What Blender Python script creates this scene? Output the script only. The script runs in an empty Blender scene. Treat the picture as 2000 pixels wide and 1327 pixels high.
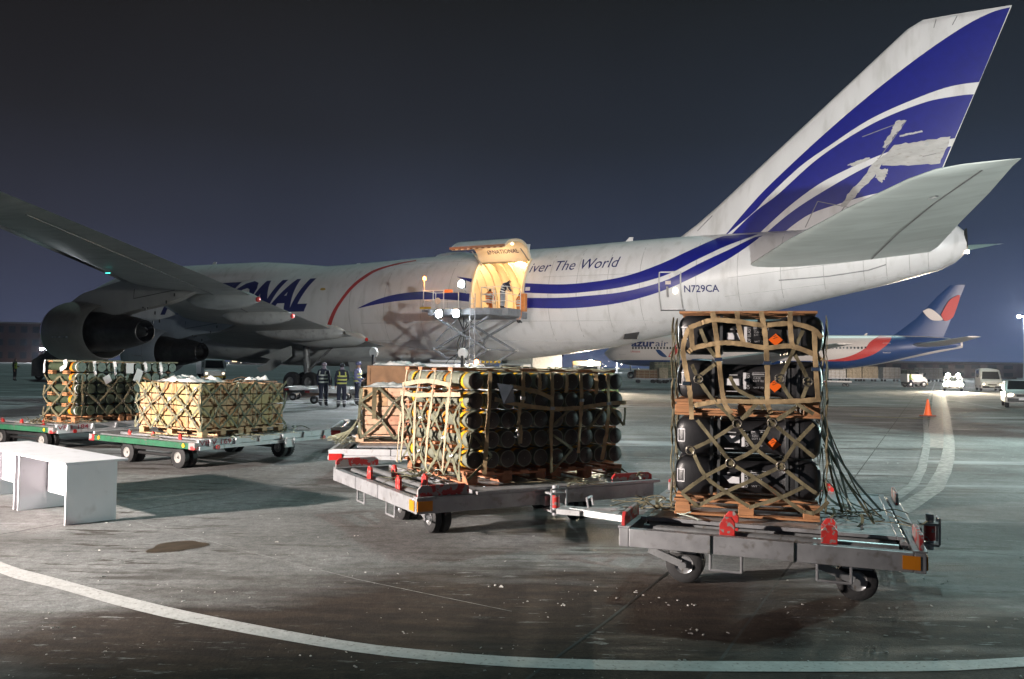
import bpy, bmesh, math, random
from mathutils import Vector, Matrix, noise
random.seed(7)
R = math.radians
S = bpy.context.scene
COL = S.collection

# ------------------------------------------------------------------ camera
cam_d = bpy.data.cameras.new('camera'); cam = bpy.data.objects.new('camera', cam_d); COL.objects.link(cam)
cam_d.sensor_fit = 'HORIZONTAL'; cam_d.sensor_width = 36.0; cam_d.lens = 29.367
cam_d.clip_start = 0.1; cam_d.clip_end = 6000
PIT, ROL = 0.0311, 0.016
fw = Vector((0, math.cos(PIT), math.sin(PIT))); up0 = Vector((0, -math.sin(PIT), math.cos(PIT))); rt0 = Vector((1, 0, 0))
rt = rt0*math.cos(ROL) + up0*math.sin(ROL); up = up0*math.cos(ROL) - rt0*math.sin(ROL)
cam.matrix_world = Matrix(((rt.x, up.x, -fw.x, 0), (rt.y, up.y, -fw.y, 0), (rt.z, up.z, -fw.z, 1.85), (0, 0, 0, 1)))
S.camera = cam

# ------------------------------------------------------------------ night sky
SUN_EL, SUN_AZ = R(57), R(25)          # the high cool light over the apron, beyond the loads and a little right
w = bpy.data.worlds.new('World'); S.world = w; w.use_nodes = True
wn = w.node_tree; wn.nodes.clear()
def WN(t): return wn.nodes.new(t)
wo = WN('ShaderNodeOutputWorld'); bg = WN('ShaderNodeBackground'); sky = WN('ShaderNodeTexSky')
sky.sky_type = 'NISHITA'; sky.sun_disc = False; sky.sun_elevation = R(-4); sky.sun_rotation = SUN_AZ; sky.air_density = 1.6; sky.dust_density = 3.0
tc = WN('ShaderNodeTexCoord'); sx = WN('ShaderNodeSeparateXYZ'); ramp = WN('ShaderNodeValToRGB')
wn.links.new(tc.outputs['Generated'], sx.inputs[0]); wn.links.new(sx.outputs['Z'], ramp.inputs[0])
cr = ramp.color_ramp
cr.elements[0].position = 0.0; cr.elements[0].color = (0.062, 0.086, 0.180, 1)
cr.elements[1].position = 0.40; cr.elements[1].color = (0.0120, 0.0122, 0.0142, 1)
for p_, c_ in ((0.06, (0.046, 0.063, 0.132, 1)), (0.15, (0.030, 0.038, 0.070, 1)), (0.26, (0.0180, 0.0208, 0.031, 1))):
    e = cr.elements.new(p_); e.color = c_
mx = WN('ShaderNodeMixRGB'); mx.blend_type = 'ADD'; mx.inputs[0].default_value = 0.05
# the town's glow lies towards the right; the left half of the sky is duller and greyer
mr = WN('ShaderNodeMapRange'); mr.inputs['From Min'].default_value = -0.55; mr.inputs['From Max'].default_value = 0.55; wn.links.new(sx.outputs['X'], mr.inputs['Value'])
tint = WN('ShaderNodeMixRGB'); tint.inputs[1].default_value = (0.95, 0.80, 0.66, 1); tint.inputs[2].default_value = (0.88, 1.10, 1.20, 1); wn.links.new(mr.outputs[0], tint.inputs[0])
tm = WN('ShaderNodeMixRGB'); tm.blend_type = 'MULTIPLY'; tm.inputs[0].default_value = 1.0; wn.links.new(ramp.outputs[0], tm.inputs[1]); wn.links.new(tint.outputs[0], tm.inputs[2])
cn = WN('ShaderNodeTexNoise'); cn.inputs['Scale'].default_value = 2.2; cn.inputs['Detail'].default_value = 5; wn.links.new(tc.outputs['Generated'], cn.inputs['Vector'])     # uneven low cloud
cm = WN('ShaderNodeMapRange'); cm.inputs['From Min'].default_value = 0.3; cm.inputs['From Max'].default_value = 0.7; cm.inputs['To Min'].default_value = 0.84; cm.inputs['To Max'].default_value = 1.14; wn.links.new(cn.outputs['Fac'], cm.inputs['Value'])
tm2 = WN('ShaderNodeMixRGB'); tm2.blend_type = 'MULTIPLY'; tm2.inputs[0].default_value = 1.0; wn.links.new(tm.outputs[0], tm2.inputs[1]); wn.links.new(cm.outputs[0], tm2.inputs[2])
wn.links.new(tm2.outputs[0], mx.inputs[1]); wn.links.new(sky.outputs[0], mx.inputs[2])
wn.links.new(mx.outputs[0], bg.inputs[0]); bg.inputs[1].default_value = 1.0
wn.links.new(bg.outputs[0], wo.inputs[0])

sl = bpy.data.lights.new('high_apron_light', 'SUN'); so = bpy.data.objects.new('high_apron_light', sl); COL.objects.link(so)
sl.energy = 0.95; sl.angle = R(0.9); sl.color = (0.62, 0.98, 0.95)
sd = Vector((math.sin(SUN_AZ)*math.cos(SUN_EL), math.cos(SUN_AZ)*math.cos(SUN_EL), math.sin(SUN_EL)))
so.rotation_euler = sd.to_track_quat('Z', 'Y').to_euler()

S.view_settings.view_transform = 'Standard'; S.view_settings.look = 'None'
S.view_settings.exposure = 0.0; S.view_settings.gamma = 1.0; S.view_settings.use_curve_mapping = False
S.cycles.use_denoising = True
S.cycles.max_bounces = 6; S.cycles.diffuse_bounces = 3; S.cycles.glossy_bounces = 3; S.cycles.transmission_bounces = 4
S.cycles.sample_clamp_indirect = 6.0; S.cycles.caustics_reflective = False; S.cycles.caustics_refractive = False

# ------------------------------------------------------------------ helpers
MATS = {}
def mat(name, col, rough=0.6, metal=0.0, var=0.12, scale=6.0, bump=0.0, bscale=40.0, emit=None, es=0.0, spec=0.5, col2=None, thr=(0.45, 0.62), coords='Object', detail=4.0, stretch=None):
    """procedural principled material: base colour broken by noise, optional second colour in patches, optional bump"""
    if name in MATS: return MATS[name]
    m = bpy.data.materials.new(name); m.use_nodes = True; nt = m.node_tree; nt.nodes.clear()
    N = nt.nodes.new; Lk = nt.links.new
    out = N('ShaderNodeOutputMaterial'); b = N('ShaderNodeBsdfPrincipled'); Lk(b.outputs[0], out.inputs[0])
    b.inputs['Roughness'].default_value = rough; b.inputs['Metallic'].default_value = metal
    b.inputs['Specular IOR Level'].default_value = spec
    t = N('ShaderNodeTexCoord'); src = t.outputs[coords]
    if stretch:
        mp = N('ShaderNodeMapping'); mp.inputs['Scale'].default_value = stretch; Lk(src, mp.inputs[0]); src = mp.outputs[0]
    nz = N('ShaderNodeTexNoise'); nz.inputs['Scale'].default_value = scale; nz.inputs['Detail'].default_value = detail; Lk(src, nz.inputs['Vector'])
    r1 = N('ShaderNodeValToRGB'); Lk(nz.outputs['Fac'], r1.inputs[0])
    c = Vector(col[:3])
    r1.color_ramp.elements[0].position = 0.3; r1.color_ramp.elements[1].position = 0.7
    r1.color_ramp.elements[0].color = (*(c*(1-var)), 1); r1.color_ramp.elements[1].color = (*[min(1, k) for k in c*(1+var)], 1)
    o = r1.outputs[0]
    if col2:
        n2 = N('ShaderNodeTexNoise'); n2.inputs['Scale'].default_value = scale*2.3; n2.inputs['Detail'].default_value = 6; Lk(src, n2.inputs['Vector'])
        r2 = N('ShaderNodeValToRGB'); Lk(n2.outputs['Fac'], r2.inputs[0]); r2.color_ramp.elements[0].position = thr[0]; r2.color_ramp.elements[1].position = thr[1]
        mm = N('ShaderNodeMixRGB'); Lk(r2.outputs[0], mm.inputs[0]); Lk(o, mm.inputs[1]); mm.inputs[2].default_value = (*col2, 1); o = mm.outputs[0]
    Lk(o, b.inputs['Base Color'])
    if bump:
        n3 = N('ShaderNodeTexNoise'); n3.inputs['Scale'].default_value = bscale; n3.inputs['Detail'].default_value = 3; Lk(src, n3.inputs['Vector'])
        bp = N('ShaderNodeBump'); bp.inputs['Strength'].default_value = bump; bp.inputs['Distance'].default_value = 0.02; Lk(n3.outputs['Fac'], bp.inputs['Height']); Lk(bp.outputs[0], b.inputs['Normal'])
    if emit:
        b.inputs['Emission Color'].default_value = (*emit, 1); b.inputs['Emission Strength'].default_value = es
    MATS[name] = m; return m

class MB:
    """collects geometry, then links ONE mesh object"""
    def __init__(s): s.v = []; s.f = []; s.mi = []; s.m = 0
    def add(s, vs, fs):
        o = len(s.v); s.v += [tuple(a) for a in vs]; s.f += [tuple(o+i for i in f) for f in fs]; s.mi += [s.m]*len(fs); return s
    def box(s, c, d, M=None, top=1.0):
        x, y, z = d[0]/2, d[1]/2, d[2]/2
        vs = [Vector((a*x*(top if k > 0 else 1), b*y*(top if k > 0 else 1), k*z)) for k in (-1, 1) for a, b in ((-1, -1), (1, -1), (1, 1), (-1, 1))]
        if M: vs = [M @ q for q in vs]
        vs = [q + Vector(c) for q in vs]
        return s.add(vs, [(0, 3, 2, 1), (4, 5, 6, 7), (0, 1, 5, 4), (1, 2, 6, 5), (2, 3, 7, 6), (3, 0, 4, 7)])
    def beam(s, a, b, w, h, upv=(0, 0, 1)):
        a, b = Vector(a), Vector(b); d = (b-a); L = d.length
        if L < 1e-6: return s
        d /= L; u = Vector(upv)
        if abs(d.dot(u)) > 0.98: u = Vector((1, 0, 0))
        sd_ = d.cross(u).normalized(); u = sd_.cross(d).normalized()
        vs = []
        for p in (a, b):
            for i, j in ((-1, -1), (1, -1), (1, 1), (-1, 1)): vs.append(p + sd_*(i*w/2) + u*(j*h/2))
        return s.add(vs, [(0, 1, 2, 3), (7, 6, 5, 4), (0, 4, 5, 1), (1, 5, 6, 2), (2, 6, 7, 3), (3, 7, 4, 0)])
    def tube(s, a, b, r0, r1=None, n=10, cap=True):
        if r1 is None: r1 = r0
        a, b = Vector(a), Vector(b); d = (b-a).normalized(); u = Vector((0, 0, 1)) if abs(d.z) < 0.9 else Vector((1, 0, 0))
        e = d.cross(u).normalized(); g_ = e.cross(d)
        vs = []
        for p, r in ((a, r0), (b, r1)):
            for i in range(n):
                t = 2*math.pi*i/n; vs.append(p + e*(r*math.cos(t)) + g_*(r*math.sin(t)))
        fs = [(i, (i+1) % n, n+(i+1) % n, n+i) for i in range(n)]
        if cap: fs += [tuple(range(n-1, -1, -1)), tuple(range(n, 2*n))]
        return s.add(vs, fs)
    def path(s, pts, r, n=6):
        for a, b in zip(pts, pts[1:]): s.tube(a, b, r, r, n)
        return s
    def lathe(s, prof, o=(0, 0, 0), ax=(1, 0, 0), n=32, close=False):
        o = Vector(o); d = Vector(ax).normalized(); u = Vector((0, 0, 1)) if abs(d.z) < 0.9 else Vector((1, 0, 0)); e = d.cross(u).normalized(); g_ = e.cross(d)
        vs = []
        for x, r in prof:
            for i in range(n):
                t = 2*math.pi*i/n; vs.append(o + d*x + e*(r*math.cos(t)) + g_*(r*math.sin(t)))
        fs = [(k*n+i, k*n+(i+1) % n, (k+1)*n+(i+1) % n, (k+1)*n+i) for k in range(len(prof)-1) for i in range(n)]
        if close: fs += [tuple(range(n-1, -1, -1)), tuple(range((len(prof)-1)*n, len(prof)*n))]
        return s.add(vs, fs)
    def loft(s, rings, cap=True, loop=True):
        n = len(rings[0]); vs = [q for r in rings for q in r]
        m = n if loop else n-1
        fs = [(k*n+i, k*n+(i+1) % n, (k+1)*n+(i+1) % n, (k+1)*n+i) for k in range(len(rings)-1) for i in range(m)]
        if cap and loop: fs += [tuple(range(n-1, -1, -1)), tuple(range((len(rings)-1)*n, len(rings)*n))]
        return s.add(vs, fs)
    def sphere(s, c, r, n=12, m=8, sc=(1, 1, 1)):
        vs = []; c = Vector(c)
        for j in range(m+1):
            p = math.pi*j/m
            for i in range(n):
                t = 2*math.pi*i/n; vs.append(c + Vector((r*sc[0]*math.sin(p)*math.cos(t), r*sc[1]*math.sin(p)*math.sin(t), r*sc[2]*math.cos(p))))
        return s.add(vs, [(j*n+i, (j+1)*n+i, (j+1)*n+(i+1) % n, j*n+(i+1) % n) for j in range(m) for i in range(n)])
    def ribbon(s, pts, wd, th, nrm):
        """flat webbing along pts lying against a surface with normal nrm"""
        P = [Vector(p) for p in pts]; rings = []; W_, N_ = wd, nrm
        for i, p in enumerate(P):
            wd = W_[i] if isinstance(W_, list) else W_; nrm = Vector(N_[i] if isinstance(N_, list) else N_).normalized()
            d = (P[min(i+1, len(P)-1)] - P[max(i-1, 0)]).normalized(); sd_ = d.cross(nrm).normalized(); nn = sd_.cross(d).normalized()
            rings.append([p + sd_*(wd/2) - nn*(th/2), p + sd_*(wd/2) + nn*(th/2), p - sd_*(wd/2) + nn*(th/2), p - sd_*(wd/2) - nn*(th/2)])
        return s.loft(rings)
    def poly(s, pts, th, axis='y', o=0.0):
        """extrude a 2-D outline by th; axis = the extrusion axis"""
        def P(a, b, k):
            return {'y': (a, o+k, b), 'x': (o+k, a, b), 'z': (a, b, o+k)}[axis]
        n = len(pts); vs = [P(a, b, -th/2) for a, b in pts] + [P(a, b, th/2) for a, b in pts]
        fs = [tuple(range(n-1, -1, -1)), tuple(range(n, 2*n))] + [(i, (i+1) % n, n+(i+1) % n, n+i) for i in range(n)]
        return s.add(vs, fs)
    def mesh(s, name, mats, smooth=False, ang=40):
        me = bpy.data.meshes.new(name); me.from_pydata(s.v, [], s.f)
        for m in (mats if isinstance(mats, (list, tuple)) else [mats]):
            if m: me.materials.append(m)
        for p, i in zip(me.polygons, s.mi): p.material_index = i
        bm = bmesh.new(); bm.from_mesh(me); bmesh.ops.recalc_face_normals(bm, faces=bm.faces); bm.to_mesh(me); bm.free()
        if smooth: me.shade_smooth(); me.set_sharp_from_angle(angle=R(ang))
        me.update(); return me
    def build(s, name, mats, parent=None, smooth=False, ang=40, bevel=0.0):
        o = bpy.data.objects.new(name, s.mesh(name, mats, smooth, ang)); COL.objects.link(o)
        if parent: o.parent = parent
        if bevel:
            b = o.modifiers.new('bevel', 'BEVEL'); b.width = bevel; b.segments = 2; b.limit_method = 'ANGLE'
        return o
def obj(name, me, parent=None, loc=(0, 0, 0), rot=(0, 0, 0)):
    o = bpy.data.objects.new(name, me); COL.objects.link(o); o.location = loc; o.rotation_euler = rot
    if parent: o.parent = parent
    return o
def tag(o, label=None, cat=None, group=None, kind=None):
    if label: o['label'] = label
    if cat: o['category'] = cat
    if group: o['group'] = group
    if kind: o['kind'] = kind
    return o
def thing(name, label, cat, loc=(0, 0, 0), rz=0.0, group=None):
    o = bpy.data.objects.new(name, None); COL.objects.link(o); o.empty_display_size = 0.3
    o.location = loc; o.rotation_euler = (0, 0, rz); return tag(o, label, cat, group)
def copy_tree(o, parent=None):
    c = o.copy(); COL.objects.link(c); c.parent = parent
    for ch in [q for q in o.children]: copy_tree(ch, c)
    return c
def lamp(name, kind, energy, col, loc, parent=None, target=None, size=0.2, cone=None, blend=0.3):
    l = bpy.data.lights.new(name, kind); l.energy = energy; l.color = col
    if kind == 'AREA': l.size = size
    else: l.shadow_soft_size = size
    if cone: l.spot_size = R(cone); l.spot_blend = blend
    o = bpy.data.objects.new(name, l); COL.objects.link(o); o.location = loc
    if parent: o.parent = parent
    if target is not None: o.rotation_euler = (Vector(loc)-Vector(target)).to_track_quat('Z', 'Y').to_euler()
    return o
def text_mesh(s_, width, height, shear=0.0, bold=0.0, cuts=0.0):
    """lettering as a bmesh of flat faces in the unit frame: x 0..width, y 0..height"""
    c = bpy.data.curves.new('t', 'FONT'); c.body = s_; c.fill_mode = 'FRONT'; c.offset = bold; c.resolution_u = 3
    o = bpy.data.objects.new('t', c); COL.objects.link(o)
    dg = bpy.context.evaluated_depsgraph_get(); me = bpy.data.meshes.new_from_object(o.evaluated_get(dg))
    bpy.data.objects.remove(o); bpy.data.curves.remove(c)
    xs = [v.co.x for v in me.vertices]; ys = [v.co.y for v in me.vertices]
    x0, x1, y0, y1 = min(xs), max(xs), min(ys), max(ys)
    bm = bmesh.new(); bm.from_mesh(me); bpy.data.meshes.remove(me)
    for v in bm.verts:
        yy = (v.co.y-y0)/(y1-y0)*height; v.co = Vector(((v.co.x-x0)/(x1-x0)*(width-shear*height) + shear*yy, yy, 0))
    if cuts:
        k = cuts
        while k < height:
            bmesh.ops.bisect_plane(bm, geom=bm.verts[:]+bm.edges[:]+bm.faces[:], plane_co=(0, k, 0), plane_no=(0, 1, 0)); k += cuts
    return bm
def decal_text(name, s_, m, fn, width, height, parent, shear=0.0, bold=0.0, cuts=0.0):
    bm = text_mesh(s_, width, height, shear, bold, cuts)
    for v in bm.verts: v.co = Vector(fn(v.co.x, v.co.y))
    me = bpy.data.meshes.new(name); bm.to_mesh(me); bm.free(); me.materials.append(m)
    o = bpy.data.objects.new(name, me); COL.objects.link(o); o.parent = parent; return o
def resamp(P, n):
    d = [0]
    for a, b in zip(P, P[1:]): d.append(d[-1] + math.dist(a, b))
    out = []
    for i in range(n):
        t = d[-1]*i/(n-1); k = 0
        while k < len(P)-2 and d[k+1] < t: k += 1
        q = (t-d[k])/max(1e-9, d[k+1]-d[k]); out.append(tuple(a+(b-a)*q for a, b in zip(P[k], P[k+1])))
    return out
def smoothc(P, n):
    """Catmull-Rom through P, n samples"""
    out = []; Q = [P[0]] + list(P) + [P[-1]]; m = len(P)-1
    for i in range(n):
        t = m*i/(n-1); k = min(int(t), m-1); t -= k
        a, b, c, d = Q[k], Q[k+1], Q[k+2], Q[k+3]
        out.append(tuple(0.5*(2*b_+(c_-a_)*t+(2*a_-5*b_+4*c_-d_)*t*t+(3*b_-a_-3*c_+d_)*t**3) for a_, b_, c_, d_ in zip(a, b, c, d)))
    return out
def strip(name, m, upc, loc_, fn, parent, n=40, k=8):
    """band between two curves laid on a surface by fn(x, z) -> xyz"""
    U = resamp(smoothc(upc, 60), n); Lw = resamp(smoothc(loc_, 60), n); b = MB()
    rings = [[fn(a[0]+(c[0]-a[0])*j/k, a[1]+(c[1]-a[1])*j/k) for j in range(k+1)] for a, c in zip(U, Lw)]
    b.loft(rings, cap=False, loop=False); return b.build(name, m, parent, smooth=True)
# ------------------------------------------------------------------ materials
WHITE = mat('aircraft white', (0.62, 0.61, 0.61), 0.36, var=0.06, scale=0.7, col2=(0.46, 0.45, 0.435), thr=(0.52, 0.80), stretch=(1.3, 1.0, 0.30))
GREYP = mat('aircraft grey', (0.38, 0.39, 0.385), 0.42, var=0.12, scale=0.8, col2=(0.24, 0.25, 0.25), thr=(0.5, 0.75), stretch=(0.4, 2.0, 1))
STABG = mat('tailplane grey green', (0.50, 0.55, 0.53), 0.4, var=0.1, scale=0.7, col2=(0.40, 0.44, 0.42), thr=(0.5, 0.8), stretch=(0.4, 2.2, 1))
BLUE = mat('livery blue', (0.008, 0.011, 0.175), 0.35, var=0.08, scale=3)
NAVY = mat('livery navy lettering', (0.012, 0.016, 0.11), 0.4, var=0.05)
RED = mat('livery red', (0.42, 0.03, 0.025), 0.4, var=0.08)
COWL = mat('engine cowl', (0.21, 0.197, 0.178), 0.30, var=0.12, scale=1.2, col2=(0.155, 0.143, 0.13), thr=(0.5, 0.8))
COWLG = mat('inner engine cowl', (0.27, 0.30, 0.34), 0.3, 0.2, var=0.1, scale=1.2)
LIPM = mat('polished intake lip', (0.75, 0.75, 0.75), 0.12, 1.0, var=0.03)
DARKM = mat('hot section metal', (0.075, 0.07, 0.065), 0.36, 0.85, var=0.25, scale=4)
SOOT = mat('exhaust black', (0.02, 0.02, 0.02), 0.6, var=0.2)
STEEL = mat('bare steel', (0.33, 0.34, 0.35), 0.4, 0.7, var=0.15, scale=8, bump=0.1, col2=(0.18, 0.15, 0.12), thr=(0.6, 0.75))
GALV = mat('galvanised steel', (0.31, 0.315, 0.33), 0.45, 0.35, var=0.2, scale=5, bump=0.1, bscale=25, col2=(0.19, 0.18, 0.17), thr=(0.56, 0.72))
RUBBER = mat('tyre rubber', (0.018, 0.018, 0.019), 0.75, var=0.25, scale=15, bump=0.2)
BLACKP = mat('black paint', (0.02, 0.02, 0.021), 0.5, var=0.3, scale=9)
CREAM = mat('hold lining', (0.72, 0.60, 0.42), 0.55, var=0.05, scale=2)
SEAM = mat('panel seam', (0.20, 0.20, 0.20), 0.6, var=0.2)
REDC = mat('red cap', (0.45, 0.015, 0.012), 0.4, var=0.1)
GLASS = mat('dark glass', (0.015, 0.018, 0.02), 0.08, var=0.1)
OCHRE = mat('ochre mark', (0.35, 0.22, 0.03), 0.5)
WORN = mat('bare patch', (0.40, 0.39, 0.375), 0.5, var=0.12, scale=2, stretch=(0.7, 1, 2.2), col2=(0.28, 0.265, 0.24), thr=(0.56, 0.72))

# ------------------------------------------------------------------ ground
def ground_material():
    m = bpy.data.materials.new('wet winter concrete'); m.use_nodes = True; nt = m.node_tree; nt.nodes.clear(); N = nt.nodes.new; Lk = nt.links.new
    out = N('ShaderNodeOutputMaterial'); b = N('ShaderNodeBsdfPrincipled'); Lk(b.outputs[0], out.inputs[0])
    t = N('ShaderNodeTexCoord'); P = t.outputs['Object']
    def nz(sc, det=5, st=None, rot=0.0, rough=0.6):
        src = P
        if st:
            mp = N('ShaderNodeMapping'); mp.inputs['Scale'].default_value = st; mp.inputs['Rotation'].default_value = (0, 0, rot); Lk(P, mp.inputs[0]); src = mp.outputs[0]
        n = N('ShaderNodeTexNoise'); n.inputs['Scale'].default_value = sc; n.inputs['Detail'].default_value = det; n.inputs['Roughness'].default_value = rough; Lk(src, n.inputs['Vector']); return n.outputs['Fac']
    def rmp(f, a, c, ca=(0, 0, 0, 1), cb=(1, 1, 1, 1)):
        r = N('ShaderNodeValToRGB'); r.color_ramp.elements[0].position = a; r.color_ramp.elements[1].position = c; r.color_ramp.elements[0].color = ca; r.color_ramp.elements[1].color = cb; Lk(f, r.inputs[0]); return r.outputs[0]
    def mixc(f, a, c, blend='MIX'):
        x = N('ShaderNodeMixRGB'); x.blend_type = blend
        (Lk(f, x.inputs[0]) if not isinstance(f, float) else setattr(x.inputs[0], 'default_value', f))
        for i, q in ((1, a), (2, c)):
            if isinstance(q, tuple): x.inputs[i].default_value = q
            else: Lk(q, x.inputs[i])
        return x.outputs[0]
    base = rmp(nz(0.35, 6), 0.3, 0.72, (0.085, 0.084, 0.083, 1), (0.27, 0.268, 0.266, 1))
    fine0 = rmp(nz(9, 8, None, 0, 0.72), 0.30, 0.70, (0.62, 0.62, 0.62, 1), (1.36, 1.36, 1.36, 1)); fine = mixc(1.0, fine0, rmp(nz(45, 6, None, 0, 0.7), 0.32, 0.68, (0.70, 0.70, 0.70, 1), (1.28, 1.28, 1.28, 1)), 'MULTIPLY')
    c = mixc(1.0, base, fine, 'MULTIPLY')
    speck = rmp(nz(55, 3), 0.66, 0.72); c = mixc(speck, c, (0.36, 0.36, 0.355, 1))
    # wet wheel tracks, dragged roughly across the stand
    wet = rmp(nz(1.0, 8, (0.26, 1.6, 1), R(-8), 0.66), 0.53, 0.585); wetb = rmp(nz(0.16, 3), 0.40, 0.58)
    wf = N('ShaderNodeMath'); wf.operation = 'MULTIPLY'; Lk(wet, wf.inputs[0]); Lk(wetb, wf.inputs[1])
    c = mixc(wf.outputs[0], c, (0.045, 0.036, 0.030, 1))
    wet2 = rmp(nz(1.0, 8, (0.9, 5.0, 1), R(22), 0.68), 0.565, 0.60); wf2 = N('ShaderNodeMath'); wf2.operation = 'MULTIPLY'; Lk(wet2, wf2.inputs[0]); Lk(rmp(nz(0.3, 3), 0.42, 0.6), wf2.inputs[1])
    c = mixc(wf2.outputs[0], c, (0.052, 0.043, 0.036, 1))
    # thin frost and blown snow, dragged in streaks
    fr = rmp(nz(1.0, 7, (0.10, 0.9, 1), R(5), 0.68), 0.52, 0.74); frb = rmp(nz(0.07, 4), 0.44, 0.58); ff = N('ShaderNodeMath'); ff.operation = 'MULTIPLY'; Lk(fr, ff.inputs[0]); Lk(frb, ff.inputs[1])
    c = mixc(ff.outputs[0], c, (0.62, 0.64, 0.66, 1))
    fr2 = rmp(nz(2.2, 8, (0.35, 2.2, 1), R(8), 0.72), 0.64, 0.72); c = mixc(fr2, c, (0.30, 0.31, 0.31, 1))
    # foreground shadow painted into the ground colour over dirty brown tracks, ragged edge
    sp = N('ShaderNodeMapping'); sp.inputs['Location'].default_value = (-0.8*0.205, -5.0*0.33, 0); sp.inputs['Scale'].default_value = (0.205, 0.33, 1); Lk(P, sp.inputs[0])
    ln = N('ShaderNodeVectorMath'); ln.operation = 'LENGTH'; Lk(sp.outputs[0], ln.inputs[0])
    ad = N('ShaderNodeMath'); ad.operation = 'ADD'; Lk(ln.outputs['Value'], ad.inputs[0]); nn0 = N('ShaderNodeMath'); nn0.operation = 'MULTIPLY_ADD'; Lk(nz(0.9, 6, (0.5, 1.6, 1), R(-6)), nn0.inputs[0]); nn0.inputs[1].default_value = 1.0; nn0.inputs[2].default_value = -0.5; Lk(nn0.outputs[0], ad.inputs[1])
    shade_mask = rmp(ad.outputs[0], 0.72, 1.05, (0.95, 0.95, 0.95, 1), (0, 0, 0, 1))
    shade_dirt = mixc(rmp(nz(3.0, 6, (0.5, 2.2, 1), R(-10)), 0.4, 0.62), (0.046, 0.029, 0.020, 1), (0.021, 0.013, 0.0095, 1)); shade_dirt = mixc(1.0, shade_dirt, fine, 'MULTIPLY')
    c = mixc(shade_mask, c, shade_dirt)
    fl = N('ShaderNodeMath'); fl.operation = 'MULTIPLY'; Lk(rmp(nz(7.0, 7, (0.4, 1.6, 1), R(10), 0.75), 0.58, 0.66), fl.inputs[0]); Lk(rmp(nz(0.5, 4), 0.45, 0.6), fl.inputs[1])
    c = mixc(fl.outputs[0], c, (0.33, 0.34, 0.34, 1))
    # slab joints
    br = N('ShaderNodeTexBrick'); br.offset = 0.0; br.inputs['Scale'].default_value = 1.0; br.inputs['Brick Width'].default_value = 7.5; br.inputs['Row Height'].default_value = 7.5; br.inputs['Mortar Size'].default_value = 0.012; br.inputs['Mortar Smooth'].default_value = 0.3
    mp = N('ShaderNodeMapping'); mp.inputs['Rotation'].default_value = (0, 0, R(26.7)); mp.inputs['Location'].default_value = (1.2, 5.05, 0); Lk(P, mp.inputs[0]); Lk(mp.outputs[0], br.inputs['Vector'])
    c = mixc(br.outputs['Fac'], c, (0.05, 0.048, 0.045, 1))
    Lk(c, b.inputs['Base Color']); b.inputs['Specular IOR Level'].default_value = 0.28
    ro = rmp(wf.outputs[0], 0.0, 1.0, (0.88, 0.88, 0.88, 1), (0.58, 0.58, 0.58, 1)); Lk(ro, b.inputs['Roughness'])
    bp = N('ShaderNodeBump'); bp.inputs['Strength'].default_value = 0.55; bp.inputs['Distance'].default_value = 0.012; Lk(nz(38, 6, None, 0, 0.7), bp.inputs['Height']); Lk(bp.outputs[0], b.inputs['Normal'])
    return m
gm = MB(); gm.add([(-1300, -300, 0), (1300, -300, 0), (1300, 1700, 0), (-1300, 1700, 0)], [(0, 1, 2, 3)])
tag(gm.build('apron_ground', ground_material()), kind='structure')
PAINT = mat('worn white road paint', (0.50, 0.49, 0.485), 0.6, var=0.12, scale=14, detail=8, col2=(0.24, 0.22, 0.205), thr=(0.58, 0.70), bump=0.2)
PAINTW = mat('faded road paint', (0.32, 0.32, 0.315), 0.65, var=0.25, scale=4, col2=(0.15, 0.15, 0.145), thr=(0.40, 0.62), bump=0.2)
PAINTY = mat('faded yellow paint', (0.36, 0.33, 0.14), 0.65, var=0.2, scale=3, col2=(0.2, 0.19, 0.13), thr=(0.45, 0.62))
PAINTP = mat('pinkish faded paint', (0.36, 0.29, 0.27), 0.65, var=0.2, scale=3, col2=(0.22, 0.2, 0.19), thr=(0.45, 0.62))
def sheet(name, upc, loc_, m, z=0.004, n=48, smooth=True):
    U = resamp(smoothc(upc, 90) if smooth else upc, n); Lw = resamp(smoothc(loc_, 90) if smooth else loc_, n); b = MB()
    b.loft([[(a[0], a[1], z), (c[0], c[1], z)] for a, c in zip(U, Lw)], cap=False, loop=False)
    return tag(b.build(name, m), kind='structure')
def bar_line(name, pts, wd, m, z=0.004, smooth=True):
    P = [Vector((*p, 0)) for p in (resamp(smoothc(pts, 80), 60) if smooth else pts)]; A = []; B = []
    for i, p in enumerate(P):
        d = (P[min(i+1, len(P)-1)] - P[max(0, i-1)]).normalized(); nn = Vector((-d.y, d.x, 0)); A.append(tuple(p+nn*wd/2)[:2]); B.append(tuple(p-nn*wd/2)[:2])
    b = MB(); b.loft([[(a[0], a[1], z), (c[0], c[1], z)] for a, c in zip(A, B)], cap=False, loop=False)
    return tag(b.build(name, m), kind='structure')
sheet('painted_stand_line', [(-6.6, 9.35), (-4.6, 7.62), (-3.86, 7.12), (-2.95, 6.55), (-2.2, 6.13), (-1.17, 5.65), (-0.63, 5.48), (0.03, 5.36), (0.68, 5.33), (1.33, 5.34), (2.65, 5.40), (3.38, 5.51), (5.2, 5.9)],
      [(-6.4, 8.95), (-4.36, 7.22), (-3.67, 6.80), (-2.8, 6.25), (-2.1, 5.88), (-1.13, 5.46), (-0.61, 5.30), (0.03, 5.18), (0.66, 5.16), (1.28, 5.16), (2.56, 5.22), (3.26, 5.33), (5.2, 5.72)], PAINT)
bar_line('painted_taxi_line', [(3.2, 9.75), (3.98, 10.28), (4.76, 11.06), (5.81, 12.46), (7.29, 14.94), (9.83, 19.83), (11.78, 23.7), (20.6, 41.5), (46.8, 92.9), (75, 148)], 0.16, PAINTW)
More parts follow.
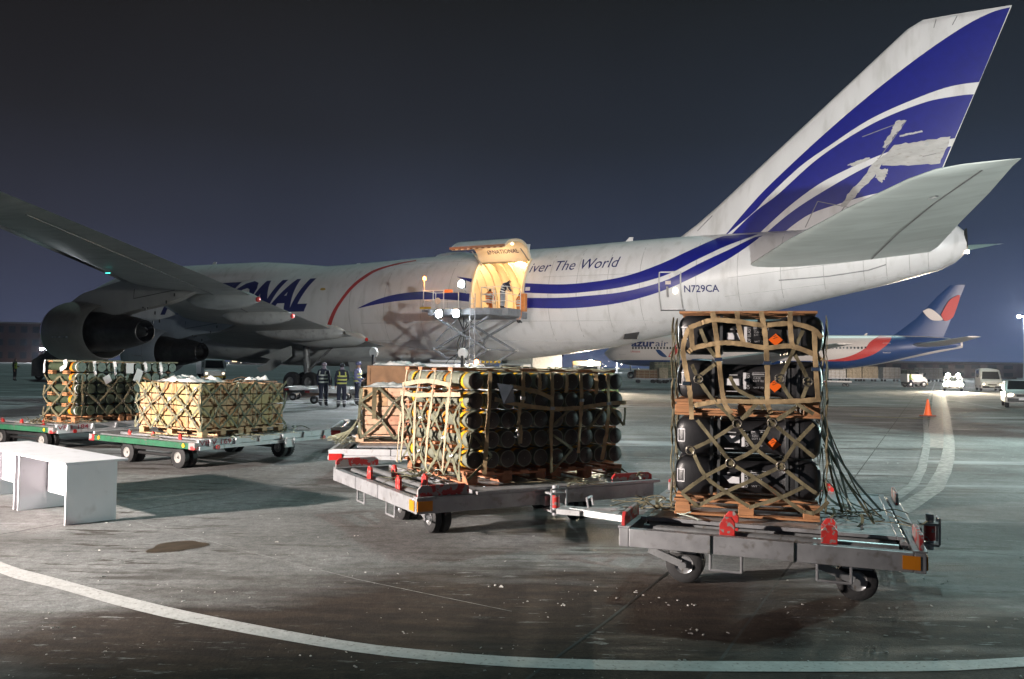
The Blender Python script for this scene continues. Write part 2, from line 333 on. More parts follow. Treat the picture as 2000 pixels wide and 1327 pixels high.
bar_line('painted_taxi_line', [(3.3, 9.35), (3.97, 9.8), (4.98, 10.89), (6.21, 12.5), (7.72, 14.99), (10.42, 19.91), (14.05, 26.9), (25.1, 48.4), (48.0, 93.2), (76, 147.5)], 0.26, PAINTW)
bar_line('painted_taxi_band', [(10.4, 20.6), (12.6, 24.7), (21.0, 41.2), (47.3, 93.0)], 0.55, PAINTP, z=0.003)
bar_line('painted_cross_line', [(5.4, 27.2), (9.53, 25.45), (12.3, 23.7)], 0.14, PAINTW, z=0.008)
bar_line('painted_cross_line', [(4.4, 60), (10.35, 54.23), (19.64, 50.0), (22.6, 42.2)], 0.22, PAINTW, z=0.008)
bar_line('painted_cross_line', [(25.0, 42.2), (30, 57.8), (37.5, 81.4)], 0.2, PAINTW, z=0.008)
bar_line('painted_yellow_line', [(14.0, 34.4), (17.0, 33.0)], 0.5, PAINTY, z=0.006, smooth=False)
bar_line('painted_yellow_line', [(12.3, 34.6), (12.9, 36.0)], 0.25, PAINTY, z=0.006, smooth=False)
bar_line('painted_lead_line', [(-6.4, 11.6), (-4.59, 9.87), (-2.69, 8.3), (-1.28, 7.19), (0.03, 6.34)], 0.009, PAINTW, z=0.004, smooth=False)
CRACK = mat('tarred joint', (0.012, 0.011, 0.010), 0.7, var=0.3)
bar_line('slab_joint', [(1.9, 8.5), (1.31, 7.35), (0.72, 6.14), (0.12, 4.99), (-0.6, 3.5)], 0.022, CRACK, z=0.003)
b = MB(); n = 40; ring = []
for i in range(n):
    t = 2*math.pi*i/n; r_ = 1+0.12*math.sin(3*t+1)+0.07*math.sin(5*t); ring.append((-3.29+0.235*r_*math.cos(t)+0.05*math.sin(t), 8.35+0.27*r_*math.sin(t)+0.02*math.cos(t), 0.004))
b.add(ring, [tuple(range(n))])
tag(b.build('puddle', mat('brown puddle', (0.055, 0.040, 0.028), 0.5, var=0.3, scale=9, spec=0.3)), kind='structure')
# crumbs of ice and rubbish swept over the stand
b = MB(); rr = random.Random(3)
for i in range(2600):
    y_ = 4.6 + 15*rr.random()**1.7; x_ = (rr.random()-0.5)*1.5*y_
    if noise.noise((x_*0.9, y_*1.6, 3.1)) < -0.12+0.3*rr.random(): continue
    s_ = 0.002 + 0.007*rr.random()**4; a_ = rr.random()*6.3; el = 1+2.0*rr.random()**2
    b.box((x_, y_, s_*0.35), (s_*2*el, s_*1.6, s_*0.9), Matrix.Rotation(a_, 3, 'Z') @ Matrix.Rotation(rr.random(), 3, 'X'), top=0.6)
for k in range(7):
    y_ = 5.0+3.2*rr.random(); x_ = -1.6+4.2*rr.random(); a_ = R(-12)+2.5*(rr.random()-0.5)
    for j in range(rr.randint(2, 6)):
        s_ = 0.005+0.006*rr.random(); b.box((x_+j*0.02*math.cos(a_+j)+0.02*rr.random(), y_+j*0.02*math.sin(a_+j), s_*0.4), (s_*2.1, s_*1.4, s_*0.9), Matrix.Rotation(rr.random()*6, 3, 'Z'), top=0.65)
tag(b.build('ice_crumbs', mat('dirty ice', (0.42, 0.41, 0.39), 0.6, var=0.3, scale=60)), 'small crumbs of dirty ice scattered over the apron', 'ice', kind='stuff')

# ------------------------------------------------------------------ big freighter
HD = 0.5086
plane = thing('cargo_plane', 'large white four engine cargo jet with blue tail stripes and an open side door', 'airplane', (-38.32, 73.04, 0), -HD)
# local frame: x aft of the nose, -y port (towards the camera), z up
ST = [(0, 4.35, 4.45, .05), (.6, 3.55, 5.5, 1.0), (1.5, 3.0, 6.3, 1.6), (3, 2.55, 7.1, 2.2), (5, 2.25, 7.8, 2.7), (8, 2.1, 8.2, 3.1), (11, 2.05, 8.35, 3.25), (14, 2.05, 8.4, 3.25), (26, 2.0, 8.55, 3.25), (31.6, 2.0, 8.66, 3.25),
      (40, 2.03, 8.9, 3.25), (42.5, 2.1, 8.93, 3.25), (45, 2.28, 8.94, 3.24), (47.4, 2.56, 8.96, 3.18), (50.7, 3.02, 9.06, 3.0), (55, 3.92, 9.15, 2.65), (59, 4.8, 9.14, 2.25), (62, 5.47, 9.12, 1.95), (65.1, 6.15, 9.1, 1.5), (67.4, 6.76, 9.07, 1.05), (68.1, 7.1, 9.0, .8), (68.6, 7.6, 8.5, .4)]
HP = [(3, 7.0), (5, 8.2), (8, 9.1), (14, 9.3), (19, 9.27), (23, 9.2), (25, 9.05), (28.8, 8.66), (32, 8.3)]
def itp(T, x, k):
    if x <= T[0][0]: return T[0][k]
    for a, c in zip(T, T[1:]):
        if x <= c[0]:
            t = (x-a[0])/(c[0]-a[0]); return a[k]+(c[k]-a[k])*t
    return T[-1][k]
def hw(x, z):
    zb, zt, w_ = itp(ST, x, 1), itp(ST, x, 2), itp(ST, x, 3); zc = (zb+zt)/2; q = 1-((z-zc)/((zt-zb)/2))**2
    a = w_*math.sqrt(q) if q > 0 else 0.0
    if 3 <= x <= 32:
        ht = itp(HP, x, 1); r = 2.35; q = r*r-(z-(ht-r))**2
        if q > 0 and z > ht-r: a = max(a, math.sqrt(q))
    return a
def ring_at(x, zs):
    """angles fixed by fractions of height so the door opening has straight edges"""
    zb, zt = itp(ST, x, 1), itp(ST, x, 2)
    top = max(zt, itp(HP, x, 1) if 3 <= x <= 32 else 0)
    return zb, top
NR = 72
D0, D1, DZ0, DZ1 = 42.85, 46.35, 5.08, 8.02          # main deck cargo door opening
xs = sorted(set([0, .3, .6, 1, 1.5, 2.2, 3, 4, 5, 6.5, 8, 9.5, 11] + [12.5+1.5*i for i in range(20)] + [41.5, D0, 43.7, 44.6, 45.5, D1, 47.4, 48.5, 49.6, 50.7, 52, 53.5, 55, 56.5, 58, 59.5, 61, 62.5, 64, 65.1, 66.3, 67.4, 67.8, 68.1, 68.4, 68.6]))
rings = []
for x in xs:
    zb, zt = itp(ST, x, 1), itp(ST, x, 2); top = max(zt, itp(HP, x, 1) if 3 <= x <= 31 else 0); r_ = []
    zc = (zb+top)/2; hh = (top-zb)/2
    for i in range(NR+1):
        a = -math.pi/2 + math.pi*i/NR; z = zc + hh*math.sin(a)
        if 40 <= x <= 50:      # snap two rows to the door sill and head
            if i == 36-2+1: pass
        r_.append((hw(x, max(zb+1e-4, min(top-1e-4, z))) if 0 < i < NR else 0.0, z))
    rings.append(r_)
def snap(z0):
    """row index nearest to height z0 at the door"""
    k = [i for i, x in enumerate(xs) if abs(x-D0) < 1e-6][0]; return min(range(NR+1), key=lambda i: abs(rings[k][i][1]-z0))
i0, i1 = snap(DZ0), snap(DZ1)
for k, x in enumerate(xs):
    if D0-0.01 <= x <= D1+0.01:
        for i, z in ((i0, DZ0), (i1, DZ1)): rings[k][i] = (hw(x, z), z)
b = MB()
for side in (-1, 1):
    o = len(b.v)
    for k, x in enumerate(xs):
        for (y, z) in rings[k]: b.v.append((x, side*y, z))
    W_ = NR+1
    for k in range(len(xs)-1):
        for i in range(NR):
            if side == -1 and xs[k] >= D0-0.01 and xs[k+1] <= D1+0.01 and i0 <= i < i1: continue
            f = (o+k*W_+i, o+(k+1)*W_+i, o+(k+1)*W_+i+1, o+k*W_+i+1); b.f.append(f); b.mi.append(0)
me = b.mesh('fuselage', WHITE); bm = bmesh.new(); bm.from_mesh(me); bmesh.ops.remove_doubles(bm, verts=bm.verts, dist=0.002); bmesh.ops.recalc_face_normals(bm, faces=bm.faces); bm.to_mesh(me); bm.free(); me.shade_smooth(); me.set_sharp_from_angle(angle=R(50))
fus = obj('fuselage', me, plane)
def onf(x, z, off=0.014): return (x, -(hw(x, z)+off), z)
# panel seams on the visible side, thin sealed lines
b = MB()
for x in (33.6, 36.4, 39.2, 41.2, 47.9, 49.6, 51.4, 53.2, 56.2, 58.3, 60.4, 62.4, 64.2, 65.2, 66.2, 67.0):
    zb, zt = itp(ST, x, 1), itp(ST, x, 2); b.ribbon([onf(x, zb+(zt-zb)*(0.06+0.86*i/16), 0.006) for i in range(17)], 0.028, 0.004, (0, -1, 0))
for z0, xa, xb in ((3.3, 33, 51), (4.4, 34.5, 54), (6.9, 47.5, 53.5), (8.2, 36, 42.6), (5.6, 57.6, 66.5), (6.5, 57.8, 67.2), (7.3, 63, 68)):
    pts = [onf(xa+(xb-xa)*i/30, z0 + (0.0 if xa < 55 else (xa+(xb-xa)*i/30-57.6)*0.11), 0.006) for i in range(31)]; b.ribbon(pts, 0.024, 0.004, (0, -1, 0))
b.build('panel_seams', mat('sealed seam', (0.36, 0.355, 0.35), 0.6, var=0.2), plane)
# livery bands
SP1u = [(46.36, 6.58), (48.49, 6.44), (50.32, 6.50), (52.36, 6.77), (54.28, 7.39), (55.8, 8.13), (56.96, 8.77), (57.26, 8.93)]
SP1l = [(46.36, 6.03), (48.52, 5.91), (50.35, 5.98), (52.39, 6.21), (54.61, 6.76), (56.18, 7.53), (57.65, 8.27), (58.82, 8.77), (59.05, 8.93)]
SP2u = [(46.36, 5.73), (48.52, 5.68), (50.35, 5.76), (52.38, 5.94), (54.62, 6.48), (56.46, 7.38), (57.94, 8.11), (58.97, 8.72)]
SP2l = [(46.36, 5.16), (48.49, 5.09), (50.31, 5.14), (52.35, 5.39), (54.33, 5.90), (55.97, 6.56), (57.76, 7.47), (58.71, 8.16), (59.33, 8.80)]
strip('livery_stripe', BLUE, SP1u, SP1l, onf, plane); strip('livery_stripe', BLUE, SP2u, SP2l, onf, plane)
strip('livery_stripe', BLUE, [(34.3, 5.36), (35.59, 5.81), (37.15, 6.16), (39.09, 6.3), (41.36, 6.23), (42.83, 6.06)], [(34.38, 5.35), (36.02, 5.6), (38.0, 5.78), (39.92, 5.8), (41.42, 5.73), (42.84, 5.57)], onf, plane)
strip('livery_stripe', BLUE, [(41.6, 7.16), (42.84, 6.97)], [(41.6, 7.14), (42.84, 6.72)], onf, plane, n=8)
strip('livery_arc', RED, [(31.6, 4.2), (32.25, 5.22), (32.82, 5.98), (33.43, 6.82), (33.99, 7.4), (34.81, 7.99), (36.3, 8.4), (37.4, 8.55)], [(31.95, 4.2), (32.57, 5.21), (33.12, 5.97), (33.74, 6.76), (34.32, 7.3), (35.15, 7.9), (36.6, 8.3), (37.6, 8.45)], onf, plane)
decal_text('livery_lettering', 'NATIONAL', NAVY, lambda u, v: onf(15.4+u, 5.2+v), 15.5, 2.36, plane, shear=0.5, bold=0.045, cuts=0.12)
decal_text('slogan_lettering', 'iver The World', NAVY, lambda u, v: onf(46.50+u, 7.2+v+0.022*u), 5.45, 0.60, plane, shear=0.22, cuts=0.12)
decal_text('registration_lettering', 'N729CA', NAVY, lambda u, v: onf(55.58+u, 5.83+v), 1.78, 0.37, plane, bold=0.012)
for q, (xa, za, xb, zb_) in enumerate(((46.46, 6.13, 46.76, 6.34),)):
    strip('door_marking', WHITE, [(xa, zb_), (xb, zb_)], [(xa, za), (xb, za)], lambda x, z: onf(x, z, 0.02), plane, n=4, k=2)
b = MB(); b.sphere((31.1, -hw(31.1, 6.7)-0.01, 6.7), 0.2, sc=(1.2, 0.15, 0.5)); b.build('inspection_mark', OCHRE, plane)
# rear crew door with raised frame
def rect_on(x0, x1, z0, z1, off, n=10): return [onf(x0+(x1-x0)*i/n, z0, off) for i in range(n+1)] + [onf(x1, z0+(z1-z0)*i/n, off) for i in range(1, n+1)] + [onf(x1-(x1-x0)*i/n, z1, off) for i in range(1, n+1)] + [onf(x0, z1-(z1-z0)*i/n, off) for i in range(1, n+1)]
b = MB(); b.ribbon(rect_on(54.28, 55.42, 4.96, 6.92, 0.03), 0.07, 0.03, (0, -1, 0)); dr = b.build('crew_door', mat('door frame grey', (0.45, 0.45, 0.45), 0.4, 0.3), plane)
b = MB(); b.beam(onf(54.24, 4.93, 0.05), onf(55.5, 4.93, 0.05), 0.06, 0.07); b.build('door_sill', BLACKP, dr)
b = MB(); b.beam(onf(54.72, 5.6, 0.05), onf(54.72, 6.15, 0.05), 0.1, 0.05); b.build('door_handle', STEEL, dr)
b = MB(); b.sphere(onf(55.12, 5.93, 0.03), 0.17, sc=(0.9, 0.25, 1.1)); b.build('door_window', mat('lit door window', (0.8, 0.75, 0.6), 0.3, emit=(1, 0.85, 0.6), es=2.2), dr)
for q_, d_ in ((onf(54.76, 6.36, 0.03), (0.3, 0.02, 0.18)), (onf(54.85, 6.68, 0.03), (0.11, 0.02, 0.11))): b = MB(); b.box(q_, d_); b.build('door_placard', mat('pale placard', (0.65, 0.55, 0.5), 0.5), dr)
# antennas and lamps along the crown
for x, z, h_ in ((31.2, 8.6, 0.15), (44.5, 8.9, 0.42), (51.2, 9.02, 0.32), (17.0, 9.2, 0.3)):
    b = MB(); b.poly([(x, z), (x+0.5, z), (x+0.55, z+h_), (x+0.32, z+h_)], 0.06); b.build('antenna', WHITE, plane)
b = MB(); b.sphere((39.5, 0, 8.85), 0.5, sc=(3.0, 1, 0.5)); b.build('radome', WHITE, plane, smooth=True)
b = MB(); b.sphere((68.62, -0.1, 7.6), 0.09); b.build('tail_light', mat('tail lamp', (1, 0.9, 0.8), 0.3, emit=(1.0, 0.82, 0.62), es=60), plane)
b = MB(); b.lathe([(0, 0.42), (0.12, 0.5), (0.14, 0.36), (0.02, 0.3)], (68.5, 0, 8.25), (1, 0, 0.05), 20); b.build('auxiliary_exhaust', SOOT, plane, smooth=True)
b = MB(); b.box((52.3, -1.55, 3.62), (0.8, 0.06, 0.5), Matrix.Rotation(R(-40), 3, 'X')); b.build('outflow_valve', SOOT, plane)

# fin
FIN_LE = [(54.43, 9.10), (55.44, 9.79), (56.58, 10.69), (66.0, 18.80), (66.7, 19.15)]
def fin_le(z): return itp([(b_, a_) for a_, b_ in FIN_LE], z, 1)
def fin_te(z): return itp([(8.3, 66.5), (10.2, 67.0), (19.15, 70.48)], z, 1)
def fin_t(x, z):
    a, c = fin_le(z), fin_te(z); q = max(0.0, min(1.0, (x-a)/(c-a))); T = 0.62-0.042*(z-9)
    return T*(1.75*math.sqrt(q)*(1-q)**0.9*1.1 + 0.03*(1-q))
def airfoil(n=18):
    up_ = [0.5-0.5*math.cos(math.pi*i/n) for i in range(n+1)]; return up_
b = MB(); rg = []
for z in [8.3, 9.1, 9.45, 9.79, 10.2, 10.69] + [11.5+0.95*i for i in range(8)] + [18.8, 19.0, 19.12, 19.15]:
    a, c = fin_le(max(z, 9.1)), fin_te(z); th_ = 1.0 if z < 19.1 else 0.3
    q = airfoil(); rg.append([(a+(c-a)*t, fin_t(a+(c-a)*t, z)*th_, z) for t in q] + [(a+(c-a)*t, -fin_t(a+(c-a)*t, z)*th_, z) for t in reversed(q[1:-1])])
b.loft(rg); fin = b.build('fin', WHITE, plane, smooth=True)
def onfin(x, z): return (min(x, fin_te(z)-0.01), -(fin_t(x, z)+0.015), z)
A_u = [(57.1, 8.95), (58.07, 10.09), (59.4, 11.49), (61.96, 13.77), (64.38, 15.72), (66.68, 17.35), (68.43, 18.41), (69.6, 18.92), (70.38, 19.06)]
A_l = [(58.66, 10.17), (59.4, 10.95), (60.95, 12.34), (62.26, 13.21), (64.38, 14.46), (66.68, 15.31), (68.0, 15.64), (69.12, 15.70)]
B_u = [(58.66, 10.14), (59.93, 11.04), (61.96, 12.76), (64.38, 14.17), (66.68, 14.96), (68.22, 15.14), (68.9, 15.14)]
B_l = [(58.94, 8.98), (60.45, 10.32), (61.97, 11.39), (63.43, 12.08), (64.39, 12.45), (65.78, 12.86), (68.1, 13.12)]
C_u = [(59.25, 8.95), (60.71, 10.11), (62.46, 11.16), (64.39, 12.14), (65.9, 12.55), (67.95, 12.75)]
C_l = [(60.2, 8.98), (61.47, 9.84), (62.96, 10.31), (64.39, 10.65), (65.6, 10.8), (67.25, 10.95)]
A_u[-1] = (70.40, 19.05); A_l[-1] = (69.13, 15.70)
for nm, u_, l_ in (('a', A_u, [(57.1, 8.95)]+A_l), ('b', [(57.4, 8.95)]+B_u, B_l), ('c', C_u, C_l)): strip('tail_stripe', BLUE, u_, l_, onfin, fin, n=70, k=14)
rr = random.Random(5)
def patch(pts, jit, name='bare_patch', off=0.028):
    P = resamp(pts + [pts[0]], 46)[:-1]; P = [(x+jit*(rr.random()-0.5)*2, z+jit*(rr.random()-0.5)*2) for x, z in P]
    cx, cz = sum(p[0] for p in P)/len(P), sum(p[1] for p in P)/len(P); b = MB()
    vs = [(cx, -(fin_t(cx, cz)+off), cz)] + [(x, -(fin_t(x, z)+off), z) for x, z in P] ; n_ = len(P)
    b.add(vs, [(0, 1+i, 1+(i+1) % n_) for i in range(n_)]); return b.build(name, WORN, fin)
patch([(65.55, 14.2), (65.95, 14.22), (65.75, 13.85), (65.35, 13.3), (65.05, 12.9), (64.9, 13.0), (65.3, 13.6)], 0.05)
patch([(65.45, 13.05), (66.6, 13.1), (67.95, 13.22), (67.45, 11.95), (66.2, 11.95), (64.9, 12.05), (65.0, 12.5)], 0.035)
patch([(64.9, 12.05), (65.0, 12.6), (64.5, 12.2), (64.1, 11.6), (63.4, 10.8), (62.95, 10.15), (63.2, 10.1), (63.8, 10.8), (64.4, 11.4)], 0.05)
patch([(64.6, 11.9), (65.2, 11.9), (65.1, 11.5), (64.9, 11.2), (64.6, 11.5)], 0.05)
patch([(63.3, 12.25), (64.3, 12.55), (64.4, 12.45), (63.6, 12.15)], 0.03)
patch([(65.7, 13.5), (66.7, 13.62), (66.7, 13.56), (65.7, 13.4)], 0.02)
for a_, c_ in (((66.0, 14.2), (62.6, 9.3)), ((64.7, 12.45), (65.5, 12.15)), ((65.5, 12.15), (67.3, 12.45)), ((61.3, 9.2), (61.9, 10.5)), ((61.9, 10.5), (63.5, 10.05)), ((64.0, 13.6), (66.0, 14.2)), ((55.6, 9.4), (56.4, 10.2)), ((68.2, 19.0), (68.0, 18.6)), ((67.3, 19.0), (67.2, 18.6))):
    b = MB(); b.ribbon([onfin(*p) for p in resamp([a_, c_], 8)], 0.035, 0.02, (0, -1, 0)); b.build('skin_seam', SEAM, fin)
for x, z, r_ in ((66.9, 12.95, 0.1),):
    b = MB(); b.lathe([(-0.01, r_), (0.02, r_)], onfin(x, z), (0, -1, 0), 14, True); b.build('access_cap', GREYP, fin)

# tailplanes
def surf(name, secs, m, sgn, parent=plane, thick=0.11, n=14):
    """lifting surface from sections (y, xLE, xTE, zLE, zTE); sgn -1 = port"""
    q = [0.5-0.5*math.cos(math.pi*i/n) for i in range(n+1)]; rg = []
    for (y, xl, xt, zl, zt_, tk) in secs:
        ch = xt-xl
        def T(t): return tk*ch*(1.78*math.sqrt(t)*(1-t)+0.02*(1-t)+0.006)
        rg.append([(xl+ch*t, sgn*y, zl+(zt_-zl)*t+T(t)*0.6) for t in q] + [(xl+ch*t, sgn*y, zl+(zt_-zl)*t-T(t)*0.5) for t in reversed(q[1:-1])])
    b = MB(); b.loft(rg); return b.build(name, m, parent, smooth=True, ang=35)
STAB = [(0.6, 57.9, 66.9, 7.0, 7.5, .09), (2.0, 58.75, 67.45, 7.12, 7.65, .09), (5.0, 61.25, 68.45, 7.85, 8.3, .085), (8.0, 64.2, 69.45, 8.6, 8.85, .085), (10.4, 66.75, 70.15, 9.15, 9.3, .08), (10.95, 67.6, 70.35, 9.28, 9.38, .07), (11.1, 68.4, 70.4, 9.36, 9.4, .03)]
for sg in (-1, 1):
    so_ = surf('tailplane', STAB, STABG, sg)
    if sg == -1:
        b = MB(); b.ribbon([(64.6, -1.9, 7.22), (66.0, -5, 7.93), (67.6, -8, 8.63), (69.2, -10.6, 9.2)], 0.05, 0.02, (0, 0, -1)); b.build('elevator_seam', SEAM, so_)
        b = MB(); b.box((67.5, -8.6, 8.72), (0.5, 0.14, 0.05), Matrix.Rotation(R(-50), 3, 'Z')); b.build('hinge_fairing', LIPM, so_)
b = MB(); b.ribbon([onf(60.3, 6.35, 0.01), onf(62.6, 6.5, 0.01), onf(64.4, 6.75, 0.01), onf(65.2, 7.0, 0.01)], 0.06, 0.02, (0, -1, 0)); b.build('trim_slot', SEAM, plane)

# wings
def te(y): return 47.6-.51*(29.8-y) if y > 12.5 else 36.3+(38.78-36.3)*(y-3)/9.5
ZTE = [(0, 2.7), (3.2, 2.95), (8, 3.4), (10, 3.74), (12, 3.97), (14.3, 4.12), (18.7, 4.47), (24, 4.86), (34.6, 5.55)]
ZLE = [(0, 3.2), (3.2, 3.5), (12, 4.55), (21, 5.36), (34.6, 5.62)]
WS = []
for y in (2.0, 3.3, 6, 9, 12.5, 15, 18, 21, 24, 27, 30, 33, 34.4, 34.6):
    WS.append((y, 18.1+.853*y, te(y), itp(ZLE, y, 1), itp(ZTE, y, 1), 0.125-0.0014*y if y < 34.5 else 0.03))
for sg in (-1, 1):
    wg = surf('wing', WS, GREYP, sg)
    if sg == -1:
        b = MB(); b.ribbon([(18.1+.853*y-0.02, -y, itp(ZLE, y, 1)-0.02) for y in (12.5, 16, 20, 24, 28, 32, 34)], 0.24, 0.05, (0.5, 0, -1)); b.build('leading_edge_slat', LIPM, wg)
        b = MB()
        for f_ in (0.72,):
            b.ribbon([(18.1+.853*y+(te(y)-18.1-.853*y)*f_, -y, itp(ZLE, y, 1)+(itp(ZTE, y, 1)-itp(ZLE, y, 1))*f_-0.045*(te(y)-18.1-.853*y)*0.5-0.02) for y in (13.5, 17, 21, 25, 29, 33)], 0.05, 0.02, (0, 0, -1))
        b.build('flap_seam', SEAM, wg)
        b = MB(); b.box((41.2, -25.7, 5.0), (0.2, 0.07, 0.03)); b.build('green_beacon', mat('green lamp', (0, 0.6, 0.5), 0.3, emit=(0.1, 0.9, 0.8), es=2), wg)
b = MB()       # wing-to-body fairing
rg = []
for x, w_, zb_, zt_ in ((17.5, 1.6, 2.3, 3.0), (19.5, 2.9, 1.95, 3.6), (23, 3.5, 1.72, 4.0), (28, 3.7, 1.62, 4.1), (33, 3.65, 1.62, 3.7), (36, 3.4, 1.72, 3.3), (38.5, 2.6, 1.92, 2.9), (40.5, 1.6, 2.1, 2.5)):
    zc, hh = (zb_+zt_)/2, (zt_-zb_)/2; rg.append([(x, w_*math.copysign(abs(math.cos(t))**0.6, math.cos(t)), zc+hh*math.copysign(abs(math.sin(t))**0.75, math.sin(t))) for t in [2*math.pi*i/40 for i in range(40)]])
b.loft(rg); b.build('wing_root_fairing', GREYP, plane, smooth=True)
FAIR = mat('fairing grey', (0.40, 0.395, 0.385), 0.42, var=0.15, scale=1.5, col2=(0.26, 0.25, 0.24), thr=(0.52, 0.72))
def canoe(tip, L, r, sgn, cap, m):
    prof = [(0, 0.10), (0.25, 0.22*r/0.5), (0.6, 0.34*r/0.5), (L*0.28, r*0.92), (L*0.45, r), (L*0.65, r*0.95), (L*0.82, r*0.72), (L*0.93, r*0.4), (L, 0.03)]
    b = MB(); b.lathe([(-x, q) for x, q in prof], (tip[0], sgn*tip[1], tip[2]), (1, 0, -0.02), 20); o = b.build('flap_fairing', m, plane, smooth=True, ang=60)
    if cap:
        b = MB(); b.lathe([(-0.05, 0.11), (0.05, 0.11), (0.08, 0.05)], (tip[0], sgn*tip[1], tip[2]), (1, 0, 0), 14, True); b.build('tip_light', REDC, o, smooth=True)
    return o
for sg in (-1, 1):
    canoe((43.0, 20.1, 4.42), 4.3, 0.45, sg, sg == -1, GREYP); canoe((40.6, 15.6, 4.03), 4.7, 0.46, sg, sg == -1, FAIR); canoe((38.9, 9.85, 3.50), 6.8, 0.52, sg, False, FAIR); canoe((38.2, 7.1, 3.22), 6.6, 0.55, sg, sg == -1, GREYP)

# engines
def engine(y, zc, xl, sgn, outer):
    e = MB(); P = [(1.3, 1.16), (1.3, 1.2), (1.42, 1.30), (1.8, 1.40), (2.3, 1.44), (2.9, 1.42), (3.6, 1.34), (4.3, 1.24), (4.34, 1.2), (4.2, 1.17), (3.2, 1.2), (2.4, 1.2), (1.9, 1.14), (1.6, 1.1), (1.3, 1.16)]
    e.lathe(P, (xl, sgn*y, zc), (1, 0, 0), 44); en = e.build('engine', COWL if outer else COWLG, plane, smooth=True, ang=60)
    b = MB(); b.lathe([(1.55, 1.345), (1.4, 1.305), (1.3, 1.235), (1.27, 1.18), (1.33, 1.12), (1.55, 1.09)], (xl-0.012, sgn*y, zc), (1, 0, 0), 44); b.build('intake_lip', LIPM, en, smooth=True)
    for xs_ in (2.25, 3.45):
        b = MB(); b.lathe([(xs_, itp([(1.8, 1.405), (2.3, 1.445), (2.9, 1.425), (3.6, 1.345)], xs_, 1)+0.003), (xs_+0.03, itp([(1.8, 1.405), (2.3, 1.445), (2.9, 1.425), (3.6, 1.345)], xs_+0.03, 1)+0.003)], (xl, sgn*y, zc), (1, 0, 0), 44); b.build('cowl_seam', SEAM, en, smooth=True)
    for k_ in range(5):
        b = MB(); b.box((xl+2.5+k_*0.25, sgn*y-1.40, zc-0.28), (0.12, 0.05, 0.05)); b.build('cowl_latch', STEEL, en)
    b = MB(); b.lathe([(3.0, 0.98), (4.3, 0.93), (4.9, 0.84), (5.3, 0.76)], (xl, sgn*y, zc), (1, 0, 0), 40); b.build('core_cowl', DARKM, en, smooth=True)
    b = MB(); b.lathe([(5.3, 0.79), (5.5, 0.78), (6.3, 0.64), (6.95, 0.5), (6.97, 0.46), (6.5, 0.5), (5.8, 0.58)], (xl, sgn*y, zc), (1, 0, 0), 40); b.build('exhaust_nozzle', mat('nozzle titanium', (0.05, 0.047, 0.045), 0.36, 0.8, var=0.3, scale=3), en, smooth=True, ang=50)
    b = MB(); b.lathe([(5.6, 0.36), (6.3, 0.3), (6.9, 0.2), (7.1, 0.06)], (xl, sgn*y, zc), (1, 0, 0), 24); b.build('exhaust_plug', SOOT, en, smooth=True)
    b = MB(); b.lathe([(2.4, 1.2), (2.4, 0.3)], (xl, sgn*y, zc), (1, 0, 0), 40); b.build('fan_frame', SOOT, en)
    # pylon
    zl = itp(ZLE, y, 1); lx = 18.1+.853*y
    pr = [(xl+1.9, zc+1.38, .04), (xl+2.8, zc+1.75, .2), (lx-0.6, zl-0.12, .26), (lx+0.3, zl+0.05, .30), (lx+2.5, zl-0.1, .28), (lx+5.2, zl-0.28, .05)]
    lo = [(xl+1.9, zc+1.2, .04), (xl+2.8, zc+1.1, .2), (xl+4.0, zc+0.85, .26), (xl+5.4, zc+0.72, .30), (xl+6.3, zc+0.78, .28), (lx+5.2, zl-0.36, .05)]
    lo2 = [(lo[k][0], lo[k][1]) for k in range(6)]
    U = resamp([(p[0], p[1]) for p in pr], 26); Lw = smoothc(lo2[:4], 14) + smoothc([lo2[3], (xl+6.6, zc+0.95), ((xl+6.6+lx+5.2)/2+0.1, zl-1.0), lo2[5]], 14)[1:]; Lw = resamp(Lw, 26)
    b = MB(); rg = []
    for i, (u_, l_) in enumerate(zip(U, Lw)):
        t = i/25; hwid = 0.30*math.sin(math.pi*min(1, 0.06+0.94*t)**0.7)**0.6+0.02
        rg.append([(u_[0], sgn*y-hwid, u_[1]), (u_[0], sgn*y+hwid, u_[1]), ((u_[0]+l_[0])/2, sgn*y+hwid*1.1, (u_[1]+l_[1])/2), (l_[0], sgn*y+hwid*0.9, l_[1]), (l_[0], sgn*y-hwid*0.9, l_[1]), ((u_[0]+l_[0])/2, sgn*y-hwid*1.1, (u_[1]+l_[1])/2)])
    b.loft(rg); b.build('pylon', mat('pylon skin', (0.34, 0.32, 0.30), 0.42, var=0.08, scale=1.5) if outer else COWLG, en, smooth=True, ang=40)
    b = MB(); pp = [(lx+0.8, zl-0.42), (lx+0.75, zl-0.85), (lx+3.4, zl-0.55)]
    b.ribbon([(x, sgn*y-0.335, z) for x, z in pp], 0.025, 0.01, (0, -1, 0))
    for dx, dz in ((1.4, -1.25), (1.55, -1.32), (1.7, -1.28), (2.2, -1.5), (2.9, -1.05), (3.4, -0.75), (2.1, -1.9), (2.5, -1.85)): b.box((lx+dx, sgn*y-0.335, zl+dz), (0.05, 0.03, 0.14 if dx > 1.8 else 0.06))
    b.build('pylon_vents', SOOT, en)
    return en
for sg in (-1, 1):
    engine(21.0, 3.08, 30.2, sg, True); engine(11.75, 2.36, 23.0, sg, False)

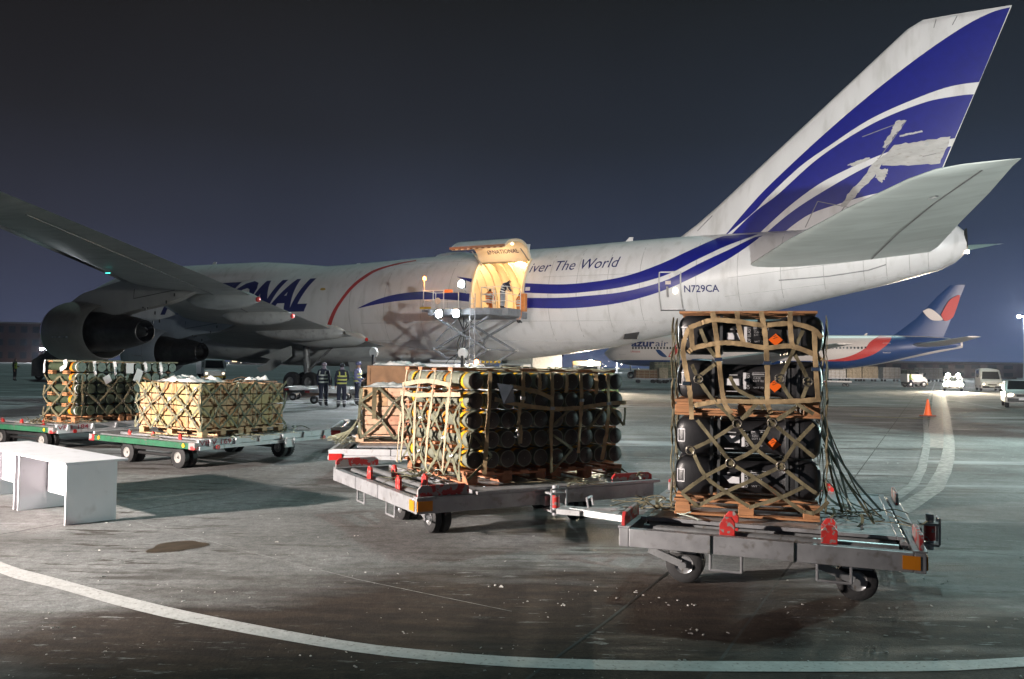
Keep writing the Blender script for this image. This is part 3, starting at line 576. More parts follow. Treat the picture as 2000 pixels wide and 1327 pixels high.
# main landing gear
def wheel_mesh():
    b = MB(); b.lathe([(-0.22, 0.3), (-0.24, 0.5), (-0.2, 0.59), (-0.1, 0.62), (0.1, 0.62), (0.2, 0.59), (0.24, 0.5), (0.22, 0.3)], ax=(0, 1, 0), n=28); t = b.mesh('tyre', RUBBER, True)
    b = MB(); b.lathe([(-0.2, 0.31), (-0.16, 0.26), (-0.13, 0.12), (-0.19, 0.1), (-0.2, 0.02), (0.2, 0.02), (0.19, 0.1), (0.13, 0.12), (0.16, 0.26), (0.2, 0.31)], ax=(0, 1, 0), n=24); return t, b.mesh('hub', mat('wheel hub', (0.2, 0.2, 0.2), 0.45, 0.3), True)
TY, HB = wheel_mesh()
def bogie(x, y, ztop, lean):
    b = MB(); b.tube((x, y, 0.62), (x+lean, y, ztop), 0.17, 0.2, 14); b.tube((x, y, 1.2), (x+lean*0.6, y, 2.0), 0.24, 0.26, 14); b.beam((x-0.78, y, 0.62), (x+0.78, y, 0.62), 0.26, 0.24)
    b.tube((x+0.1, y-0.1, 1.3), (x+2.2, y+0.25, ztop+0.2), 0.09, 0.09, 8)
    g = b.build('landing_gear', mat('gear strut', (0.16, 0.16, 0.16), 0.45, 0.3, var=0.3, scale=6), plane, smooth=True)
    for dx in (-0.75, 0.75):
        b = MB(); b.tube((x+dx, y-0.56, 0.62), (x+dx, y+0.56, 0.62), 0.09, 0.09, 8); b.build('axle', STEEL, g)
        for dy in (-0.56, 0.56):
            wo_ = obj('wheel', TY, g, (x+dx, y+dy, 0.62)); wo_['hub'] = 1; del wo_['hub']; obj('wheel_hub', HB, g, (x+dx, y+dy, 0.62))
    return g
for sg in (-1, 1):
    bogie(32.3, 5.5*sg, 3.0, -0.2); bogie(35.4, 1.9*sg, 2.3, 0.0)
b = MB(); b.poly([(29.0, 2.15), (31.6, 2.85), (31.7, 2.2), (30.0, 1.3), (29.0, 1.15), (28.7, 1.45), (29.4, 1.65), (29.9, 2.0)], 0.06, 'y', -6.3); b.build('gear_door', GREYP, plane)
for sg in (-1, 1):
    b = MB(); b.poly([(33.4, 2.05), (36.9, 2.05), (36.7, 1.3), (33.6, 1.3)], 0.05, 'y', 3.0*sg); b.build('gear_door', GREYP, plane)
    b = MB(); b.box((35.2, 1.5*sg, 1.75), (3.2, 2.4, 0.7)); b.build('wheel_well', SOOT, plane)
b = MB(); b.tube((7.9, 0, 0.6), (7.7, 0, 2.4), 0.12, 0.14, 12); b.tube((7.9, -0.5, 0.6), (7.9, 0.5, 0.6), 0.08, 0.08, 8); g = b.build('nose_gear', STEEL, plane, smooth=True)
for dy in (-0.4, 0.4): obj('wheel', TY, g, (7.9, dy, 0.62)); obj('wheel_hub', HB, g, (7.9, dy, 0.62))

# cargo hold behind the opening
b = MB(); hr = []
for x in [36.0, 38, 40, 41.5, D0-0.02] + [D1+0.02, 47, 48.5, 50]:
    hr.append(None)
def liner(x0, x1, a0, a1, n=22):
    b = MB(); rg = []
    for x in (x0, (x0+x1)/2, x1): rg.append([(x, 2.98*math.cos(t), 5.55+3.02*math.sin(t)) for t in [a0+(a1-a0)*i/n for i in range(n+1)]])
    b.loft(rg, cap=False, loop=False); return b
hold = liner(37.5, 48.0, R(-9), R(126)).build('hold_lining', CREAM, plane, smooth=True)
for xa, xb in ((37.5, D0-0.05), (D1+0.05, 48.0)): liner(xa, xb, R(126), R(189)).build('hold_lining', CREAM, plane, smooth=True)
b = MB(); b.box((42.75, 0.0, 5.02), (10.5, 5.9, 0.06)); b.build('hold_floor', mat('hold floor', (0.30, 0.29, 0.27), 0.5, 0.3, var=0.2), plane)
for x in (37.6, 47.9):
    b = MB(); b.lathe([(0, 2.95), (0, 0.01)], (x, 0, 5.6), (1, 0, 0), 30); b.build('hold_bulkhead', CREAM, plane)
for k in range(16):      # frames and rub rails of the hold
    x = 38.0+k*0.62; b = MB(); b.ribbon([(x, 2.93*math.cos(t_), 5.55+2.97*math.sin(t_)) for t_ in [R(-6)+R(130)*i/18 for i in range(19)]], 0.09, 0.05, (1, 0, 0)); b.build('hold_frame', mat('hold frame', (0.50, 0.40, 0.27), 0.55, var=0.1), plane, smooth=True)
for k in range(9):
    b = MB(); b.tube((43.0+k*0.38, -2.9, 5.09), (43.0+k*0.38, 2.6, 5.09), 0.035, 0.035, 8); b.build('hold_roller', STEEL, plane, smooth=True)
b = MB()          # door surround
for i in range(2):
    x = (D0, D1)[i]; pts = [(x, -(hw(x, z)-0.03), z) for z in [DZ0+(DZ1-DZ0)*k/14 for k in range(15)]]; b.ribbon(pts, 0.12, 0.24, (0, -1, 0.1))
b.beam((D0, -(hw(44.6, DZ0)-0.12), DZ0-0.04), (D1, -(hw(44.6, DZ0)-0.12), DZ0-0.04), 0.3, 0.1); b.beam((D0, -(hw(44.6, DZ1)-0.1), DZ1+0.03), (D1, -(hw(44.6, DZ1)-0.1), DZ1+0.03), 0.3, 0.12)
b.build('door_frame', CREAM, plane)
for i, x in enumerate((40.6, 43.9, 45.6, 47.6)):
    lamp('hold_lamp', 'POINT', 420, (1.0, 0.70, 0.36), (x, 0.3 if i != 1 else 0.8, 8.05), plane, size=0.25)
    b = MB(); b.box((x, 0.3 if i != 1 else 0.8, 8.38), (0.5, 0.16, 0.06)); b.build('hold_light', mat('hold tube', (1, 0.85, 0.6), 0.4, emit=(1, 0.78, 0.45), es=14), plane)
# the open door: hinge at the head, swung out and up
rg_o, rg_i = [], []; HY, HZ = -(hw(44.6, DZ1)+0.02), DZ1+0.06
ARC = smoothc([(HY, HZ), (-2.75, 8.74), (-3.45, 9.02), (-4.3, 8.98), (-5.0, 8.78), (-5.5, 8.47)], 22)
b = MB(); th_ = 0.16
nn = []
for i, p in enumerate(ARC):
    d = Vector((ARC[min(i+1, 21)][0]-ARC[max(i-1, 0)][0], ARC[min(i+1, 21)][1]-ARC[max(i-1, 0)][1])).normalized(); nn.append((d.y, -d.x))
sgn_ = 1 if nn[10][1] < 0 else -1
rings = []
for (y, z), (ny, nz_) in zip(ARC, nn):
    rings.append([(D0+0.03, y, z), (D1-0.03, y, z), (D1-0.03, y+sgn_*ny*th_, z+sgn_*nz_*th_), (D0+0.03, y+sgn_*ny*th_, z+sgn_*nz_*th_)])
b.loft(rings); cd = b.build('cargo_door', CREAM, plane, smooth=True, ang=50)
b = MB(); rg = [[(D0, y-sgn_*ny*0.012, z-sgn_*nz_*0.012), (D1, y-sgn_*ny*0.012, z-sgn_*nz_*0.012)] for (y, z), (ny, nz_) in zip(ARC, nn)]; b.loft(rg, cap=False, loop=False); b.build('door_skin', WHITE, cd, smooth=True)
for k in range(9): x = D0+0.2+k*(D1-D0-0.4)/8; b = MB(); b.box((x, -5.5, 8.42), (0.14, 0.1, 0.16)); b.build('door_latch', mat('latch steel', (0.25, 0.12, 0.06), 0.5, 0.4), cd)
b = MB(); b.beam((D0-0.05, -5.53, 8.45), (D1+0.05, -5.53, 8.45), 0.07, 0.12); b.build('door_edge', mat('door edge seal', (0.30, 0.15, 0.08), 0.6), cd)
def on_arc(u, v):
    """inner face of the door; v measured from the hinge along the arc"""
    tot = 0
    for (a, c), (n0) in zip(zip(ARC, ARC[1:]), nn):
        L_ = math.dist(a, c)
        if tot+L_ >= v:
            t = (v-tot)/L_; return (D0+u, a[0]+(c[0]-a[0])*t+sgn_*n0[0]*(th_+0.012), a[1]+(c[1]-a[1])*t+sgn_*n0[1]*(th_+0.012))
        tot += L_
    return (D0+u, ARC[-1][0], ARC[-1][1])
PLUM = mat('plum lettering', (0.07, 0.035, 0.05), 0.5)
decal_text('door_lettering', 'NATIONAL', PLUM, lambda u, v: on_arc(1.15+u, 0.52+v), 1.75, 0.34, cd, bold=0.01, cuts=0.06)
b = MB()
for i in range(4):
    for j in range(4):
        if (i+j) % 4 == 3: continue
        q = [on_arc(0.80+i*0.07, 0.52+j*0.085), on_arc(0.86+i*0.07, 0.52+j*0.085), on_arc(0.86+i*0.07, 0.595+j*0.085), on_arc(0.80+i*0.07, 0.595+j*0.085)]; b.add(q, [(0, 1, 2, 3)])
b.build('door_emblem', PLUM, cd)
for x in (43.4, 44.1, 44.9, 45.7):
    u_ = x-D0; p = on_arc(u_, 1.55); b = MB(); b.sphere(p, 0.07); b.build('door_lamp', mat('door lamp', (1, 0.85, 0.6), 0.4, emit=(1, 0.8, 0.5), es=16), cd)
lamp('door_flood', 'POINT', 90, (1.0, 0.70, 0.38), (44.6, -3.9, 8.45), plane, size=0.2)
b = MB(); b.tube((D1-0.1, -2.2, 7.85), (D1-0.12, -3.4, 8.55), 0.04, 0.03, 8); b.tube((D0+0.1, -2.2, 7.85), (D0+0.12, -3.4, 8.55), 0.04, 0.03, 8); b.build('door_strut', STEEL, cd)
# ------------------------------------------------------------------ materials of the cargo
WOODP = mat('pine pallet wood', (0.36, 0.17, 0.075), 0.7, var=0.3, scale=5, stretch=(1, 1, 7), bump=0.2, bscale=30)
WOODR = mat('reddish dunnage wood', (0.38, 0.16, 0.08), 0.7, var=0.3, scale=6, bump=0.2)
WOODL = mat('pale crate wood', (0.52, 0.33, 0.18), 0.7, var=0.22, scale=4, bump=0.15, stretch=(1, 1, 4), col2=(0.38, 0.22, 0.11), thr=(0.55, 0.70))
WOODK = mat('pinkish crate wood', (0.60, 0.40, 0.27), 0.7, var=0.2, scale=4, bump=0.15, col2=(0.50, 0.22, 0.12), thr=(0.56, 0.68))
WOODD = mat('brown crate wood', (0.20, 0.11, 0.055), 0.75, var=0.25, scale=5, bump=0.15)
TAN = mat('tan webbing', (0.35, 0.25, 0.135), 0.85, var=0.3, scale=14, bump=0.3, bscale=120)
OLIVE = mat('olive webbing', (0.135, 0.115, 0.066), 0.85, var=0.35, scale=14, bump=0.3, bscale=120)
OLIVEG = mat('grey green webbing', (0.155, 0.155, 0.10), 0.85, var=0.35, scale=14, bump=0.3, bscale=120)
PALEW = mat('pale webbing', (0.37, 0.31, 0.215), 0.85, var=0.2, scale=9, bump=0.3, bscale=120)
ROPEW = mat('pale green cord', (0.42, 0.48, 0.42), 0.8, var=0.2, scale=9)
TUBEG = mat('grey tube', (0.165, 0.175, 0.135), 0.42, var=0.2, scale=8)
TUBEO = mat('olive drab tube', (0.045, 0.060, 0.035), 0.45, var=0.25, scale=6)
TUBEE = mat('dark brown tube end', (0.022, 0.012, 0.008), 0.6, var=0.3, scale=6)
YEL = mat('yellow band', (0.72, 0.40, 0.02), 0.45, var=0.15, scale=7)
ORA = mat('orange band', (0.70, 0.24, 0.02), 0.45, var=0.15, scale=7)
REDP = mat('chipped red paint', (0.46, 0.025, 0.022), 0.5, var=0.2, scale=12, col2=(0.22, 0.20, 0.19), thr=(0.56, 0.60))
REDW = mat('worn red paint', (0.42, 0.03, 0.03), 0.5, var=0.2, scale=5, col2=(0.28, 0.26, 0.26), thr=(0.47, 0.5))
ALU = mat('scuffed aluminium sheet', (0.50, 0.51, 0.52), 0.42, 0.5, var=0.2, scale=4, bump=0.1, col2=(0.22, 0.21, 0.20), thr=(0.55, 0.75))
GREENP = mat('green dolly paint', (0.025, 0.115, 0.06), 0.45, var=0.2, scale=6, col2=(0.10, 0.10, 0.09), thr=(0.60, 0.68))
DWHITE = mat('dirty white dolly paint', (0.52, 0.53, 0.55), 0.5, var=0.12, scale=4, col2=(0.28, 0.25, 0.22), thr=(0.60, 0.75))
FILM = mat('crumpled plastic film', (0.70, 0.70, 0.69), 0.25, var=0.1, scale=6)
RIM = mat('white wheel rim', (0.30, 0.29, 0.275), 0.5, var=0.2, scale=10)
AMBER = mat('amber reflector', (0.65, 0.22, 0.01), 0.3, var=0.1)
CASE = mat('black plastic case', (0.016, 0.016, 0.018), 0.42, var=0.3, scale=9, bump=0.12, bscale=70)
LBLW = mat('white label', (0.62, 0.62, 0.64), 0.6, var=0.08)
LBLG = mat('grey stencil', (0.36, 0.36, 0.37), 0.7, var=0.1)
LBLO = mat('orange hazard label', (0.85, 0.13, 0.005), 0.5, var=0.06)
PAPER = mat('paper tag', (0.68, 0.67, 0.68), 0.7, var=0.06)

def wheel_part(parent, loc, r, wd, axis_rz, rim=None, tread=True):
    b = MB(); b.lathe([(-wd/2, r*0.5), (-wd/2, r*0.88), (-wd*0.35, r), (wd*0.35, r), (wd/2, r*0.88), (wd/2, r*0.5)], ax=(math.cos(axis_rz), math.sin(axis_rz), 0), n=24)
    for k in range(24):      # tread blocks
        t = 2*math.pi*k/24; d = Vector((-math.sin(axis_rz)*math.cos(t), math.cos(axis_rz)*math.cos(t), math.sin(t)))
        if tread and rim is not None: b.box(d*(r*0.995), (wd*0.8, 0.02, 0.018), Matrix.Rotation(axis_rz, 3, 'Z') @ Matrix.Rotation(t-math.pi/2, 3, 'X'))
    o = b.build('wheel', RUBBER, parent, smooth=True); o.location = loc
    b = MB(); b.lathe([(-wd*0.47, r*0.56), (-wd*0.42, r*0.46), (-wd*0.30, r*0.40), (-wd*0.32, r*0.16), (-wd*0.5, r*0.12), (-wd*0.5, 0.01)], ax=(math.cos(axis_rz), math.sin(axis_rz), 0), n=20)
    b.lathe([(wd*0.47, r*0.56), (wd*0.42, r*0.46), (wd*0.30, r*0.40), (wd*0.32, r*0.16), (wd*0.5, r*0.12), (wd*0.5, 0.01)], ax=(math.cos(axis_rz), math.sin(axis_rz), 0), n=20)
    b.build('rim', rim or STEEL, o, smooth=True); return o

def roller_dolly(label, cx, cy, rz, Lx, Ly, towbar=0.0, tow_dir=0.0, wy=0.9):
    t = thing('cargo_dolly', label, 'cargo dolly', (cx, cy, 0), rz, 'steel roller dollies'); X, Y = Lx/2, Ly/2; Z = 0.455; H = 0.15
    for y in (-Y+0.04, Y-0.04):
        b = MB(); b.beam((-X, y, Z), (X, y, Z), 0.08, H); b.beam((-X, y, Z+H/2+0.008), (X, y, Z+H/2+0.008), 0.1, 0.016); b.build('frame_beam', GALV, t, bevel=0.006)
    for x in (-X+0.04, X-0.04):
        b = MB(); b.beam((x, -Y+0.082, Z), (x, Y-0.082, Z), 0.08, H-0.004); b.build('frame_beam', GALV, t, bevel=0.006)
        for y in (-Y*0.2, Y*0.35): b = MB(); b.box((x-0.043, y, Z), (0.012, 0.012, H+0.004)); b.build('weld_bead', LIPM, t)
    for x in (-X*0.5, 0, X*0.5): b = MB(); b.beam((x, -Y+0.1, Z-0.02), (x, Y-0.1, Z-0.02), 0.07, 0.09); b.build('cross_member', BLACKP, t)
    for k in range(11):     # long rollers under the load
        x = -X+0.2+k*(Lx-0.4)/10; b = MB(); b.tube((x, -Y+0.17, Z+0.055), (x, Y-0.17, Z+0.055), 0.034, 0.034, 10); b.build('roller', STEEL, t, smooth=True)
    for k in range(10):     # short rollers along the tow side
        x = -X+0.3+k*(Lx-0.6)/9; b = MB(); b.tube((x-0.05, -Y+0.125, Z+0.075), (x+0.05, -Y+0.125, Z+0.075), 0.028, 0.028, 10); b.build('edge_roller', GALV, t, smooth=True)
    for x in (-X+0.30, X-0.30):      # side guides, painted red
        for y, sg in ((-Y+0.03, -1), (Y-0.03, 1)):
            b = MB(); b.poly([(x-0.28, Z+0.09), (x+0.28, Z+0.09), (x+0.28, Z+0.17), (x+0.23, Z+0.2), (x-0.24, Z+0.2), (x-0.28, Z+0.16)], 0.03, 'y', y); b.build('side_guide', REDW, t, bevel=0.005)
    for y in (-Y*0.42, Y*0.25, ):      # end stops
        for x, dx in ((-X+0.12, 0), (-X+0.42, 0.0), (X-0.12, 0)):
            b = MB(); b.poly([(y-0.06, Z+0.03), (y+0.06, Z+0.03), (y+0.06, Z+0.16), (y+0.02, Z+0.21), (y-0.03, Z+0.21), (y-0.06, Z+0.17)], 0.03, 'x', x); b.build('end_stop', REDP, t, bevel=0.004)
    for y in (-Y*0.45, Y*0.25):         # step loops
        b = MB(); b.path([(-X+0.02, y-0.12, Z-0.07), (-X+0.02, y-0.12, Z-0.2), (-X+0.02, y+0.12, Z-0.2), (-X+0.02, y+0.12, Z-0.07)], 0.011, 6); b.build('step_loop', GALV, t)
    b = MB(); b.box((-X-0.004, -Y+0.10, Z), (0.012, 0.12, 0.1)); b.build('reflector', AMBER, t)
    b = MB(); b.box((-X+0.09, -Y-0.006, Z), (0.16, 0.012, 0.1)); b.build('reflector', AMBER, t)
    for x in (-X+0.54, X-0.54):
        for y in (-Y+wy, Y-wy):
            b = MB(); b.box((x, y, 0.33), (0.16, 0.22, 0.12)); b.beam((x-0.03, y+0.30, 0.27), (x-0.03, y+0.02, 0.17), 0.03, 0.06); b.tube((x-0.06, y, 0.16), (x+0.26, y, 0.16), 0.028, 0.028, 8); b.build('caster_fork', STEEL, t)
            for s_ in (-0.06, 0.06): wheel_part(t, (x+0.10+s_, y, 0.16), 0.16, 0.095, 0.0)
    b = MB(); b.box((0.02, -Y-0.05, Z-0.02), (0.16, 0.1, 0.1)); b.box((0.02, -Y-0.16, Z+0.07), (0.17, 0.16, 0.02)); b.box((0.02, -Y-0.16, Z-0.11), (0.17, 0.16, 0.02)); b.tube((0.02, -Y-0.17, Z-0.16), (0.02, -Y-0.17, Z+0.15), 0.035, 0.035, 12); hb = b.build('rear_hitch', GALV, t, smooth=True)
    b = MB(); b.tube((0.02, -Y-0.17, Z-0.08), (0.02, -Y-0.17, Z+0.05), 0.048, 0.048, 14); b.build('hitch_sleeve', REDP, hb, smooth=True)
    b = MB(); b.path([(-0.07, -Y-0.24, Z-0.1), (-0.07, -Y-0.24, Z+0.12), (0.11, -Y-0.24, Z+0.12), (0.11, -Y-0.24, Z-0.1)], 0.01, 6); b.build('hitch_loop', GALV, hb)
    if towbar:
        b = MB(); q = Vector((math.sin(tow_dir)*towbar, Y+towbar*math.cos(tow_dir), Z-0.05)); b.beam((-0.35, Y, Z-0.05), q, 0.07, 0.06); b.beam((0.35, Y, Z-0.05), q, 0.07, 0.06); b.beam((-0.2, Y+towbar*0.4, Z-0.04), (0.3, Y+towbar*0.4, Z-0.04), 0.06, 0.04); b.box(q+Vector((0, 0.0, 0)), (0.24, 0.24, 0.05)); tb = b.build('tow_bar', ALU, t)
        b = MB(); p = (Vector((-0.05, Y+towbar*0.75, Z))); b.path([p+Vector((-0.09, 0, 0)), p+Vector((-0.09, 0.02, 0.09)), p+Vector((0.09, 0.02, 0.09)), p+Vector((0.09, 0, 0))], 0.012, 6); b.build('tow_handle', GALV, tb)
    return t

def wood_pallet(label, cx, cy, z, rz, L, W, m=WOODP, group='wooden pallets'):
    t = thing('wooden_pallet', label, 'pallet', (cx, cy, z), rz, group); r_ = random.Random(int(cx*100+z*37))
    for k in range(5): y = -W/2+0.06+k*(W-0.12)/4; b = MB(); b.box((0.01*(r_.random()-.5), y, 0.125), (L, 0.105, 0.022)); b.build('top_board', m, t, bevel=0.003)
    for k in range(3):
        x = -L/2+0.07+k*(L-0.14)/2
        b = MB(); b.box((x, 0, 0.102), (0.11, W, 0.022)); b.build('cross_board', m, t)
        for j in range(3): y = -W/2+0.07+j*(W-0.14)/2; b = MB(); b.box((x+0.012*(r_.random()-.5), y, 0.056), (0.13, 0.12, 0.07)); b.build('block', m, t, bevel=0.004)
    for j in range(3): y = -W/2+0.06+j*(W-0.12)/2; b = MB(); b.box((0, y, 0.010), (L, 0.10, 0.02)); b.build('bottom_board', m, t, bevel=0.003)
    return t

def uld_sheet(label, cx, cy, rz, L, W, z):
    t = thing('aircraft_pallet', label, 'aircraft pallet', (cx, cy, z), rz, 'aluminium aircraft pallets')
    b = MB(); b.box((0, 0, 0.014), (L-0.1, W-0.1, 0.02)); b.build('sheet', ALU, t)
    for y in (-W/2+0.025, W/2-0.025): b = MB(); b.box((0, y, 0.016), (L, 0.05, 0.032)); b.build('edge_rail', GALV, t, bevel=0.004)
    for x in (-L/2+0.025, L/2-0.025): b = MB(); b.box((x, 0, 0.016), (0.05, W-0.102, 0.031)); b.build('edge_rail', GALV, t, bevel=0.004)
    return t

class Face:
    """a vertical face of a load: point O on the ground, direction angle a, outward normal"""
    def __init__(s, O, a, side=1): s.O = Vector((*O, 0)); s.d = Vector((math.cos(a), math.sin(a), 0)); s.n = Vector((s.d.y, -s.d.x, 0))*side
    def p(s, u, z, off=0.03): return s.O + s.d*u + s.n*off + Vector((0, 0, z))
def strap(net, F, pts, wd, m, off=0.03, name='strap', n=None, rnd=None):
    P = smoothc(pts, n or max(9, 7*(len(pts)-1)+1)) if len(pts) > 2 else resamp(pts, 9)
    r_ = rnd or random; L_ = len(P)
    q = [F.p(u, z, off+0.010*math.sin(math.pi*i/(L_-1))+0.010*r_.random()) for i, (u, z) in enumerate(P)]
    b = MB(); ph = r_.random()*6; wv = [wd*(1+0.16*math.sin(ph+i*1.7)*r_.random()) for i in range(L_)]; tw = [F.n+Vector((0.5*math.sin(ph+i*0.35), 0.5*math.cos(ph+i*0.3), 0.35*math.sin(ph+i*0.4))) * (0.55 if 0 < i < L_-1 else 0.3) for i in range(L_)]
    b.ribbon(q, wv, 0.006, tw); return b.build(name, m, net, smooth=True)
def ring_part(net, F, u, z, r=0.036, off=0.055):
    b = MB(); c = F.p(u, z, off); pts = [c + F.d*(r*math.cos(t)) + Vector((0, 0, r*math.sin(t))) for t in [2*math.pi*i/16 for i in range(17)]]; b.path(pts, 0.007, 6); return b.build('net_ring', mat('steel ring', (0.55, 0.5, 0.42), 0.25, 0.9), net, smooth=True)
def diamonds(net, F, u0, u1, z0, z1, cu, cz, wd, m, seed, off=0.035, jit=0.05, skip=0.05, rings=True):
    r_ = random.Random(seed); nu = max(1, round((u1-u0)/cu)); nz_ = max(2, round((z1-z0)/cz)); nd = {}
    for j in range(nz_+1):
        for i in range(nu+2):
            u = u0 + (u1-u0)*(i-(0.5 if j % 2 else 0))/nu
            if u < u0-0.05: u = u0
            if u > u1+0.05: u = u1
            nd[i, j] = (u+jit*(r_.random()-.5)*2*(0 < j < nz_), z0+(z1-z0)*j/nz_+jit*(r_.random()-.5))
    for j in range(nz_):
        for i in range(nu+1):
            for di in ((0, 1) if j % 2 == 0 else (-1, 0)):
                if (i+di, j+1) in nd and r_.random() > skip and math.dist(nd[i, j], nd[i+di, j+1]) < 2.2*math.hypot(cu/2, cz): strap(net, F, [nd[i, j], nd[i+di, j+1]], wd, m, off, rnd=r_)
        if rings:
            for i in range(nu+1):
                if r_.random() < 0.45 and j > 0: ring_part(net, F, *nd[i, j], r=0.024, off=off+0.015)
def crumple(name, label, cat, cx, cy, z, rz, L, W, amp, m, seed, n=26):
    b = MB(); vs = []; r_ = random.Random(seed)
    for j in range(n+1):
        for i in range(n+1):
            u, v = i/n-0.5, j/n-0.5; e = max(0, 1-(2*abs(u))**6)*max(0, 1-(2*abs(v))**6)
            h_ = amp*(noise.noise((u*L*5+seed, v*W*5, 0.3))*0.6+abs(noise.noise((u*L*11, v*W*11+seed, 1.7)))*0.7+0.35)*e+0.004
            vs.append((u*L*(1+0.06*noise.noise((v*7, seed, 2))), v*W*(1+0.06*noise.noise((u*7, seed, 5))), h_))
    b.add(vs, [(j*(n+1)+i, j*(n+1)+i+1, (j+1)*(n+1)+i+1, (j+1)*(n+1)+i) for j in range(n) for i in range(n)])
    o = b.build(name, m, None, smooth=True, ang=180); o.location = (cx, cy, z); o.rotation_euler = (0, 0, rz); return tag(o, label, cat)
def tangle(net, c, R_, h_, n_, m, seed, wd=0.024, name='slack_strap'):
    """slack webbing heaped on the pallet"""
    r_ = random.Random(seed)
    for k in range(n_):
        p = Vector(c) + Vector(((r_.random()-.5)*R_[0], (r_.random()-.5)*R_[1], 0.02)); a = r_.random()*6.3; pts = []; hk_ = h_*0.55*r_.random()**1.5
        for i in range(6):
            a += (r_.random()-.5)*1.1; p = p + Vector((math.cos(a), math.sin(a), 0))*0.07; pts.append((p.x, p.y, c[2]+0.010+hk_*(0.5+0.5*math.sin(i*0.8+k))))
        b = MB(); b.ribbon(smoothc(pts, 16), wd, 0.006, (0.2*(r_.random()-.5), 0.2, 1)); b.build(name, m if r_.random() < 0.85 else ROPEW, net, smooth=True)

# ================================================================== 1. black cases on the near dolly
roller_dolly('nearest steel roller dolly carrying the tall stack of black cases', 2.463, 7.83, R(69.5), 2.8, 2.28, towbar=0.80, tow_dir=R(-6), wy=0.45)
uld_sheet('scuffed aluminium pallet under the stack of black cases', 2.50, 7.95, R(69.5), 2.35, 2.05, 0.545)
AJ = R(-15.2); JO = (1.43, 7.30); FJ = Face(JO, AJ); back = Vector((-math.sin(AJ), math.cos(AJ), 0)); along = Vector((math.cos(AJ), math.sin(AJ), 0))
def jpos(u, dpt): q = Vector((*JO, 0)) + along*u + back*dpt; return q.x, q.y
px_, py_ = jpos(0.60, 0.50)
wood_pallet('wooden pallet under the lowest black cases', px_, py_, 0.585, AJ, 1.2, 1.0)
wood_pallet('wooden pallet halfway up the stack of black cases', px_, py_, 1.445, AJ, 1.2, 1.0)
t = thing('wooden_boards', 'orange wooden boards lying on top of the stack of black cases', 'boards', (px_, py_, 2.325), AJ)
for k in range(4): b = MB(); b.box((0.01*(k % 2), -0.44+k*0.27, 0.012), (1.14, 0.15, 0.022)); b.build('board', WOODP, t, bevel=0.003)
def case_ring(x, hy, hz, p=4.0, n=28): return [(x, hy*math.copysign(abs(math.cos(t))**(2/p), math.cos(t)), hz*math.copysign(abs(math.sin(t))**(2/p), math.sin(t))) for t in [2*math.pi*i/n for i in range(n)]]
def case_meshes():
    b = MB(); L = 0.605; HZ = 0.168; HY = 0.155
    prof = [(-L, .45, 3), (-L+0.012, .72, 3), (-L+0.04, .9, 3.4), (-L+0.085, 1, 4), (-0.33, 1, 4), (-0.315, .95, 3.2), (-0.25, .84, 2.4), (-0.1, .82, 2.2), (0.1, .82, 2.2), (0.25, .84, 2.4), (0.315, .95, 3.2), (0.33, 1, 4), (L-0.085, 1, 4), (L-0.04, .9, 3.4), (L-0.012, .72, 3), (L, .45, 3)]
    b.loft([case_ring(x, HY*s_, HZ*s_, p) for x, s_, p in prof]); body = b.mesh('case_body', CASE, True, 50)
    b = MB()
    r1 = case_ring(0, HY+0.008, HZ+0.002, 4.0)
    b.loft([[(-0.012, y, z) for _, y, z in r1], [(0.012, y, z) for _, y, z in r1]]); rib = b.mesh('clamp_band', mat('grey clamp band', (0.10, 0.105, 0.11), 0.4, 0.4), True, 40)
    return body, rib
CB, CR_ = case_meshes()
def flatlab(parent, name, m, pts, y=-0.156):
    b = MB(); b.add([(x, y, z) for x, z in pts], [tuple(range(len(pts)))]); return b.build(name, m, parent)
def rectp(x0, x1, z0, z1): return [(x0, z0), (x1, z0), (x1, z1), (x0, z1)]
TIER = [(0.915, 'lowest tier'), (1.262, 'second tier, under the middle pallet'), (1.755, 'third tier, on the middle pallet'), (2.150, 'top tier, under the boards')]
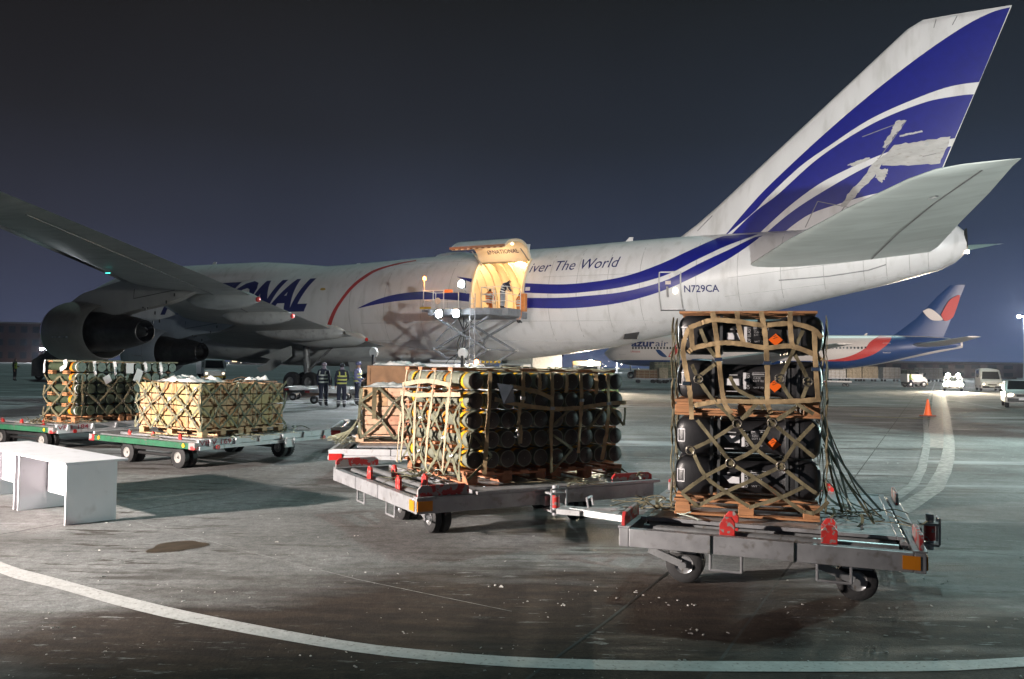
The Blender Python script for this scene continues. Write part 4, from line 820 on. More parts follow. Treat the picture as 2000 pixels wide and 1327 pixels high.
for k, (z, lb) in enumerate(TIER):
    for d_ in range(3):
        x, y = jpos(0.612+0.03*(random.random()-.5), 0.17+d_*0.33+0.012*random.random())
        t = thing('weapon_case', ('front' if d_ == 0 else 'middle' if d_ == 1 else 'rear') + ' black plastic case of the ' + lb, 'case', (x, y, z), AJ+0.03*(random.random()-.5), 'black plastic cases')
        obj('case_body', CB, t)
        for u in (-0.295, -0.235, 0.325, 0.405): obj('clamp_band', CR_, t, (u, 0, 0))
        if d_ == 0:
            yl = -0.137
            flatlab(t, 'white_label', LBLW, [(-0.20, 0.02), (-0.06, 0.01), (-0.06, -0.045), (-0.14, -0.045)] if k < 2 else rectp(-0.19, -0.06, -0.045, 0.012), yl)
            flatlab(t, 'white_bar', LBLW, rectp(-0.045, -0.020, -0.075, 0.065), yl)
            for a, c in (((-0.19, -0.10), (-0.075, -0.068)), ((-0.16, 0.04), (-0.09, 0.055)), ((0.03, 0.05), (0.13, 0.058))): flatlab(t, 'stencil_line', LBLG, rectp(a[0], c[0], min(a[1], c[1]), min(a[1], c[1])+0.008), yl)
            decal_text('stencil_text', 'OF BLAST', LBLG, lambda u, v: (0.010-v, yl-0.001, -0.075+u), 0.14, 0.026, t, bold=0.01)
            for j, (s_, zz) in enumerate((('CASE', 0.012), ('LOT 02', -0.012), ('WT 70', -0.07))): decal_text('stencil_text', s_, LBLG, lambda u, v, zz=zz: (0.04+u, yl-0.001, zz+v), 0.085 if j else 0.06, 0.016, t)
            for q in (rectp(0.035, 0.155, 0.036, 0.039), rectp(0.035, 0.155, 0.068, 0.071), rectp(0.035, 0.038, 0.036, 0.07), rectp(0.152, 0.155, 0.036, 0.07)): flatlab(t, 'stencil_frame', LBLG, q, yl)
            if k == 0: flatlab(t, 'hazard_label', LBLO, [(0.17, -0.075), (0.235, -0.125), (0.255, -0.098), (0.185, -0.048)], yl-0.004)
            else:
                hl = flatlab(t, 'hazard_label', LBLO, [(0.155, -0.045), (0.215, -0.098), (0.275, -0.045), (0.215, 0.008)], yl-0.004)
                b = MB()
                for q in range(5): b.box((0.2+0.012*(q % 3), yl-0.006, -0.035+0.006*q), (0.016, 0.002, 0.004))
                b.build('hazard_print', mat('dark print', (0.05, 0.02, 0.01), 0.6), hl)
            fr = MB(); 
            for q in ((-0.585, -0.52, 0.055, 0.062), (-0.585, -0.52, -0.05, -0.043), (-0.585, -0.578, -0.043, 0.055), (-0.527, -0.52, -0.043, 0.055)): fr.add([(x_, -0.1575+(0.02 if x_ < -0.55 else 0.0), z_) for x_, z_ in rectp(*q)], [(0, 1, 2, 3)])
            fr.build('end_label_frame', LBLW, t)
JTAN = [[(0.315, 2.33), (0.345, 2.156), (0.361, 1.992), (0.377, 1.858), (0.415, 1.576), (0.48, 1.474)], [(0.517, 2.335), (0.54, 2.186), (0.58, 2.046)], [(0.716, 2.335), (0.746, 2.158), (0.761, 1.967), (0.769, 1.791), (0.77, 1.578), (0.799, 1.484)], [(0.948, 2.334), (0.948, 2.232), (0.963, 2.071), (0.984, 2.035)], [(0.133, 2.215), (0.149, 2.019)], [(0.118, 2.2), (0.068, 2.034), (0.092, 1.853), (0.123, 1.703), (0.139, 1.554), (0.147, 1.412)], [(1.141, 2.174), (1.149, 1.914), (1.171, 1.611)],
        [(0.118, 2.2), (0.213, 2.238), (0.33, 2.268), (0.539, 2.253), (0.731, 2.224), (0.948, 2.239), (1.121, 2.196), (1.2, 2.12)], [(0.113, 1.989), (0.164, 2.027), (0.302, 2.058), (0.433, 2.074), (0.576, 2.061), (0.753, 2.033), (0.949, 2.049), (1.129, 1.986), (1.2, 1.93)], [(0.168, 1.532), (0.336, 1.566), (0.451, 1.577), (0.721, 1.577), (1.0, 1.592), (1.192, 1.611)]]
JOL = [[(0.214, 2.193), (0.266, 2.065), (0.332, 1.961), (0.369, 1.902)], [(0.143, 1.884), (0.195, 1.765)], [(0.195, 1.772), (0.318, 1.872), (0.362, 1.902)], [(0.203, 1.75), (0.335, 1.574), (0.509, 1.423)], [(0.464, 1.785), (0.529, 1.675), (0.686, 1.591), (0.743, 1.511)], [(1.052, 2.181), (0.997, 2.064), (0.929, 1.903), (0.867, 1.778)], [(0.867, 1.771), (0.965, 1.605), (1.138, 1.487)], [(0.984, 1.984), (1.054, 1.854), (1.095, 1.761)], [(1.095, 1.746), (1.048, 1.615)], [(0.559, 1.425), (0.735, 1.614)], [(0.855, 1.435), (1.0, 1.541)],
       [(0.193, 1.406), (0.325, 1.244), (0.471, 1.061)], [(0.471, 1.052), (0.679, 0.931), (0.89, 0.788), (1.06, 0.669)], [(0.13, 1.145), (0.333, 1.253), (0.517, 1.384)], [(0.155, 1.146), (0.263, 0.935), (0.441, 0.804), (0.625, 0.691)], [(0.068, 0.775), (0.263, 0.927), (0.471, 1.052)], [(0.068, 0.775), (0.208, 0.667)], [(0.208, 0.675), (0.449, 0.813), (0.679, 0.931), (0.881, 1.039)], [(0.479, 1.061), (0.677, 1.184), (0.801, 1.393)], [(0.525, 1.384), (0.677, 1.184), (0.881, 1.047)], [(0.809, 1.402), (1.004, 1.246), (1.15, 1.124)], [(0.881, 1.047), (1.004, 1.246), (1.141, 1.405)], [(0.881, 1.039), (1.082, 0.887), (1.181, 0.82)], [(0.625, 0.683), (0.89, 0.788), (1.09, 0.896)], [(0.428, 1.488), (0.517, 1.392)], [(0.572, 1.435), (0.659, 1.503)], [(0.769, 1.466), (0.801, 1.401)], [(0.832, 1.419), (0.979, 1.505)], [(1.06, 0.677), (1.152, 0.675), (1.257, 0.769)]]
net = thing('cargo_net', 'tan and olive cargo net hung over the stack of black cases', 'cargo net', (0, 0, 0))
rr = random.Random(11)
for l in JTAN: strap(net, FJ, l, 0.040, TAN, 0.050, rnd=rr)
for l in JOL: strap(net, FJ, l, 0.031, OLIVE, 0.040, rnd=rr)
for u, z in ((0.471, 1.052), (0.881, 1.043), (0.525, 1.388), (0.809, 1.402), (0.138, 1.145), (0.2, 1.76), (0.866, 1.775), (1.09, 1.755)): ring_part(net, FJ, u, z)
for u, z in ((0.365, 1.93), (0.765, 1.905), (0.098, 1.72), (1.15, 1.86)):
    b = MB(); c_ = FJ.p(u, z, 0.075); b.box(c_, (0.066, 0.012, 0.034), Matrix.Rotation(AJ, 3, 'Z')); b.build('buckle', LIPM, net, bevel=0.004)
FJR = Face(jpos(1.225, 0), AJ+math.pi/2); FJL = Face(jpos(-0.005, 0), AJ+math.pi/2, -1)
diamonds(net, FJR, 0.02, 1.0, 0.66, 2.3, 0.42, 0.27, 0.036, OLIVE, 21, off=0.012, rings=False); diamonds(net, FJL, 0.02, 1.0, 0.66, 2.3, 0.42, 0.27, 0.036, OLIVE, 22, off=0.012, rings=False)
for k in range(5):
    u = (0.315, 0.517, 0.716, 0.948, 0.2)[k]; a = FJ.p(u, 2.34, 0.03); c = FJ.p(u+0.02, 2.355, -1.0); b = MB(); b.ribbon([a, a*0.5+c*0.5+Vector((0, 0, 0.012)), c], 0.046, 0.006, (0, 0, 1)); b.build('strap', TAN, net)
for k in range(10):     # slack cords on the right, fanned down to the pallet rim
    a = Vector((*jpos(1.25, 0.1+0.5*rr.random()), 1.5-0.7*rr.random())); e = Vector((*jpos(1.42+0.38*rr.random(), 0.0+0.85*rr.random()), 0.60)); m_ = (a+e)/2 + Vector((0.03*(rr.random()-.5), 0.1*(rr.random()-.5), -0.08*rr.random()))
    b = MB(); b.path(smoothc([tuple(a), tuple(m_), tuple(e)], 12), 0.006, 5) if k % 2 else b.ribbon(smoothc([tuple(a), tuple(m_), tuple(e)], 12), 0.022, 0.005, (0.3, -1, 0.2)); b.build('slack_strap', ROPEW if k % 3 else OLIVE, net, smooth=True)
tangle(net, (*jpos(1.55, 0.35), 0.58), (0.5, 0.7), 0.14, 22, OLIVE, 5); tangle(net, (*jpos(-0.12, 0.35), 0.58), (0.3, 0.6), 0.26, 26, OLIVE, 6)

# ================================================================== 2. banded tubes on the middle dolly
AM = R(29.5)
roller_dolly('steel roller dolly carrying the stack of yellow banded tubes', -0.276, 10.08, AM, 2.95, 2.65)
uld_sheet('aluminium pallet under the yellow banded tubes', 0.10, 10.08, AM, 2.35, 2.44, 0.545)
AF = R(30); CO = Vector((-0.46, 8.78, 0)); fd = Vector((math.cos(AF), math.sin(AF), 0)); ld = Vector((-math.sin(AF), math.cos(AF), 0)); FM = Face(CO[:2], AF); FML = Face(CO[:2], AF+math.pi/2, -1)
def mp_(u, v): q = CO+fd*u+ld*v; return q.x, q.y
for u in (0.5, 1.55):
    x, y = mp_(u, 0.80); wood_pallet('wooden pallet under the ' + ('left' if u < 1 else 'right') + ' half of the yellow banded tubes', x, y, 0.585, AF+math.pi/2, 1.62, 0.98, WOODR)
def tube_mesh(L, r, body, end, band, bandpos):
    b = MB(); b.lathe([(0, 0.01), (0, r*0.97), (0.004, r), (L*0.06, r), (L*0.065, r*0.955), (L*0.30, r*0.955), (L*0.305, r*0.985), (L*0.33, r*0.985), (L*0.335, r*0.93), (L-0.09, r*0.93), (L-0.085, r), (L-0.004, r), (L, r*0.97), (L, 0.01)], ax=(0, 1, 0), n=22); return b.mesh('tube_body', body, True, 30)
def disc_mesh(r, m):
    b = MB(); b.lathe([(-0.003, 0.004), (-0.003, r*0.86), (0.0, r*0.9)], ax=(0, 1, 0), n=22); return b.mesh('end_cap', m, True)
def band_mesh(r, w_, m):
    b = MB(); b.lathe([(0, r*0.96), (0, r*0.985), (w_, r*0.985), (w_, r*0.96)], ax=(0, 1, 0), n=22); return b.mesh('band', m, True, 30)
TL = 0.80; TR_ = 0.094
TM1 = tube_mesh(TL, TR_, TUBEG, TUBEE, YEL, 0); CAPM = disc_mesh(TR_, TUBEE); BY = band_mesh(TR_, 0.075, YEL); BO = band_mesh(TR_, 0.05, ORA)
NCOL, PITU, PITZ, Z0 = 10, 0.2045, 0.2085, 0.845
rows_ = ['bottom', 'second', 'third', 'fourth', 'top']
ORD = ['first', 'second', 'third', 'fourth', 'fifth', 'sixth', 'seventh', 'eighth', 'ninth', 'tenth', 'eleventh']
for j in range(5):
    for i in range(NCOL):
        for d_ in (0, 1):
            if d_ == 1 and i not in (0, 1, NCOL-1) and j != 4: continue
            x, y = mp_(0.10+i*PITU+0.01*(random.random()-.5), (0.0 if d_ == 0 else TL+0.02)+0.012*(random.random()-.5))
            hd_ = 'front' if d_ == 0 else 'rear'
            t = thing('ammunition_tube', f'{hd_} yellow banded tube of the {rows_[j]} row, {ORD[i]} from the lit left side', 'tube', (x, y, Z0+j*PITZ), AF, 'yellow banded tubes on the middle dolly')
            if d_ == 1: t.rotation_euler = (0, 0, AF+math.pi); t.location = (*mp_(0.10+i*PITU, 2*TL+0.02), Z0+j*PITZ)
            obj('tube_body', TM1, t); obj('end_cap', CAPM, t)
            obj('band', BY, t, (0, 0.13, 0)); obj('band', BO, t, (0, 0.56, 0))
tim = thing('dunnage_bars', 'reddish wooden spacer bars between the rows of yellow banded tubes', 'spacer bars')
for j in range(6):
    for v in (0.30, 0.72, 1.1, 1.48):
        z = Z0-PITZ/2+j*PITZ
        if j in (0, 5): 
            a, c = CO+fd*(-0.06)+ld*v, CO+fd*(NCOL*PITU+0.07)+ld*v; b = MB(); b.beam((a.x, a.y, z+(0.016 if j == 5 else -0.016)), (c.x, c.y, z+(0.016 if j == 5 else -0.016)), 0.11, 0.035); b.build('spacer_bar', WOODR, tim, bevel=0.003)
        else:
            for u0, u1 in ((-0.06, 0.02), (NCOL*PITU-0.02, NCOL*PITU+0.08)):
                a, c = CO+fd*u0+ld*v, CO+fd*u1+ld*v
                for dz in (-0.026, 0.026): b = MB(); b.beam((a.x, a.y, z+dz), (c.x, c.y, z+dz), 0.14, 0.03); b.build('spacer_bar', WOODR, tim, bevel=0.003)
net = thing('cargo_net', 'pale strapped cargo net over the yellow banded tubes', 'cargo net'); rr = random.Random(4)
for l in [[(0.24, 1.78), (0.23, 1.46), (0.21, 1.16), (0.19, 0.70)], [(0.65, 1.78), (0.64, 1.5), (0.60, 1.36), (0.60, 1.21)], [(0.62, 1.21), (0.62, 1.01)], [(1.02, 1.77), (1.02, 1.39), (1.01, 1.14), (1.03, 0.68)], [(1.40, 1.77), (1.41, 1.48), (1.40, 1.24), (1.38, 0.88)], [(1.78, 1.77), (1.79, 1.42), (1.77, 1.12), (1.71, 0.79)], [(0.48, 1.63), (0.84, 1.56), (1.02, 1.49)], [(0.30, 1.49), (0.60, 1.43), (1.02, 1.38), (1.41, 1.39), (1.79, 1.43), (2.05, 1.44)], [(0.85, 1.77), (0.86, 1.55)], [(1.21, 1.77), (1.21, 1.56)], [(1.61, 1.77), (1.62, 1.54)]]: strap(net, FM, l, 0.045, TAN, 0.05, rnd=rr)
for l in [[(1.40, 1.78), (1.51, 1.45), (1.47, 1.15), (1.55, 0.70)], [(1.0, 1.78), (1.11, 1.47), (1.14, 1.17), (1.15, 0.72)], [(0.61, 1.78), (0.67, 1.48), (0.76, 1.1), (0.82, 0.7)], [(0.19, 1.78), (0.24, 1.5), (0.29, 1.23), (0.38, 0.7)], [(1.6, 1.5), (1.1, 1.49), (0.67, 1.51), (-0.02, 1.54)], [(1.55, 1.6), (0.83, 1.66), (0.21, 1.63)], [(1.56, 1.25), (1.62, 0.9), (1.66, 0.66)]]: strap(net, FML, l, 0.05, PALEW, 0.085, rnd=rr)
diamonds(net, FML, 0.0, 1.6, 0.66, 1.45, 0.40, 0.20, 0.036, OLIVEG, 31, off=0.065); diamonds(net, FM, 0.0, 2.05, 0.66, 1.4, 0.5, 0.25, 0.030, OLIVE, 32, off=0.03, skip=0.62, rings=False)
for k in range(6):
    u = (0.24, 0.65, 1.02, 1.40, 1.78, 0.45)[k]; a = FM.p(u, 1.80, 0.03); c = FM.p(u+0.05, 1.805, -1.6); b = MB(); b.ribbon([a, a*0.5+c*0.5+Vector((0, 0, 0.008)), c], 0.045, 0.006, (0, 0, 1)); b.build('strap', OLIVEG, net)
for u, z in ((0.64, 1.50), (1.02, 1.385), (1.41, 1.47), (1.79, 1.43)): b = MB(); b.box(FM.p(u, z, 0.07), (0.06, 0.012, 0.035), Matrix.Rotation(AF, 3, 'Z')); b.build('buckle', STEEL, net, bevel=0.004)
b = MB(); hk = [FM.p(0.575, 1.19, 0.085), FM.p(0.56, 1.15, 0.09), FM.p(0.575, 1.11, 0.095), FM.p(0.55, 1.085, 0.09), FM.p(0.525, 1.10, 0.085)]; b.path(smoothc([tuple(q) for q in hk], 12), 0.012, 6); b.build('hook', LIPM, net, smooth=True)
tangle(net, (*mp_(-0.14, 0.75), 0.58), (0.25, 1.3), 0.16, 34, OLIVEG, 8); tangle(net, (*mp_(1.0, -0.10), 0.58), (1.7, 0.2), 0.08, 18, OLIVE, 9); tangle(net, (*mp_(1.95, -0.06), 0.58), (0.3, 0.3), 0.22, 14, OLIVE, 19)
tangle(net, (*mp_(1.0, 0.8), 1.80), (1.7, 1.2), 0.06, 30, OLIVEG, 10)
b = MB(); q = [FM.p(0.30, 1.66, 0.1), FM.p(0.47, 1.64, 0.14), FM.p(0.50, 1.46, 0.12), FM.p(0.38, 1.44, 0.1)]; b.add(q+[p_+FM.n*0.01 for p_ in q], [(0, 1, 2, 3), (7, 6, 5, 4)]); o = b.build('document_pouch', mat('clear pouch', (0.12, 0.14, 0.17), 0.12, var=0.2, spec=0.8)); tag(o, 'glossy document pouch hanging on the front of the yellow banded tubes', 'document pouch')
crumple('plastic_film', 'thin white plastic film lying on top of the yellow banded tubes', 'plastic film', *mp_(0.75, 0.75), 1.80, AF, 0.8, 0.5, 0.03, FILM, 3)

# ================================================================== 3. pale crates on the green fronted dolly, 4. olive tubes behind it
def green_dolly(label, cx, cy, rz, L, W, number, extra):
    t = thing('cargo_dolly', label, 'cargo dolly', (cx, cy, 0), rz, 'green and white cargo dollies'); X, Y = L/2, W/2
    for y, s_ in ((-Y+0.03, -1), (Y-0.03, 1)):
        b = MB(); b.beam((-X+0.075, y, 0.48), (X, y, 0.48), 0.05, 0.10); b.beam((-X+0.075, y+s_*0.03, 0.395), (X, y+s_*0.03, 0.395), 0.06, 0.06); bb = b.build('side_beam', DWHITE, t, bevel=0.004)
        for k in range(6):
            x = -X+0.3+k*(L-0.5)/5; b = MB(); b.poly([(x-0.035, 0.425), (x+0.035, 0.425), (x+0.012, 0.53), (x-0.012, 0.53)], 0.04, 'y', y+s_*0.045); b.build('gusset', DWHITE, bb)
    for x, m_ in ((-X+0.035, GREENP), (X-0.035, DWHITE)):
        b = MB(); b.beam((x, -Y+0.16, 0.43), (x, Y-0.16, 0.43), 0.07, 0.10); b.build('end_beam', m_, t, bevel=0.005)
        for y in (-Y+0.08, Y-0.08): b = MB(); b.box((x, y, 0.43), (0.078, 0.155, 0.115)); b.build('end_block', REDW if m_ == GREENP else DWHITE, t, bevel=0.004)
    b = MB(); b.lathe([(-0.004, 0.001), (-0.004, 0.036), (0.004, 0.036)], (-X-0.006, -Y+0.28, 0.435), (-1, 0, 0), 14, True); b.build('reflector', YEL, t)
    b = MB(); b.lathe([(-0.004, 0.001), (-0.004, 0.036), (0.004, 0.036)], (-X-0.006, Y-0.30, 0.435), (-1, 0, 0), 14, True); b.build('reflector', ORA, t)
    for x in (-X+0.42, X-0.25): b = MB(); b.lathe([(-0.004, 0.001), (-0.004, 0.04), (0.006, 0.04)], (x, -Y-0.062, 0.40), (0, -1, 0), 16, True); b.build('reflector', REDC, t)
    for k in range(8): x = -X+0.2+k*(L-0.4)/7; b = MB(); b.tube((x, -Y+0.07, 0.47), (x, Y-0.07, 0.47), 0.03, 0.03, 8); b.build('roller', STEEL, t, smooth=True)
    for x in (-X*0.5, X*0.5): b = MB(); b.beam((x, -Y+0.1, 0.39), (x, Y-0.1, 0.39), 0.1, 0.08); b.build('cross_member', BLACKP, t)
    for y in (-Y*0.55, -Y*0.05, Y*0.4):
        b = MB(); b.poly([(y-0.05, 0.47), (y+0.05, 0.47), (y+0.035, 0.56), (y+0.01, 0.60), (y-0.03, 0.58)], 0.03, 'x', -X+0.22); b.build('end_stop', REDP, t)
    for x in (-X+0.37, X-0.55):
        b = MB(); b.tube((x, -W*0.26, 0.19), (x, W*0.26, 0.19), 0.03, 0.03, 8); b.box((x, 0, 0.29), (0.18, 1.2, 0.06)); b.build('axle', BLACKP, t)
        for y in (-0.70, 0.70):
            for s_ in (-0.07, 0.10): wheel_part(t, (x+s_, y, 0.185), 0.185, 0.11, 0.0, RIM if x < 0 else STEEL)
    b = MB(); b.box((X*0.25, -Y-0.09, 0.36), (0.22, 0.02, 0.15)); b.path([(X*0.25-0.1, -Y-0.1, 0.30), (X*0.25-0.1, -Y-0.14, 0.46), (X*0.25+0.1, -Y-0.14, 0.46), (X*0.25+0.1, -Y-0.1, 0.30)], 0.012, 6); b.build('brake_lever', DWHITE, t)
    INK = mat('red brushed lettering', (0.30, 0.03, 0.05), 0.6, var=0.2)
    decal_text('dolly_number', number, INK, lambda u, v: (-X+0.09+u, -Y-0.003, 0.438+v), 0.56 if len(number) < 8 else 0.66, 0.085, t, bold=0.008)
    if extra: decal_text('dolly_number', extra, INK, lambda u, v: (X-0.75+u, -Y-0.003, 0.445+v), 0.06, 0.085, t)
    return t
RD, LDg = Vector((math.cos(R(59.2)), math.sin(R(59.2)), 0)), Vector((-math.sin(R(59.2)), math.cos(R(59.2)), 0)); C1 = Vector((-5.18, 13.77, 0))
c_ = C1+RD*1.6+LDg*1.45; green_dolly('white dolly with green front beam, number 169, carrying pale wooden crates', c_.x, c_.y, R(59.2), 3.2, 2.9, 'VP V 169', '8')
LC = C1+RD*0.36+LDg*0.30
def l3(u, v): q = LC+RD*u+LDg*v; return q.x, q.y
x, y = l3(0.95, 0.85); uld_sheet('thin aluminium pallet under the pale wooden crates', x+0.05, y+0.1, R(59.2), 2.4, 2.2, 0.505)
for u in (0.47, 1.42):
    x, y = l3(u, 0.85); wood_pallet('pale wooden pallet under the ' + ('near' if u < 1 else 'far') + ' pale crates on the dolly numbered 169', x, y, 0.54, R(59.2)+math.pi/2, 1.7, 0.92, WOODL)
def crate_mesh(L, W, H, m):
    b = MB(); e = 0.012
    b.box((0, 0, 0), (L-2*e, W-2*e, H-2*e)); body = b
    for z in (-H/2+0.035, H/2-0.035):
        for y in (-W/2+e/2, W/2-e/2): b.box((0, y, z), (L, e, 0.06))
        for x in (-L/2+e/2, L/2-e/2): b.box((x, 0, z), (e, W-2*e, 0.06))
    for x in (-L/2+0.03, L/2-0.03):
        for y in (-W/2+e/2, W/2-e/2): b.box((x, y, 0), (0.06, e, H-0.132))
    return b.mesh('crate', m)
CW, CD, CH = 0.265, 0.34, 0.192
CMS = [crate_mesh(CW-0.014, CD-0.014, CH-0.010, m_) for m_ in (WOODL, mat('yellowish crate wood', (0.42, 0.31, 0.14), 0.7, var=0.15, scale=5, bump=0.15), mat('orange crate wood', (0.48, 0.25, 0.11), 0.7, var=0.15, scale=5, bump=0.15))]
colr = random.Random(9); tiers = ['bottom', 'second', 'third', 'top']
for j in range(4):
    for i in range(7):
        for k in range(5):
            if 0 < i < 6 and 0 < k and j < 3 and not (k == 4): continue
            x, y = l3(CW*(i+0.5)+0.004*colr.random(), CD*(k+0.5)); z = 0.685+CH*(j+0.5)
            o = obj('ammunition_crate', CMS[colr.choice((0, 0, 0, 1, 1, 2))], None, (x, y, z), (0, 0, R(59.2)+0.012*(colr.random()-.5)))
            tag(o, f'pale wooden crate, {tiers[j]} tier, {ORD[i]} along the long side, {ORD[k]} row deep', 'crate', 'pale wooden crates')
for j in range(4):
    for k in range(5):
        q0 = Face(l3(0, 0), R(149.2), -1); b = MB(); u0, z0_ = CD*(k+0.5), 0.685+CH*(j+0.5)
        b.add([q0.p(u0-0.035, z0_-0.03, 0.004), q0.p(u0+0.04, z0_-0.03, 0.004), q0.p(u0+0.04, z0_+0.035, 0.004), q0.p(u0-0.035, z0_+0.035, 0.004)], [(0, 1, 2, 3)])
        if (j*5+k) % 3 == 0: tag(b.build('paper_label', PAPER), f'small white label on the lit end of the {tiers[j]} tier crate, {ORD[k]} row deep', 'label', 'labels on the pale crates')
F3, F3L = Face(l3(0, 0), R(59.2)), Face(l3(0, 0), R(149.2), -1)
net = thing('cargo_net', 'grey green diamond cargo net over the pale wooden crates', 'cargo net')
diamonds(net, F3, -0.02, 1.88, 0.66, 1.46, 0.42, 0.22, 0.034, OLIVEG, 41); diamonds(net, F3L, -0.02, 1.72, 0.66, 1.46, 0.46, 0.22, 0.036, OLIVEG, 42)
for u in (0.35, 0.75, 1.15, 1.55): strap(net, F3, [(u, 1.47), (u+0.01, 1.1), (u, 0.68)], 0.016, PALEW, 0.02, 'tie_strap')
for u in (0.35, 0.75, 1.15, 1.5): strap(net, F3L, [(u, 1.47), (u+0.01, 1.1), (u, 0.68)], 0.016, PALEW, 0.02, 'tie_strap')
tangle(net, (*l3(0.95, 0.8), 1.46), (1.5, 1.4), 0.16, 70, WOODD, 12, 0.035); tangle(net, (*l3(0.9, -0.12), 0.53), (0.4, 1.2), 0.10, 26, OLIVEG, 13); tangle(net, (*l3(-0.14, 0.8), 0.53), (0.6, 0.5), 0.10, 16, OLIVEG, 14); tangle(net, (*l3(2.05, 0.1), 0.53), (0.3, 0.5), 0.2, 14, OLIVEG, 15)
crumple('plastic_film', 'crumpled white plastic film on the near end of the pale crates', 'plastic film', *l3(0.36, 0.75), 1.47, R(59.2), 0.75, 1.1, 0.13, FILM, 7)
crumple('plastic_film', 'small scrap of white plastic film on the far end of the pale crates', 'plastic film', *l3(1.5, 0.35), 1.50, R(40), 0.4, 0.25, 0.10, FILM, 8)

A4 = R(62); R4, L4 = Vector((math.cos(A4), math.sin(A4), 0)), Vector((-math.sin(A4), math.cos(A4), 0)); C4 = Vector((-8.95, 16.4, 0)); c_ = C4+R4*1.6+L4*1.45
green_dolly('white dolly with green front beam, number 184, carrying olive drab tubes', c_.x, c_.y, A4, 3.2, 2.9, 'VP 1 184', '')
T4 = C4+R4*0.55+L4*0.12
def l4(u, v): q = T4+R4*u+L4*v; return q.x, q.y
x, y = l4(1.0, 1.2); uld_sheet('dark scuffed pallet under the olive drab tubes', x, y, A4, 2.6, 2.44, 0.505)
for u in (0.55, 1.75): x, y = l4(u, 0.52); wood_pallet('wooden pallet under the ' + ('near' if u < 1 else 'far') + ' half of the olive drab tubes', x, y, 0.54, A4+math.pi/2, 1.05, 1.15, WOODP)
TM4 = tube_mesh(1.0, 0.100, TUBEO, None, None, 0); B4 = band_mesh(0.100, 0.08, ORA); B4g = band_mesh(0.100, 0.03, LBLW)
for j in range(5):
    for i in range(11):
        x, y = l4(0.11+i*0.222, 0.0); t = thing('ammunition_tube', f'olive drab tube of the {rows_[j]} row, {ORD[i]} from the orange banded side', 'tube', (x, y, 0.79+j*0.222), A4, 'olive drab tubes')
        obj('tube_body', TM4, t); obj('band', B4, t, (0, 0.20, 0)); obj('band', B4g, t, (0, 0.06, 0))
tim = thing('dunnage_bars', 'orange wooden spacer bars between the rows of olive drab tubes', 'spacer bars')
for j in range(6):
    for v in (0.32, 0.80):
        z = 0.79-0.111+j*0.222; a, c = T4+R4*(-0.05)+L4*v, T4+R4*(11*0.222+0.05)+L4*v
        if j in (0, 5): b = MB(); b.beam((a.x, a.y, z), (c.x, c.y, z), 0.13, 0.03); b.build('spacer_bar', WOODP, tim)
        else:
            for q, e in ((a, 1), (c, -1)):
                for dz in (-0.02, 0.02): b = MB(); b.beam((q.x, q.y, z+dz), (q.x+R4.x*0.09*e, q.y+R4.y*0.09*e, z+dz), 0.15, 0.03); b.build('spacer_bar', WOODP, tim)
F4, F4L = Face(l4(0, 0), A4), Face(l4(0, 0), A4+math.pi/2, -1)
net = thing('cargo_net', 'dark olive cargo net over the olive drab tubes', 'cargo net')
diamonds(net, F4, 0.1, 2.45, 0.66, 1.5, 0.55, 0.27, 0.036, OLIVE, 51, jit=0.07); diamonds(net, F4L, 0.0, 1.0, 0.66, 1.5, 0.4, 0.22, 0.034, OLIVE, 52)
strap(net, F4, [(0, 1.80), (0.8, 1.80), (1.6, 1.79), (2.45, 1.79)], 0.03, OLIVEG, 0.02); strap(net, F4L, [(0, 1.8), (1.0, 1.8)], 0.03, OLIVEG, 0.02)
for u in (0.33, 0.80, 1.55, 1.95): 
    s_ = strap(net, F4, [(u, 1.80), (u+0.02, 1.68), (u+0.03, 1.58)], 0.06, PAPER, 0.05, 'white_strap'); b = MB(); c_ = F4.p(u+0.03, 1.55, 0.06); b.path([c_+Vector((0.02*math.cos(t_), 0.02*math.sin(t_)*0.3, 0.035*math.sin(t_))) for t_ in [i*0.7 for i in range(10)]], 0.008, 5); b.build('hook', GALV, net)
strap(net, F4L, [(0.30, 1.82), (0.28, 1.7), (0.45, 1.62)], 0.09, PAPER, 0.06, 'white_strap'); strap(net, F4L, [(0.95, 1.82), (0.98, 1.55)], 0.05, PAPER, 0.06, 'white_strap')
tangle(net, (*l4(-0.2, 0.7), 0.53), (0.5, 0.9), 0.3, 36, OLIVE, 16); tangle(net, (*l4(0.1, -0.02), 0.55), (0.4, 0.2), 0.15, 10, OLIVEG, 17)
for k, (u, z, w_, h_, a) in enumerate(((0.62, 1.43, 0.16, 0.16, 0.5), (1.15, 1.66, 0.18, 0.22, 0.0), (1.36, 1.50, 0.17, 0.28, -0.4))):
    b = MB(); q = [F4.p(u+(cx*math.cos(a)-cz*math.sin(a)), z+(cx*math.sin(a)+cz*math.cos(a)), 0.09) for cx, cz in ((-w_/2, -h_/2), (w_/2, -h_/2), (w_/2, h_/2), (-w_/2, h_/2))]; b.add(q+[p_+F4.n*0.004 for p_ in q], [(0, 1, 2, 3), (7, 6, 5, 4)])
    tag(b.build('paper_tag', PAPER), ('tilted small white tag on the olive drab tubes', 'upright folded white paper on the olive drab tubes, near the top', 'large leaning white sheet on the olive drab tubes')[k], 'paper tag')

